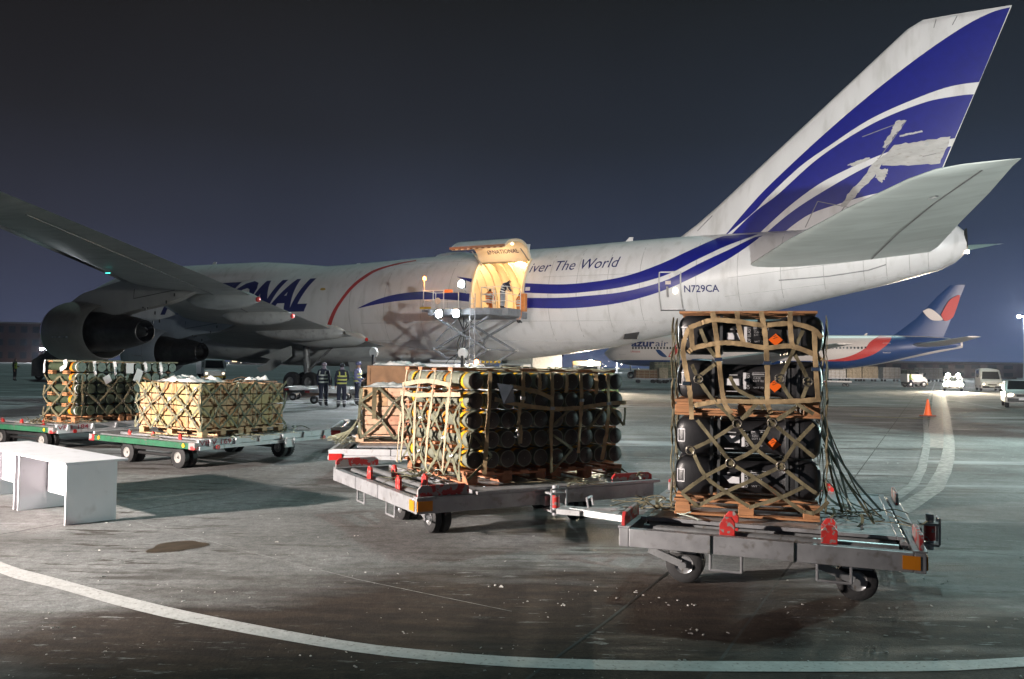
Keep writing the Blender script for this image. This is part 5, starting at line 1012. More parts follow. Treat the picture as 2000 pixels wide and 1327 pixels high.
# ================================================================== 5. pinkish crates on the white dolly behind
def flat_dolly(label, cx, cy, rz, L, W, m=DWHITE, Z=0.46, group='plain white dollies'):
    t = thing('cargo_dolly', label, 'cargo dolly', (cx, cy, 0), rz, group); X, Y = L/2, W/2
    for y in (-Y+0.03, Y-0.03):
        for k in range(3):
            a = -X+0.06+k*(L-0.12)/3; b = MB(); b.box((a+(L-0.12)/6, y, Z), ((L-0.12)/3-0.012, 0.05, 0.10)); b.build('side_panel', m, t, bevel=0.004)
        b = MB(); b.beam((-X, y*1.0, Z-0.085), (X, y, Z-0.085), 0.06, 0.06); b.build('side_beam', m, t, bevel=0.004)
    for x in (-X+0.03, X-0.03): b = MB(); b.beam((x, -Y+0.06, Z-0.03), (x, Y-0.06, Z-0.03), 0.05, 0.12); b.build('end_beam', m, t)
    for k in range(8): x = -X+0.2+k*(L-0.4)/7; b = MB(); b.tube((x, -Y+0.07, Z), (x, Y-0.07, Z), 0.03, 0.03, 8); b.build('roller', STEEL, t, smooth=True)
    for x in (-X+0.35, X-0.35):
        b = MB(); b.box((x, 0, 0.28), (0.16, W*0.7, 0.1)); b.build('axle', BLACKP, t)
        for y in (-Y*0.6, Y*0.6): wheel_part(t, (x, y, 0.18), 0.18, 0.13, R(90))
    b = MB(); b.box((-X+0.12, -Y-0.005, Z-0.07), (0.2, 0.03, 0.1)); b.build('reflector', REDC, t)
    return t
flat_dolly('plain white dolly carrying pinkish wooden crates, behind the banded tubes', -1.50, 14.40, R(4), 2.85, 2.6)
uld_sheet('aluminium pallet under the pinkish wooden crates', -1.35, 14.45, R(4), 2.3, 2.3, 0.515)
P5 = Vector((-2.42, 13.62, 0)); d5, e5 = Vector((math.cos(R(4)), math.sin(R(4)), 0)), Vector((-math.sin(R(4)), math.cos(R(4)), 0))
x, y = (P5+d5*0.7+e5*0.5)[:2]; wood_pallet('wooden pallet under the pinkish wooden crates', x, y, 0.55, R(4), 1.6, 1.0, WOODK)
CM5 = [crate_mesh(0.40, 0.45, 0.148, m_) for m_ in (WOODK, WOODL, mat('salmon crate wood', (0.55, 0.29, 0.19), 0.7, var=0.2, scale=5, bump=0.15))]
for j in range(5):
    for i in range(4):
        for k in range(2):
            if k == 1 and j < 4 and i > 0: continue
            q = P5+d5*(0.405*(i+0.5)-0.0)+e5*(0.455*(k+0.5)); o = obj('ammunition_crate', CM5[(0, 1, 0, 2, 0, 2, 1)[(i*3+j*2+k) % 7]], None, (q.x, q.y, 0.695+0.152*(j+0.5)), (0, 0, R(4)+0.02*(random.random()-.5)))
            tag(o, f'pinkish wooden crate, {ORD[j]} tier from below, {ORD[i]} from the left, {"front" if k == 0 else "rear"} stack', 'crate', 'pinkish wooden crates')
F5, F5L = Face(P5[:2], R(4)), Face(P5[:2], R(94), -1); net = thing('cargo_net', 'olive cargo net over the pinkish wooden crates', 'cargo net')
diamonds(net, F5, 0, 1.6, 0.64, 1.46, 0.5, 0.27, 0.04, OLIVEG, 61, jit=0.07); diamonds(net, F5L, 0, 0.9, 0.64, 1.46, 0.45, 0.27, 0.04, OLIVEG, 62)
strap(net, F5, [(0.2, 1.46), (0.2, 0.95)], 0.07, OLIVE, 0.05); strap(net, F5, [(0.85, 1.46), (0.8, 1.2)], 0.06, PAPER, 0.06, 'white_strap')
for k in range(5): a = F5.p(0.0, 1.1-0.05*k, 0.03); c = Vector((P5.x-0.32-0.1*k, P5.y+0.2*k, 0.56)); b = MB(); b.ribbon([a, (a+c)/2+Vector((0.03, 0, -0.04)), c], 0.035, 0.006, (-1, -0.5, 0.3)); b.build('strap', OLIVEG, net)
tangle(net, (P5.x-0.25, P5.y+0.2, 0.56), (0.35, 0.8), 0.14, 26, OLIVEG, 71)
crumple('plastic_film', 'frosted crumpled film on top of the pinkish crates', 'plastic film', P5.x+0.75, P5.y+0.45, 1.46, R(4), 1.55, 0.85, 0.09, FILM, 5)
flat_dolly('plain white dolly with a brown crate, behind the pinkish crates', -2.6, 18.8, R(6), 2.6, 2.4)
o = obj('ammunition_crate', crate_mesh(1.1, 0.9, 0.50, WOODD), None, (-2.55, 18.3, 1.555), (0, 0, R(3))); tag(o, 'large dark brown wooden crate standing highest behind the pinkish crates', 'crate')
o = obj('ammunition_crate', crate_mesh(1.3, 1.0, 0.78, WOODD), None, (-2.5, 18.3, 0.91), (0, 0, R(4))); tag(o, 'wide dark brown wooden crate on the dolly behind the pinkish crates', 'crate')
crumple('plastic_film', 'frosted film on top of the dark brown crate', 'plastic film', -2.45, 18.3, 1.81, R(3), 1.15, 0.8, 0.10, FILM, 9)

# ================================================================== white tables at the left
def table(label, ox, oy, L):
    rz = math.atan2(-0.64, 0.77); t = thing('office_table', label, 'table', (ox, oy, 0), rz, 'white tables')     # origin = front right foot, x runs to the right end
    TW = mat('white laminate', (0.76, 0.75, 0.79), 0.42, var=0.05, scale=2.2, col2=(0.60, 0.58, 0.60), thr=(0.60, 0.80))
    b = MB(); b.box((-L/2+0.03, 0.33, 0.685), (L, 0.70, 0.026)); b.build('table_top', TW, t, bevel=0.003)
    for x in (-0.014, -L+0.10): b = MB(); b.box((x, 0.29, 0.335), (0.028, 0.56, 0.67)); b.build('side_panel', TW, t, bevel=0.002)
    b = MB(); b.box((-L/2+0.035, 0.34, 0.435), (L-0.17, 0.022, 0.46)); b.build('modesty_panel', TW, t, bevel=0.002)
    return t
table('white laminate table with panel legs at the left edge, near one', -4.91, 9.28, 1.45)
table('white laminate table continuing out of the left edge of the photo', -4.91-1.46*0.769, 9.28+1.46*0.639, 1.45)
# ================================================================== cargo loader at the side door
ldr = thing('cargo_loader', 'scissor lift cargo loader raised to the open side door of the big jet', 'cargo loader', (-38.32, 73.04, 0), -HD)
GREYL = mat('loader grey paint', (0.20, 0.21, 0.225), 0.5, var=0.15, scale=4, col2=(0.24, 0.23, 0.22), thr=(0.58, 0.75))
LWHT = mat('loader white paint', (0.60, 0.60, 0.60), 0.5, var=0.1, scale=4)
HAZ = mat('hazard yellow', (0.50, 0.33, 0.02), 0.5, var=0.2)
b = MB(); b.box((44.9, -7.6, 0.62), (4.6, 8.2, 0.55)); b.box((44.9, -11.2, 0.95), (4.0, 1.2, 0.3)); b.build('chassis', GREYL, ldr, bevel=0.02)
for x in (43.0, 46.8):
    for y in (-4.6, -10.4): wheel_part(ldr, (x, y, 0.42), 0.42, 0.34, 0.0, LWHT)
for x in (43.15, 46.55):
    pass
for side in (-4.3, -7.3):
    for lv, (z0, z1) in enumerate(((0.92, 2.68), (2.68, 4.45))):
        for a, c in (((43.1, z0), (46.5, z1)), ((46.5, z0), (43.1, z1))):
            b = MB(); b.beam((a[0], side+(0.09 if a[0] < 44 else -0.09), a[1]), (c[0], side+(0.09 if a[0] < 44 else -0.09), c[1]), 0.1, 0.2, (0, 1, 0)); b.build('scissor_arm', GREYL, ldr, bevel=0.01)
    for x, z in ((43.1, 2.68), (46.5, 2.68), (44.8, 1.8), (44.8, 3.56)): b = MB(); b.tube((x, side-0.2, z), (x, side+0.2, z), 0.07, 0.07, 12); b.build('pivot', STEEL, ldr, smooth=True)
for x, z in ((43.1, 2.68), (46.5, 2.68)): b = MB(); b.tube((x, -7.3, z), (x, -4.3, z), 0.05, 0.05, 8); b.build('tie_bar', GREYL, ldr)
b = MB(); b.tube((44.0, -5.8, 1.0), (45.6, -5.8, 3.4), 0.09, 0.06, 10); b.build('hydraulic_ram', STEEL, ldr, smooth=True)
for k in range(4):       # hoses and diagonal bracing
    b = MB(); b.path(smoothc([(44.2+0.4*k, -7.2, 1.0), (44.0+0.5*k, -7.5, 1.9), (45.2-0.2*k, -7.4, 2.9), (44.6+0.35*k, -7.3, 4.4)], 16), 0.035, 6); b.build('hose', BLACKP, ldr, smooth=True)
for xa, xb in ((43.3, 44.6), (46.3, 45.2)):
    b = MB(); b.beam((xa, -7.45, 0.95), (xb, -7.45, 2.0), 0.06, 0.08); b.build('brace', GREYL, ldr); b = MB(); b.beam((xa, -7.45, 3.1), (xb, -7.45, 4.3), 0.06, 0.08); b.build('brace', GREYL, ldr)
b = MB(); b.beam((43.0, -7.5, 2.02), (46.2, -7.5, 2.02), 0.06, 0.14); b.build('cross_bar', LWHT, ldr)
b = MB()
for k in range(5): b.box((46.35+k*0.24, -7.5, 2.02), (0.12, 0.07, 0.12))
for k in range(0): pass
b.build('hazard_bar', HAZ, ldr)
b = MB(); b.box((44.9, -5.7, 4.66), (3.9, 4.2, 0.34)); b.build('platform', GREYL, ldr, bevel=0.02)
b = MB(); b.box((44.7, -3.45, 4.90), (3.2, 0.5, 0.06)); b.build('bridge_plate', STEEL, ldr)
for k in range(7): x = 43.3+k*0.5; b = MB(); b.tube((x, -7.4, 4.86), (x, -3.9, 4.86), 0.05, 0.05, 8); b.build('roller', STEEL, ldr, smooth=True)
def railing(name, pts, z0, hh, mids=1, r=0.025, every=True):
    b = MB()
    for p in pts: b.tube((p[0], p[1], z0), (p[0], p[1], z0+hh), r, r, 8)
    for k in range(mids+1):
        z = z0+hh*(k+1)/(mids+1); b.path([(p[0], p[1], z) for p in pts], r*0.9, 8)
    return b.build(name, LWHT, ldr, smooth=True)
b = MB(); b.box((42.75, -6.2, 4.82), (1.75, 1.3, 0.12)); b.build('side_platform', GREYL, ldr, bevel=0.01)
railing('railing', [(41.95, -6.8), (42.6, -6.8), (43.3, -6.8)], 4.88, 1.05, 1); railing('railing', [(41.95, -6.8), (41.95, -5.6)], 4.88, 1.05, 1); railing('railing', [(41.95, -5.6), (43.5, -5.6)], 4.88, 1.05, 1)
b = MB(); b.box((42.1, -6.83, 4.98), (0.75, 0.04, 0.13)); b.build('kick_plate', HAZ, ldr)
b = MB(); b.tube((42.0, -6.8, 5.9), (42.0, -6.8, 6.55), 0.02, 0.02, 8); bp_ = b.build('beacon_post', LWHT, ldr)
b = MB(); b.lathe([(0, 0.07), (0.05, 0.085), (0.14, 0.08), (0.2, 0.03)], (42.0, -6.8, 6.55), (0, 0, 1), 16, True); b.build('beacon', mat('amber beacon', (1, 0.4, 0.05), 0.3, emit=(1, 0.30, 0.05), es=30), bp_, smooth=True)
lamp('beacon_lamp', 'POINT', 260, (1, 0.35, 0.08), (42.0, -6.95, 6.7), ldr, size=0.08)
b = MB(); b.box((42.9, -5.7, 6.0), (0.5, 0.12, 0.18)); b.build('control_box', mat('orange box', (0.6, 0.18, 0.03), 0.5), ldr)
b = MB(); b.lathe([(-0.02, 0.18), (0.02, 0.18)], (42.95, -6.86, 5.35), (0, 1, 0), 18, True); b.build('speed_disc', mat('pale disc', (0.7, 0.5, 0.35), 0.5), ldr)
# operator basket at the right
b = MB(); b.box((46.35, -5.75, 4.72), (1.7, 1.5, 0.4)); b.build('basket_floor', GREYL, ldr, bevel=0.02)
railing('railing', [(45.55, -6.5), (46.3, -6.5), (47.15, -6.5)], 4.92, 1.15, 2); railing('railing', [(47.15, -6.5), (47.15, -5.0)], 4.92, 1.15, 2); railing('railing', [(45.55, -6.5), (45.55, -5.0)], 4.92, 1.15, 2)
b = MB(); b.box((47.0, -4.4, 5.35), (0.35, 0.3, 1.0)); b.build('side_panel', mat('orange panel', (0.62, 0.22, 0.05), 0.5), ldr, bevel=0.02)
# ladder mast
b = MB()
for x in (45.72, 46.02): b.tube((x, -7.9, 0.5), (x, -7.9, 5.6), 0.03, 0.03, 8)
lm = b.build('ladder', GALV, ldr, smooth=True)
for k in range(17): b = MB(); b.tube((45.72, -7.9, 0.7+k*0.29), (46.02, -7.9, 0.7+k*0.29), 0.016, 0.016, 6); b.build('rung', GALV, lm)
b = MB(); b.path([(45.5, -7.9, 5.6), (45.3, -7.9, 5.9), (45.3, -7.9, 6.1)], 0.025, 6); b.build('lamp_bracket', GALV, ldr)
for nm, p, e, s_ in (('work_light', (43.9, -8.05, 4.55), 4200, 0.20), ('work_light', (45.0, -8.05, 4.55), 4200, 0.20), ('work_light', (45.3, -8.05, 6.1), 3000, 0.18)):
    b = MB(); b.box(p, (0.42, 0.12, 0.42)); wl = b.build(nm, BLACKP, ldr, bevel=0.01)
    b = MB(); b.lathe([(0, 0.001), (0, s_), (0.03, s_*0.9)], (p[0], p[1]-0.1, p[2]), (0, 1, 0), 18, True); b.build('lamp_glass', mat('cold work lamp', (1, 1, 1), 0.3, emit=(0.86, 0.94, 1.0), es=400), wl)
    lamp('work_lamp', 'SPOT', e, (0.86, 0.94, 1.0), (p[0], p[1]-0.16, p[2]), ldr, (p[0]+0.5, p[1]-9, p[2]-0.9), 0.12, 120, 0.5)
for (x, y) in ((44.5, -14.3), (49.4, -14.3)):
    b = MB(); b.beam((x, y, 0.4), (x, y, 2.25), 0.16, 0.12); gp = b.build('guide_post', BLACKP, ldr); b = MB(); b.lathe([(-0.06, 0.02), (-0.06, 0.23), (0.06, 0.23), (0.06, 0.02)], (x, y, 2.35), (0, 1, 0.1), 20); b.build('post_head', LWHT, gp, smooth=True, ang=30)
b = MB(); b.box((46.9, -13.2, 0.55), (5.4, 3.0, 0.35)); b.build('front_deck', GREYL, ldr, bevel=0.02)

# ================================================================== people
SKIN = mat('skin', (0.42, 0.24, 0.17), 0.55, var=0.08)
def person(label, loc, rz, pose, cols, vest=None, hat=None, hgt=1.78, group='airport workers'):
    """skinned figure; pose = dict of joints in metres for a 1.78 m person facing -y"""
    k = hgt/1.78
    J = {'pel': (0, 0.0, 0.95), 'chest': (0, 0.02, 1.28), 'neckb': (0, 0.0, 1.47), 'neck': (0, -0.01, 1.54), 'head': (0, -0.02, 1.64), 'top': (0, -0.01, 1.735), 'nose': (0, -0.105, 1.635),
         'shl': (-0.18, 0.01, 1.43), 'ell': (-0.25, 0.03, 1.15), 'wrl': (-0.25, -0.05, 0.90), 'hal': (-0.245, -0.07, 0.81), 'shr': (0.18, 0.01, 1.43), 'elr': (0.25, 0.03, 1.15), 'wrr': (0.25, -0.05, 0.90), 'har': (0.245, -0.07, 0.81),
         'hil': (-0.10, 0, 0.90), 'knl': (-0.11, -0.02, 0.50), 'anl': (-0.12, 0.02, 0.10), 'tol': (-0.13, -0.14, 0.045), 'hir': (0.10, 0, 0.90), 'knr': (0.11, -0.02, 0.50), 'anr': (0.12, 0.02, 0.10), 'tor': (0.13, -0.14, 0.045)}
    J.update(pose)
    E_ = [('pel', 'chest'), ('chest', 'neckb'), ('neckb', 'neck'), ('neck', 'head'), ('head', 'top'), ('head', 'nose'), ('neckb', 'shl'), ('shl', 'ell'), ('ell', 'wrl'), ('wrl', 'hal'), ('neckb', 'shr'), ('shr', 'elr'), ('elr', 'wrr'), ('wrr', 'har'), ('pel', 'hil'), ('hil', 'knl'), ('knl', 'anl'), ('anl', 'tol'), ('pel', 'hir'), ('hir', 'knr'), ('knr', 'anr'), ('anr', 'tor')]
    RAD = {'pel': (.165, .135), 'chest': (.19, .145), 'neckb': (.12, .10), 'neck': (.06, .06), 'head': (.088, .10), 'top': (.065, .075), 'nose': (.018, .018), 'shl': (.085, .085), 'ell': (.066, .066), 'wrl': (.05, .05), 'hal': (.045, .035), 'shr': (.085, .085), 'elr': (.066, .066), 'wrr': (.05, .05), 'har': (.045, .035), 'hil': (.115, .115), 'knl': (.085, .085), 'anl': (.068, .068), 'tol': (.045, .04), 'hir': (.115, .115), 'knr': (.085, .085), 'anr': (.068, .068), 'tor': (.045, .04)}
    nm = list(J); me = bpy.data.meshes.new('body'); me.from_pydata([tuple(Vector(J[n_])*k) for n_ in nm], [(nm.index(a), nm.index(c)) for a, c in E_], [])
    o = bpy.data.objects.new('tmp_body', me); COL.objects.link(o); sk = o.modifiers.new('skin', 'SKIN'); sk.use_smooth_shade = True
    for i, n_ in enumerate(nm): me.skin_vertices[0].data[i].radius = (RAD[n_][0]*k, RAD[n_][1]*k)
    me.skin_vertices[0].data[0].use_root = True
    ss = o.modifiers.new('sub', 'SUBSURF'); ss.levels = 2; ss.render_levels = 2
    dg = bpy.context.evaluated_depsgraph_get(); bm_ = bpy.data.meshes.new_from_object(o.evaluated_get(dg)); bpy.data.objects.remove(o)
    for m_ in (cols['coat'], cols['legs'], SKIN, cols.get('boots', BLACKP), cols.get('hair', BLACKP)): bm_.materials.append(m_)
    H = [Vector(J['head'])*k, Vector(J['top'])*k, Vector(J['neck'])*k]; hands = [Vector(J['hal'])*k, Vector(J['har'])*k]; feet = [Vector(J[q])*k for q in ('anl', 'tol', 'anr', 'tor')]
    legs = [(Vector(J[a])*k, Vector(J[c])*k) for a, c in (('hil', 'knl'), ('knl', 'anl'), ('hir', 'knr'), ('knr', 'anr'))]
    for p in bm_.polygons:
        c = p.center; i = 0
        if min((c-q).length for q in feet) < 0.115*k: i = 3
        elif min((c-q).length for q in hands) < 0.07*k: i = 2
        elif (c-H[0]).length < 0.135*k or (c-H[1]).length < 0.11*k:
            fr = (c-H[0]); i = 2 if fr.y < -0.035*k and fr.z < 0.055*k else 4
        else:
            for a, e in legs:
                t_ = max(0, min(1, (c-a).dot(e-a)/(e-a).length_squared)); 
                if (c-(a+(e-a)*t_)).length < 0.125*k and c.z < Vector(J['pel']).z*k-0.03: i = 1
        p.material_index = i; p.use_smooth = True
    t = thing('person', label, 'person', loc, rz, group); ob = obj('body', bm_, t)
    ch, pe = Vector(J['chest'])*k, Vector(J['pel'])*k
    ax = (ch-pe).normalized()
    if vest:
        for q, off in enumerate((0.02, 0.16, 0.30)):
            c = pe+ax*((off+0.03)*k); r1, r2 = 0.205*k, 0.16*k; ring = []; ring2 = []
            xd = Vector((1, 0, 0)); yd = ax.cross(xd).normalized()
            b = MB(); rg = [[c+ax*(h_*0.032*k)+xd*(r1*math.cos(t_))+yd*(r2*math.sin(t_)) for t_ in [2*math.pi*i/20 for i in range(20)]] for h_ in (-1, 1)]
            b.loft(rg, cap=False); b.build('reflective_band', vest, t, smooth=True)
        for s_ in (-1, 1):
            a = Vector(J['shl' if s_ < 0 else 'shr'])*k*0.65+Vector(J['neckb'])*k*0.35+ax*0.1*k*0.9; 
            for yy in (-0.155, 0.165):
                c = pe+ax*(0.34*k)+Vector((s_*0.12*k, yy*k, 0)); b = MB(); b.ribbon([a, a*0.45+c*0.55+Vector((0, yy*0.22*k, 0)), c], 0.05*k, 0.006, (0, yy, 0.02)); b.build('reflective_strap', vest, t, smooth=True)
        for a_, e_ in (('knl', 'anl'), ('knr', 'anr')):
            q0, q1 = Vector(J[a_])*k, Vector(J[e_])*k
            for f_ in (0.55, 0.75): c = q0+(q1-q0)*f_; dd = (q1-q0).normalized(); b = MB(); b.tube(c-dd*0.02, c+dd*0.02, 0.088*k, 0.088*k, 14, False); b.build('reflective_band', mat('dull reflective', (0.4, 0.4, 0.42), 0.5), t, smooth=True)
    if hat:
        c = H[0]+(H[1]-H[0])*0.75; b = MB(); b.sphere(c, 0.118*k, 16, 10, (0.92, 1.05, 0.75)); ht = b.build('hat', hat[1], t, smooth=True)
        if hat[0] == 'cap': b = MB(); b.sphere(c+Vector((0, -0.11*k, -0.01)), 0.09*k, 12, 6, (0.9, 0.9, 0.14)); b.build('cap_peak', hat[1], ht, smooth=True)
    for s_ in (-1, 1):       # eyes and fingers
        b = MB(); b.sphere(H[0]+Vector((s_*0.034*k, -0.094*k, 0.012*k)), 0.011*k, 8, 6); b.build('eye', BLACKP, t)
        h0 = Vector(J['hal' if s_ < 0 else 'har'])*k; w0 = Vector(J['wrl' if s_ < 0 else 'wrr'])*k; d = (h0-w0).normalized()
        for f_ in range(5):
            q = h0+Vector((0, (f_-1.7)*0.019*k, 0)) if f_ < 4 else h0-d*0.02+Vector((0, -0.04*k, 0)); b = MB(); e = q+d*(0.055+0.01*(f_ in (1, 2)))*k; b.tube(q, e, 0.010*k, 0.008*k, 6); b.tube(e, e+d*0.03*k+Vector((-s_*0.015, 0, 0)), 0.009*k, 0.007*k, 6); b.build('finger', SKIN, t, smooth=True)
    return t
NAVYC = mat('navy work clothes', (0.012, 0.015, 0.035), 0.8, var=0.25, scale=9, bump=0.2); PURP = mat('pale blue jacket', (0.16, 0.17, 0.33), 0.75, var=0.2, scale=9, bump=0.2); HIV = mat('hi vis yellow green', (0.40, 0.55, 0.05), 0.7, var=0.1)
REFL = mat('reflective tape', (0.62, 0.64, 0.60), 0.4, var=0.08); REFY = mat('yellow reflective tape', (0.48, 0.50, 0.12), 0.45, var=0.1); GREYH = mat('grey knit', (0.26, 0.22, 0.27), 0.85, var=0.2); ORV = mat('orange work suit', (0.65, 0.22, 0.05), 0.7, var=0.15)
TANC = mat('tan coat', (0.36, 0.30, 0.16), 0.8, var=0.15); GRNC = mat('green hooded coat', (0.07, 0.10, 0.035), 0.85, var=0.2); DARKC = mat('dark coat', (0.02, 0.02, 0.028), 0.8, var=0.2)
NAV = {'coat': NAVYC, 'legs': NAVYC, 'hair': GREYH}
person('worker in navy with reflective bands and grey hood, left one beside the jet wheels', (-7.92, 35.3, 0), R(172), {'ell': (-0.24, 0.02, 1.15)}, NAV, REFL, ('hood', GREYH), 1.84)
person('worker in navy with reflective bands, standing in the middle beside the jet wheels', (-6.95, 34.3, 0), R(200), {'wrl': (-0.10, -0.2, 1.10), 'hal': (-0.02, -0.22, 1.12), 'wrr': (0.22, -0.12, 0.95)}, NAV, REFY, ('hood', DARKC), 1.82)
person('worker in pale blue jacket and peaked cap, turned right beside the jet wheels', (-6.72, 36.6, 0), R(80), {'wrr': (0.12, -0.22, 1.05), 'har': (0.05, -0.26, 1.08), 'wrl': (-0.18, -0.2, 1.0), 'hal': (-0.12, -0.25, 1.0)}, {'coat': PURP, 'legs': NAVYC, 'hair': SKIN}, REFY, ('cap', PURP), 1.90)
person('dark figure with hi vis vest standing alone at the far left', (-39.5, 66.5, 0), R(100), {'wrr': (0.1, -0.25, 1.1), 'har': (0.05, -0.3, 1.12)}, {'coat': DARKC, 'legs': DARKC, 'hair': DARKC}, HIV, None, 1.82)
person('worker in hi vis jacket walking across the far apron behind the cone', (46.3, 97.0, 0), R(75), {'knl': (-0.1, -0.22, 0.52), 'anl': (-0.1, -0.22, 0.12), 'tol': (-0.1, -0.37, 0.05), 'knr': (0.1, 0.06, 0.5), 'anr': (0.1, 0.32, 0.14), 'tor': (0.1, 0.2, 0.05), 'wrl': (-0.2, -0.22, 0.95), 'hal': (-0.18, -0.28, 0.9)}, {'coat': HIV, 'legs': NAVYC, 'hair': BLACKP}, None, None, 1.8)
person('worker in tan hooded coat behind the banded tubes, left of two', (2.05, 44.0, 0), R(10), {}, {'coat': TANC, 'legs': TANC, 'hair': TANC}, None, ('hood', TANC), 1.76)
person('worker in tan hooded coat behind the banded tubes, right of two', (2.62, 44.2, 0), R(-20), {}, {'coat': TANC, 'legs': TANC, 'hair': TANC}, None, ('hood', TANC), 1.78)
person('worker in green hooded coat, only the hood showing over the banded tubes', (3.02, 25.5, 0), R(20), {}, {'coat': GRNC, 'legs': GRNC, 'hair': GRNC}, None, ('hood', GRNC), 1.70)
def on_plane(x, y): return (-38.32+x*math.cos(HD)+y*math.sin(HD), 73.04-x*math.sin(HD)+y*math.cos(HD))
person('worker in navy bending over the railing of the raised loader', (*on_plane(46.35, -5.6), 4.92), R(60), {'chest': (0, -0.12, 1.25), 'neckb': (0, -0.30, 1.38), 'neck': (0, -0.36, 1.42), 'head': (0, -0.43, 1.47), 'top': (0, -0.50, 1.53), 'nose': (0, -0.50, 1.43), 'shl': (-0.18, -0.27, 1.35), 'shr': (0.18, -0.27, 1.35), 'ell': (-0.24, -0.30, 1.10), 'elr': (0.24, -0.30, 1.10), 'wrl': (-0.2, -0.45, 0.98), 'hal': (-0.18, -0.5, 0.95), 'wrr': (0.2, -0.45, 0.98), 'har': (0.18, -0.5, 0.95)}, {'coat': NAVYC, 'legs': mat('grey trousers', (0.25, 0.27, 0.30), 0.8), 'hair': BLACKP}, REFL, None, 1.8, 'workers on the loader')
person('worker in orange kneeling low on the loader in the lit doorway', (*on_plane(44.9, -4.6), 4.85), R(150), {'knl': (-0.12, -0.3, 0.75), 'pel': (0, 0, 0.62), 'hil': (-0.1, 0, 0.58), 'hir': (0.1, 0, 0.58), 'knr': (0.12, -0.36, 0.5), 'anr': (0.12, -0.2, 0.1), 'tor': (0.13, -0.36, 0.05), 'knl': (-0.12, -0.1, 0.12), 'anl': (-0.12, 0.25, 0.08), 'tol': (-0.12, 0.36, 0.05), 'chest': (0, -0.04, 0.93), 'neckb': (0, -0.08, 1.10), 'neck': (0, -0.09, 1.17), 'head': (0, -0.12, 1.27), 'top': (0, -0.12, 1.36), 'nose': (0, -0.21, 1.26), 'shl': (-0.18, -0.06, 1.06), 'shr': (0.18, -0.06, 1.06), 'ell': (-0.24, -0.12, 0.82), 'elr': (0.24, -0.12, 0.82), 'wrl': (-0.2, -0.3, 0.72), 'hal': (-0.18, -0.36, 0.7), 'wrr': (0.2, -0.3, 0.72), 'har': (0.18, -0.36, 0.7)}, {'coat': ORV, 'legs': ORV, 'hair': BLACKP}, REFL, None, 1.78, 'workers on the loader')
person('worker in orange suit standing at the right end of the loader', (*on_plane(46.75, -4.4), 4.2), R(120), {}, {'coat': ORV, 'legs': ORV, 'hair': BLACKP}, REFL, None, 1.74, 'workers on the loader')

# ================================================================== empty dollies under the wing, service vehicles
for k, (x, y, a, lb) in enumerate(((-9.35, 41.2, 6, 'empty white dolly beside the jet wheels, left of the workers'), (-7.6, 38.2, 4, 'empty white dolly directly behind the workers'), (-4.7, 39.2, 3, 'empty white dolly between the workers and the brown crate'))):
    flat_dolly(lb, x, y, R(a), 3.2, 2.4, LWHT, Z=0.62)
CARW = mat('white vehicle paint', (0.62, 0.63, 0.64), 0.3, var=0.05, scale=1.5); CARS = mat('silver vehicle paint', (0.38, 0.37, 0.36), 0.3, 0.4, var=0.06); TYRE = RUBBER
HEADL = lambda n_, e: mat(n_, (1, 0.95, 0.85), 0.2, emit=(1.0, 0.84, 0.62), es=e)
def vehicle(name, label, cat, loc, rz, L, W, H, prof, winx, paint, head=6, tail=True, belt=None, group=None):
    """road vehicle; front towards -y. prof = side outline (y, z) list"""
    t = thing(name, label, cat, loc, rz, group)
    n = 7; rings = []
    for i in range(n):
        s_ = -1+2*i/(n-1); e = 1-0.06*abs(s_)**3; rings.append([(s_*W/2*(1-0.10*max(0, (z-H*0.55)/(H*0.45))), y*(1-0.03*abs(s_)**4), 0.28+(z-0.28)*e if z > 0.3 else z) for y, z in prof])
    b = MB(); b.loft(rings); b.build('body', paint, t, smooth=True, ang=35, bevel=0.02)
    for (ya, za, yb, zb) in winx:          # windscreen and rear screen, inset glass panels
        b = MB(); d = Vector((0, yb-ya, zb-za)); nn_ = Vector((0, -d.z, d.y)).normalized()*(1 if d.z > 0 else -1); o_ = nn_*0.012*(1 if nn_.y < 0 else -1)
        q = [Vector((-W*0.42, ya, za))+o_, Vector((W*0.42, ya, za))+o_, Vector((W*0.37, yb, zb))+o_, Vector((-W*0.37, yb, zb))+o_]; b.add(q, [(0, 1, 2, 3)]); b.build('windscreen', GLASS, t)
    for s_ in (-1, 1):
        b = MB(); zz = H*0.60; b.add([(s_*(W/2-0.005), -L*0.13, zz), (s_*(W/2-0.005), L*0.34, zz), (s_*(W/2*0.93+0.02), L*0.30, H*0.90), (s_*(W/2*0.93+0.02), -L*0.05, H*0.90)], [(0, 1, 2, 3)]); b.build('side_window', GLASS, t)
        hl = HEADL(f'headlamp {head}', head); b = MB(); b.sphere((s_*W*0.36, -L/2+0.06, 0.68), 0.13 if head < 100 else 0.19, 14, 8, (1.3, 0.6, 0.85)); b.build('headlight', hl, t, smooth=True)
        b = MB(); b.sphere((s_*(W/2+0.1), -L*0.14, H*0.62), 0.11, 10, 8, (1, 0.6, 0.8)); b.build('wing_mirror', BLACKP, t, smooth=True)
        for y in (-L*0.31, L*0.29): wheel_part(t, (s_*(W/2-0.10), y, 0.31), 0.31, 0.2, 0.0)
    b = MB(); b.box((0, -L/2+0.02, 0.42), (W*0.9, 0.12, 0.2)); b.build('bumper', BLACKP, t, bevel=0.02)
    b = MB(); b.box((0, -L/2-0.01, 0.66), (W*0.42, 0.05, 0.12)); b.build('grille', SOOT, t, bevel=0.01)
    b = MB(); b.box((0, -L/2-0.05, 0.48), (0.5, 0.02, 0.11)); b.build('number_plate', LBLW, t)
    return t
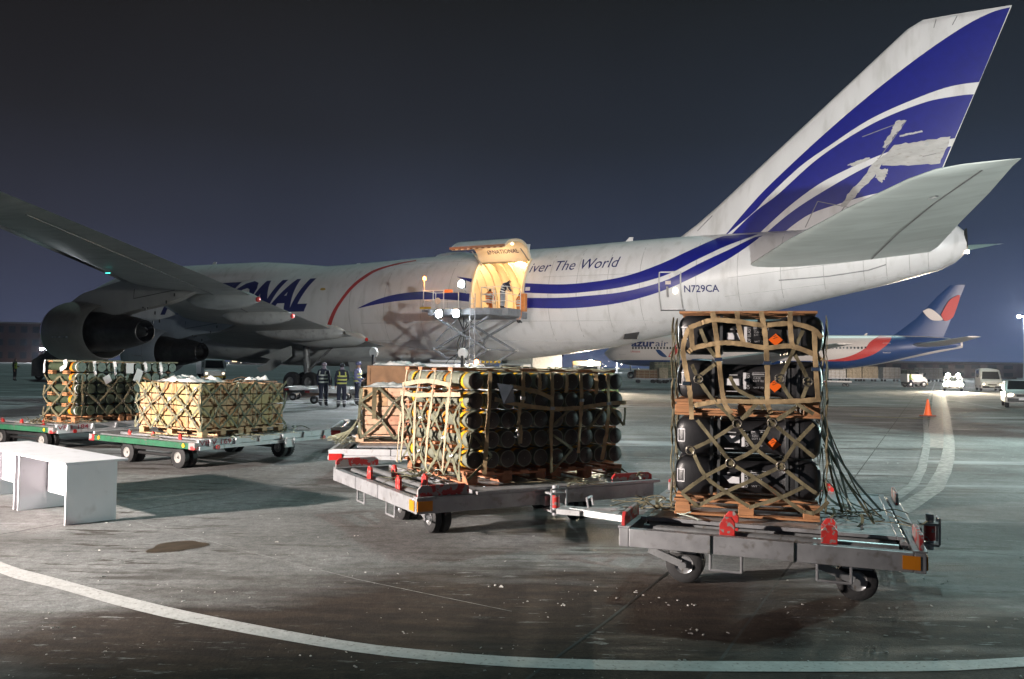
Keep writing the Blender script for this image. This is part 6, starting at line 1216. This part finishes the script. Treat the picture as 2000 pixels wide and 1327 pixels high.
HATCH = [(-2.0, 0.28), (-2.02, 0.62), (-1.9, 0.80), (-1.05, 0.98), (-0.35, 1.44), (0.4, 1.50), (1.3, 1.44), (1.85, 1.0), (1.98, 0.85), (1.98, 0.28)]
VAN = [(-2.6, 0.28), (-2.62, 0.75), (-2.45, 1.02), (-1.75, 1.22), (-1.2, 2.0), (-0.8, 2.3), (2.4, 2.38), (2.6, 2.2), (2.62, 0.28)]
vehicle('parked_car', 'silver hatchback at the right edge with one headlight lit', 'car', (28.4, 46.6, 0), R(-27), 4.0, 1.72, 1.5, HATCH, [(-1.05, 0.98, -0.35, 1.44)], CARS, 5)
vehicle('parked_van', 'white panel van parked behind the silver hatchback', 'van', (50.2, 88.0, 0), R(-22), 5.2, 1.95, 2.38, VAN, [(-1.75, 1.22, -1.2, 2.0)], CARW, 3)
glare = vehicle('parked_car', 'car facing the camera with dazzling headlights on the far apron', 'car', (44.1, 83.5, 0), R(-27), 4.0, 1.72, 1.5, HATCH, [(-1.05, 0.98, -0.35, 1.44)], CARW, 900)
for s_ in (-1, 1): lamp('headlight_beam', 'SPOT', 14000, (1.0, 0.84, 0.62), (s_*0.62, -2.12, 0.68), glare, (s_*0.62+0.3, -40, 1.0), 0.12, 90, 0.9)
for s_ in (-0.45, 0.45):     # added lamps on roof and bumper, only to enlarge the headlight glare
    b = MB(); b.sphere((s_, -0.32, 1.60), 0.17, 14, 8, (1, 0.6, 1)); b.build('roof_glare_lamp', HEADL('headlamp 900', 900), glare, smooth=True)
    b = MB(); b.sphere((s_, -2.14, 0.95), 0.14, 14, 8, (1, 0.6, 1)); b.build('glare_lamp', HEADL('headlamp 900', 900), glare, smooth=True)
b = MB(); b.beam((-0.8, -0.3, 1.5), (0.8, -0.3, 1.5), 0.06, 0.06); b.build('glare_lamp_bar', BLACKP, glare)  # added bar carrying the glare lamps
def box_truck(label, loc, rz, L, W, H, head, beacon=False, cargo=CARW):
    t = thing('service_truck', label, 'truck', loc, rz, 'airport service vehicles')
    b = MB(); b.box((0, L*0.12, 0.62+(H-0.62)/2), (W, L*0.72, H-0.66)); b.build('cargo_body', cargo, t, bevel=0.04)
    prof = [(-L/2, 0.4), (-L/2-0.02, 0.95), (-L/2+0.25, 1.15), (-L/2+0.45, min(H, 1.95)), (-L*0.25, min(H, 2.0)), (-L*0.25, 0.4)]
    b = MB(); b.poly(prof, W*0.94, 'x', 0); b.build('cab', CARW, t, bevel=0.05)
    b = MB(); b.add([(-W*0.4, -L/2+0.22, 1.2), (W*0.4, -L/2+0.22, 1.2), (W*0.36, -L/2+0.42, min(H, 1.95)-0.08), (-W*0.36, -L/2+0.42, min(H, 1.95)-0.08)], [(0, 1, 2, 3)]); b.build('windscreen', GLASS, t)
    b = MB(); b.box((0, 0.0, 0.5), (W*0.8, L*0.95, 0.2)); b.build('chassis', BLACKP, t)
    for s_ in (-1, 1):
        b = MB(); b.sphere((s_*W*0.36, -L/2-0.03, 0.72), 0.12, 12, 8, (1, 0.5, 0.9)); b.build('headlight', HEADL(f'headlamp {head}', head), t, smooth=True)
        b = MB(); b.box((s_*W*0.475, -L*0.36, 1.5), (0.02, L*0.14, 0.5)); b.build('side_window', GLASS, t)
        for y in (-L*0.34, L*0.3): wheel_part(t, (s_*(W/2-0.14), y, 0.38), 0.38, 0.25, 0.0)
    b = MB(); b.box((0, -L/2-0.03, 0.42), (W*0.95, 0.1, 0.18)); b.build('bumper', HAZ, t, bevel=0.02)
    if beacon:
        b = MB(); b.lathe([(0, 0.08), (0.06, 0.1), (0.16, 0.08), (0.2, 0.02)], (0, -L*0.3, min(H, 2.0)), (0, 0, 1), 14, True); b.build('beacon', MATS['amber beacon'] if 'amber beacon' in MATS else HAZ, t, smooth=True)
        lamp('beacon_lamp', 'POINT', 90, (1, 0.45, 0.08), (0, -L*0.3, min(H, 2.0)+0.35), t, size=0.1)
    return t
box_truck('low white tractor with amber beacon behind the banded tubes', (-2.55, 38.3, 0), R(80), 3.2, 1.7, 1.9, 2, True)
box_truck('white box truck under the rear of the jet fuselage', (1.3, 60.0, 0), R(-35), 5.5, 2.2, 2.75, 2, cargo=mat('grey truck body', (0.34, 0.35, 0.34), 0.5, var=0.15))
lt = box_truck('service truck with dazzling headlights under the jet fuselage', (5.9, 66.0, 0), R(-4), 5.0, 2.2, 2.3, 700, cargo=mat('ochre truck body', (0.42, 0.27, 0.12), 0.5, var=0.15))
lamp('headlight_beam', 'SPOT', 9000, (1.0, 0.80, 0.55), (0.0, -2.8, 0.8), lt, (0.2, -30, 1.2), 0.12, 100, 0.9)
b = MB(); b.sphere((0.3, -1.5, 2.12), 0.26, 12, 8, (1, .6, .9)); b.build('roof_glare_lamp', HEADL('headlamp 700', 700), lt, smooth=True)
lamp('roof_beam', 'SPOT', 7000, (1.0, 0.82, 0.6), (0.3, -1.75, 2.12), lt, (0.3, -40, 1.9), 0.12, 100, 0.9)
box_truck('white tractor with yellow bumper seen between the engine and the crates', (-27.3, 76.0, 0), R(30), 3.6, 2.0, 2.6, 2)
st = thing('passenger_stairs', 'dark mobile passenger stairs behind the left engine', 'stairs', (-38.2, 72.0, 0), R(0))
b = MB(); b.poly([(-2.6, 0.3), (-2.6, 1.7), (-2.2, 1.9), (1.6, 4.6), (4.2, 4.6), (4.2, 4.0), (2.2, 0.3)], 0.1, 'y', -0.9); b.poly([(-2.6, 0.3), (-2.6, 1.7), (-2.2, 1.9), (1.6, 4.6), (4.2, 4.6), (4.2, 4.0), (2.2, 0.3)], 0.1, 'y', 0.9); b.box((0.2, 0, 0.5), (5.2, 1.7, 0.4)); b.build('stair_frame', mat('dark grey stairs', (0.10, 0.10, 0.10), 0.6, var=0.2), st)
for k in range(16): b = MB(); b.box((-2.2+k*0.25, 0, 0.6+k*0.19), (0.26, 1.6, 0.05)); b.build('step', STEEL, st)
for x in (-2.0, 1.8):
    for y in (-0.8, 0.8): wheel_part(st, (x, y, 0.35), 0.35, 0.2, R(90))

# ================================================================== traffic cone
t = thing('traffic_cone', 'orange traffic cone standing alone on the apron line at the right', 'traffic cone', (17.58, 35.3, 0), 0.4)
CONE = mat('orange cone plastic', (0.72, 0.10, 0.015), 0.5, var=0.1)
b = MB(); b.lathe([(0.04, 0.165), (0.35, 0.10), (0.70, 0.035), (0.72, 0.03), (0.72, 0.005)], ax=(0, 0, 1), n=24); b.build('cone_body', CONE, t, smooth=True, ang=50)
b = MB(); b.box((0, 0, 0.02), (0.46, 0.46, 0.04)); b.build('cone_base', mat('dark red rubber', (0.25, 0.05, 0.02), 0.7), t, bevel=0.01)

# ================================================================== parked airliner
al = thing('airliner', 'white and blue twin engine airliner parked far behind, with red band at the tail', 'airplane', (15.9, 143.0, 0), -0.3046)
AW = mat('airliner white', (0.66, 0.63, 0.61), 0.4, var=0.04, scale=0.5); AB = mat('airliner blue', (0.008, 0.045, 0.17), 0.4, var=0.06); AR = mat('airliner red', (0.52, 0.05, 0.045), 0.4, var=0.06)
AS = [(0, 4.05, 4.35, .1), (.8, 3.2, 5.1, .95), (2, 2.7, 5.9, 1.6), (4, 2.3, 6.8, 2.15), (6.5, 2.1, 7.25, 2.45), (9, 2.05, 7.45, 2.515), (38, 2.05, 7.45, 2.515), (42, 2.7, 7.46, 2.4), (46, 3.55, 7.45, 2.0), (50, 4.5, 7.35, 1.4), (53, 5.2, 7.1, .85), (54.9, 5.6, 6.5, .3)]
def ahw(x, z):
    zb, zt, w_ = itp(AS, x, 1), itp(AS, x, 2), itp(AS, x, 3); q = 1-((z-(zb+zt)/2)/((zt-zb)/2))**2; return w_*math.sqrt(q) if q > 0 else 0.0
def onal(x, z, off=0.02): return (x, -(ahw(x, z)+off), z)
b = MB(); rg = []
for x in [0, .3, .8, 1.4, 2, 3, 4, 5.2, 6.5, 9, 14, 20, 26, 32, 38, 40, 42, 44, 46, 48, 50, 51.5, 53, 54, 54.9]:
    zb, zt, w_ = itp(AS, x, 1), itp(AS, x, 2), itp(AS, x, 3); rg.append([(x, w_*math.cos(t_), (zb+zt)/2+(zt-zb)/2*math.sin(t_)) for t_ in [2*math.pi*i/40 for i in range(40)]])
b.loft(rg); b.build('fuselage', AW, al, smooth=True)
def belly(xs_, zt_, m_, nm, off=0.02):
    rg = []
    for x in xs_:
        zb = itp(AS, x, 1); z1 = zt_(x); rg.append([(x, s_*(ahw(x, max(zb+0.003, z))+off), z-(off if z < zb+0.05 else 0)) for s_, z in [(-1, z1+(zb+0.003-z1)*i/10) for i in range(11)] + [(1, zb+0.003+(z1-zb-0.003)*i/10) for i in range(1, 11)]])
    b = MB(); b.loft(rg, cap=False, loop=False); return b.build(nm, m_, al, smooth=True)
belly([1.2, 2, 3, 4, 5.2, 6.5, 9, 14, 20, 26, 32, 36, 38], lambda x: 3.05+0.008*x, AB, 'belly_band')
strip('tail_paint', AB, [(36, 3.30), (38.86, 3.42), (41.79, 4.24), (43.59, 5.44), (44.53, 6.39), (45.03, 7.40)], [(36, 2.12), (39.5, 2.4), (43.5, 3.15), (47.5, 4.2), (51, 5.1), (54.6, 5.75)], onal, al, n=50, k=16)
strip('tail_paint', AB, [(45.03, 7.42), (48, 7.40), (51, 7.24), (53.5, 6.9), (54.6, 6.5)], [(43.6, 5.4), (47, 5.2), (50, 5.5), (53, 5.8), (54.6, 5.9)], onal, al, n=40, k=12)
strip('red_band', AR, [(43.23, 7.40), (41.78, 6.37), (41.06, 5.42), (39.6, 4.46), (37.39, 3.72), (34.5, 3.36)], [(45.03, 7.42), (44.53, 6.39), (43.59, 5.44), (41.79, 4.24), (38.86, 3.42), (34.6, 3.28)], lambda x, z: onal(x, z, 0.035), al, n=40, k=8)
# fin and tailplane of the airliner
def slab(name, secs, m_, parent, axis='z'):
    rg = []
    for s_, xl, xt, z_, tk in secs:
        q = [(xl, 0), (xl+(xt-xl)*.12, .8), (xl+(xt-xl)*.4, 1), (xl+(xt-xl)*.75, .5), (xt, .05), (xl+(xt-xl)*.75, -.5), (xl+(xt-xl)*.4, -1), (xl+(xt-xl)*.12, -.8)]
        rg.append([(x, tk*k_, s_) if axis == 'z' else (x, s_, z_+tk*k_) for x, k_ in q])
    b = MB(); b.loft(rg); return b.build(name, m_, parent, smooth=True, ang=50)
af = slab('fin', [(7.0, 44.6, 52.2, 0, .35), (8.0, 46.0, 52.6, 0, .34), (10.12, 48.56, 53.4, 0, .28), (13.41, 51.41, 54.65, 0, .2), (15.19, 53.24, 55.27, 0, .14)], AB, al)
def leaf(pts, m_, off=0.38): 
    P = smoothc(pts+[pts[0]], 40)[:-1]; b = MB(); b.add([(x, -off, z) for x, z in P], [tuple(range(len(P)))]); b.add([(x, -off+0.06, z) for x, z in P], [tuple(range(len(P)))]); return b.build('tail_leaf', m_, af)
leaf([(49.37, 11.2), (50.3, 11.59), (51.36, 10.88), (52.14, 9.86), (50.79, 9.78), (49.94, 10.41)], AW); leaf([(51.92, 10.64), (52.91, 12.59), (53.82, 13.36), (54.5, 13.43), (53.85, 11.02), (53.4, 10.09), (52.42, 9.7)], AR)
for sg in (-1, 1):
    slab('tailplane', [(sg*0.8, 47.0, 52.6, 5.9, .35), (sg*5, 50.2, 53.9, 6.3, .24), (sg*9.3, 53.7, 55.5, 6.95, .1)], AW, al, 'y')
    slab('wing', [(sg*2.0, 16.5, 27.5, 2.9, .7), (sg*8, 21.8, 29.2, 3.6, .5), (sg*23.8, 35.5, 37.6, 5.4, .12)], AW, al, 'y')
    b = MB(); b.lathe([(0, 1.15), (.3, 1.3), (1.5, 1.35), (3.2, 1.2), (3.9, 1.0), (4.6, .65), (5.4, .3)], (15.2, sg*7.9, 2.05), (1, 0, 0), 24); b.lathe([(0.02, 1.14), (0.6, 1.05), (0.7, 0.02)], (15.2, sg*7.9, 2.05), (1, 0, 0), 24); b.build('engine', AB, al, smooth=True)
    b = MB(); b.tube((26.8, sg*4.6, 0.6), (26.6, sg*4.4, 2.7), .2, .2, 10); g = b.build('landing_gear', STEEL, al, smooth=True)
    for dx in (-.7, .7):
        for dy in (-.5, .5): obj('wheel', TY, g, (26.8+dx, sg*4.6+dy, 0.62))
b = MB(); b.tube((4.6, 0, 0.5), (4.4, 0, 2.6), .14, .14, 10); g = b.build('landing_gear', STEEL, al, smooth=True)
for dy in (-.35, .35): obj('wheel', TY, g, (4.6, dy, 0.55))
b = MB()
for x in [5.2+0.52*i for i in range(70)]:
    if 14 < x < 33.5 and False: continue
    p = onal(x, 5.03+0.010*x, 0.03); b.box(p, (0.24, 0.03, 0.34))
tag(b.build('cabin_windows', GLASS, al), kind='stuff')
b = MB(); b.add([onal(1.35, 5.05), onal(2.6, 5.35), onal(2.9, 5.85), onal(1.95, 5.6)], [(0, 1, 2, 3)]); b.build('cockpit_window', GLASS, al)
decal_text('airline_lettering', 'azur', mat('airline navy', (0.012, 0.03, 0.13), 0.4), lambda u, v: onal(4.9+u, 5.30+v, 0.03), 3.9, 0.86, al, bold=0.035, cuts=0.2)
decal_text('airline_lettering', 'air', MATS['airline navy'], lambda u, v: onal(8.95+u, 5.38+v, 0.03), 2.1, 0.95, al, cuts=0.2)
decal_text('country_lettering', 'Ukraine', AR, lambda u, v: onal(4.85+u, 4.35+v, 0.03), 1.6, 0.36, al)
decal_text('registration_lettering', 'UR-AZK', MATS['airline navy'], lambda u, v: onal(37.3+u, 5.85+v, 0.04), 1.3, 0.28, al)
for pts, m_ in (([(8.95, 4.87), (9.7, 4.8), (10.3, 4.3), (10.85, 3.68), (10.2, 3.66), (9.5, 4.1)], AB), ([(11.05, 3.68), (11.8, 5.0), (12.5, 5.9), (13.0, 6.2), (12.9, 5.2), (12.4, 4.2), (11.7, 3.72)], AR)):
    P = smoothc(pts+[pts[0]], 40)[:-1]; cx, cz = sum(p[0] for p in P)/len(P), sum(p[1] for p in P)/len(P); b = MB(); b.add([onal(cx, cz, 0.05)]+[onal(x, z, 0.03) for x, z in P], [(0, 1+i, 1+(i+1) % len(P)) for i in range(len(P))]); b.build('logo_leaf', m_, al)
b = MB(); b.ribbon([onal(x, z, 0.05) for x, z in ((43.6, 4.7), (44.6, 4.7), (44.6, 6.2), (43.6, 6.2), (43.6, 4.7))], 0.07, 0.02, (0, -1, 0)); d_ = b.build('cabin_door', AW, al)
b = MB(); b.ribbon([onal(x, z, 0.04) for x, z in ((2.9, 3.95), (3.9, 3.95), (3.9, 5.75), (2.9, 5.75), (2.9, 3.95))], 0.04, 0.02, (0, -1, 0)); b.build('cabin_door', SEAM, al)
for x in (21, 41.0): b = MB(); b.poly([(x, 7.42), (x+.5, 7.42), (x+.6, 7.8), (x+.4, 7.8)], .06); b.build('antenna', AW, al)

# ================================================================== cargo waiting far away
rr = random.Random(23)
CREAMF = mat('cream wrapped cargo', (0.50, 0.42, 0.30), 0.7, var=0.25, scale=3, bump=0.4, bscale=5, col2=(0.30, 0.24, 0.15), thr=(0.5, 0.65)); WHTF = mat('white wrapped cargo', (0.60, 0.58, 0.55), 0.6, var=0.2, scale=3, bump=0.4, bscale=5); GRNF = mat('netted green cargo', (0.16, 0.17, 0.11), 0.8, var=0.5, scale=5, bump=0.4, bscale=6)
def far_load(label, x, y, rz, L, W, H, m_, dolly=True):
    t = thing('netted_cargo', label, 'cargo', (x, y, 0), rz, 'netted loads waiting far away')
    b = MB(); vs = []; n = 8; rg = []
    for k in range(n+1):
        z = 0.6+H*k/n; s_ = 1-0.05*(k/n)**3
        rg.append([((L/2*s_)*cx+0.05*(rr.random()-.5), (W/2*s_)*cy+0.05*(rr.random()-.5), z+0.03*(rr.random()-.5)) for cx, cy in ((-1, -1), (-.5, -1.02), (0, -1), (.5, -1.02), (1, -1), (1, 0), (1, 1), (0, 1), (-1, 1), (-1, 0))])
    b.loft(rg); b.build('load', m_, t, smooth=True, ang=30)
    b = MB(); b.box((0, 0, 0.5), (L+0.3, W+0.2, 0.12)); b.build('pallet_deck', GALV, t)
    for i in range(4): u = -L/2+L*(i+.5)/4; b = MB(); b.beam((u, -W/2-0.05, 0.6), (u, -W/2-0.02, 0.58+H), 0.05, 0.03); b.build('strap', PALEW, t)
    for i in range(3): z = 0.75+H*(i+.3)/3; b = MB(); b.beam((-L/2, -W/2-0.05, z), (L/2, -W/2-0.05, z), 0.03, 0.05); b.build('strap', PALEW, t)
    for sx_ in (-L*.35, L*.35):
        for sy_ in (-W*.35, W*.35): b = MB(); b.tube((sx_, sy_-.08, .2), (sx_, sy_+.08, .2), .2, .2, 14); b.build('wheel', RUBBER, t, smooth=True)
    return t
far_load('brown crate load under the airliner nose, left one', 16.2, 101, R(3), 2.6, 1.4, 1.0, WOODD); far_load('cream sided load right beside the brown crate under the airliner nose', 18.1, 100.5, R(3), 1.0, 1.6, 1.25, CREAMF)
far_load('tall netted green load behind the brown crate under the airliner nose', 19.3, 107, R(8), 2.8, 2.2, 2.0, GRNF); far_load('low netted green heap right of the tall netted load', 22.3, 108, R(8), 2.2, 2.0, 1.2, GRNF)
for k, (px, y, L_, H_, m_, lb) in enumerate(((1632, 150, 3.0, 1.6, WHTF, 'white wrapped load, first in the far row right of the black cases'), (1665, 152, 2.6, 2.0, CREAMF, 'cream wrapped load, second in the far row right of the black cases'), (1696, 153, 2.8, 2.1, CREAMF, 'cream wrapped load, third in the far row right of the black cases'), (1738, 155, 3.2, 2.0, WHTF, 'pale wrapped load in the middle of the far row'), (1778, 157, 2.2, 1.7, GRNF, 'greenish load behind the far walking worker'), (1806, 158, 3.0, 2.1, WHTF, 'white wrapped load last but one in the far row'), (1826, 160, 2.0, 2.1, WHTF, 'white wrapped load at the right end of the far row'))):
    far_load(lb, (px-1000)/1631.5*y, y, R(-3), L_, 2.2, H_, m_)
flat_dolly('empty flat dolly beyond the black cases on the right', 38.5, 99.5, R(-4), 3.2, 2.2, LWHT, Z=0.6)
box_truck('small white tow tractor beside the far walking worker', (48.6, 101.0, 0), R(95), 2.6, 1.5, 1.6, 1)

# ================================================================== far edge of the airport
BLK = mat('dark brick building', (0.06, 0.028, 0.022), 0.8, var=0.2, scale=0.2); CONC = mat('pale building', (0.16, 0.15, 0.15), 0.7, var=0.15, scale=0.1)
def building(label, x, y, L, W, H, m_, rows, cols, lit, seed, rz=0.0, z0=0.0):
    t = thing('terminal_building', label, 'building', (x, y, 0), rz, 'buildings beyond the apron'); b = MB(); b.box((0, 0, H/2), (L, W, H)); b.build('wall', m_, t); b = MB(); b.box((0, 0, H+0.3), (L+0.6, W+0.6, 0.6)); b.build('roof', CONC, t); r_ = random.Random(seed)
    for j in range(rows):
        for i in range(cols):
            u = -L/2+L*(i+.5)/cols; z = H*(j+.55)/rows; on = r_.random() < lit; b = MB(); b.box((u, -W/2-0.03, z), (L/cols*0.55, 0.12, H/rows*0.5)); b.build('window', mat('lit far window', (1, .8, .5), .4, emit=(1, 0.72, 0.42), es=1.6) if on else GLASS, t)
    return t
building('dark reddish block with few lit windows at the far left', -197, 330, 34, 14, 15, BLK, 3, 8, 0.0, 1, R(10))
building('low dark block left of the red lit tower', -228, 340, 18, 12, 9, BLK, 2, 4, 0.0, 2)
building('long pale terminal far behind the jet wheels', -95, 470, 120, 20, 9, CONC, 2, 24, 0.5, 3)
building('low dark hangar on the horizon at the right', 215, 380, 90, 30, 6, BLK, 1, 8, 0.0, 4, R(-20))
building('faint dark block behind the dazzling headlights', 150, 300, 50, 20, 5, mat('dark clad wall', (0.06, 0.035, 0.033), 0.8, var=0.2, scale=0.2), 2, 10, 0.0, 5, R(-15))
t = thing('control_tower', 'slim control tower with a red lamp on top at the far left', 'tower', (-232, 420, 0)); b = MB(); b.tube((0, 0, 0), (0, 0, 17), 2.2, 1.8, 12); b.build('shaft', CONC, t, smooth=True); b = MB(); b.tube((0, 0, 17), (0, 0, 20.5), 3.0, 4.0, 12); b.build('cab', GLASS, t); b = MB(); b.tube((0, 0, 20.5), (0, 0, 25), 0.2, 0.2, 6); b.build('pole', STEEL, t); b = MB(); b.sphere((0, 0, 25.2), 0.9); b.build('red_lamp', mat('red obstruction lamp', (1, 0, 0), .3, emit=(1, 0.03, 0.05), es=10), t)
def far_mast(label, x, y, h_, n, es, r=0.5, e=0):
    t = thing('floodlight_mast', label, 'light mast', (x, y, 0), 0, 'floodlight masts beyond the apron'); b = MB(); b.tube((0, 0, 0), (0, 0, h_), 0.35, 0.18, 10); b.build('pole', STEEL, t, smooth=True); b = MB(); b.beam((-1.6, 0, h_), (1.6, 0, h_), .2, .2); b.build('crossbar', STEEL, t)
    for k in range(n): b = MB(); b.sphere(((k-(n-1)/2)*3.0/max(1, n-1) if n > 1 else 0, -0.35, h_-0.1), r, 10, 6, (1, .6, .7)); b.build('lamp', mat(f'mast lamp {es}', (1, 1, 1), .3, emit=(0.92, 0.95, 1.0), es=es), t)
    if e: lamp('mast_lamp', 'POINT', e, (0.9, 0.95, 1.0), (x, y-2, h_-0.5))
    return t
far_mast('floodlight mast at the right edge of the photo', 113.0, 184.0, 14.5, 3, 60, 0.45, 60000)
far_mast('bright lamp mast at the far left beside the dark stairs', -167, 300, 5.2, 2, 120, 0.75, 20000)
far_mast('bright lamp mast on the horizon under the jet belly', -147, 420, 3.8, 2, 90, 0.7, 15000)
far_mast('lamp mast on the horizon under the airliner nose', 36.5, 290, 4.2, 1, 80, 0.6, 6000)
b = MB(); rr = random.Random(77)
for k in range(80):
    u = rr.choice((rr.uniform(-0.36, -0.24), rr.uniform(-0.62, -0.55), rr.uniform(0.1, 0.2), rr.uniform(0.42, 0.62))); y = rr.uniform(380, 600); b.sphere((u*y, y, 0.8+5.5*rr.random()**2), 0.10+0.25*rr.random()**4, 6, 4)
tag(b.build('distant_lamps', mat('distant lamp', (1, .9, .8), .3, emit=(1, 0.86, 0.72), es=14)), 'many tiny warm lamps along the horizon', 'lamps', kind='stuff')
b = MB(); rg = []
for i in range(60):
    x = -600+i*20; h_ = 1.2+0.8*noise.noise((x*0.03, 0.2, 0)); rg.append([(x, 520, 0.0), (x, 524, h_), (x, 530, 0.0)])
b.loft(rg, cap=False, loop=False); tag(b.build('snow_bank', mat('lit snow bank', (0.45, 0.35, 0.32), 0.8, var=0.2, scale=0.3)), 'low bank of dirty snow along the far edge of the apron', 'snow bank', kind='stuff')
# ------------------------------------------------------------------ apron lighting outside the frame
def light_tower(loc, z, target, energy, col, label, cone=70, heads=3, size=0.5, blend=0.35):
    t = thing('light_tower', label, 'light tower', loc, math.atan2(target[1]-loc[1], target[0]-loc[0]), 'light towers around the stand')
    b = MB(); b.tube((0, 0, 0), (0, 0, z), 0.06+0.006*z, 0.05+0.002*z, 10); b.build('mast', STEEL, t, smooth=True)
    b = MB()
    for k in range(3): a = k*2.094; b.beam((0, 0, 0.5), (0.9*math.cos(a), 0.9*math.sin(a), 0.03), 0.06, 0.06)
    b.build('foot', STEEL, t)
    b = MB(); b.beam((0, -0.4*heads/2, z), (0, 0.4*heads/2, z), 0.08, 0.08); b.build('crossbar', STEEL, t)
    for k in range(heads):
        y_ = (k-(heads-1)/2)*0.4; b = MB(); b.box((0.0, y_, z+0.22), (0.16, 0.34, 0.3)); hd_ = b.build('lamp_head', BLACKP, t)
        b = MB(); b.box((0.09, y_, z+0.22), (0.012, 0.3, 0.26)); b.build('lamp_glass', mat('tower lamp', (1, 1, 1), 0.3, emit=(1, 0.93, 0.85), es=18), hd_)
    lamp('tower_lamp', 'SPOT', energy, col, (loc[0]+0.3*math.cos(t.rotation_euler.z), loc[1]+0.3*math.sin(t.rotation_euler.z), z+0.22), None, target, size, cone, blend)
    return t
light_tower((-14.5, 2.6, 0), 3.4, (-4.5, 12.4, 0.7), 33000, (1.0, 0.88, 0.80), 'low portable light tower left of the tables, beyond the edge', cone=70, size=0.14, blend=0.42)
light_tower((20.0, -5.0, 0), 4.2, (9.0, 46.0, 7.0), 60000, (0.97, 1.0, 0.96), 'portable light tower right behind the camera, shining at the jet', cone=72, heads=5, size=0.5, blend=0.95)
light_tower((82.0, 62.0, 0), 11.0, (40.0, 136.0, 5.0), 190000, (1.0, 0.86, 0.76), 'added floodlight mast beyond the right edge, brightening the airliner', cone=50, heads=4, size=0.6, blend=0.6)  # unseen lamp, added because the airliner came out too dark
light_tower((5.0, -26.0, 0), 7.0, (12.0, 45.0, 12.0), 42000, (1.0, 0.97, 0.96), 'added light tower far behind the camera, brightening the tail', cone=32, heads=4, size=0.5, blend=0.6)  # second unseen tower, added to soften the tailplane's shadow on the fin
light_tower((22.0, 22.0, 0), 3.6, (0.0, 12.0, 0.6), 12500, (0.72, 1.0, 0.94), 'added low fill light tower beyond the right edge', cone=100, heads=3, size=0.16, blend=0.7)  # unseen fill lamp, added for green light on the crates and right ground
# ------------------------------------------------------------------ winter haze over the whole apron
HZ_D = 0.00014
b = MB(); b.box((0, 700, 14), (2660, 2060, 30)); hz = b.build('haze', None)
hm = bpy.data.materials.new('winter haze'); hm.use_nodes = True; nt = hm.node_tree; nt.nodes.clear(); ho = nt.nodes.new('ShaderNodeOutputMaterial'); hv = nt.nodes.new('ShaderNodeVolumePrincipled')
hv.inputs['Color'].default_value = (0.70, 0.78, 1.0, 1); hv.inputs['Density'].default_value = HZ_D; hv.inputs['Anisotropy'].default_value = 0.72; nt.links.new(hv.outputs[0], ho.inputs['Volume'])
hz.data.materials.clear(); hz.data.materials.append(hm); tag(hz, kind='stuff')
S.cycles.volume_bounces = 0
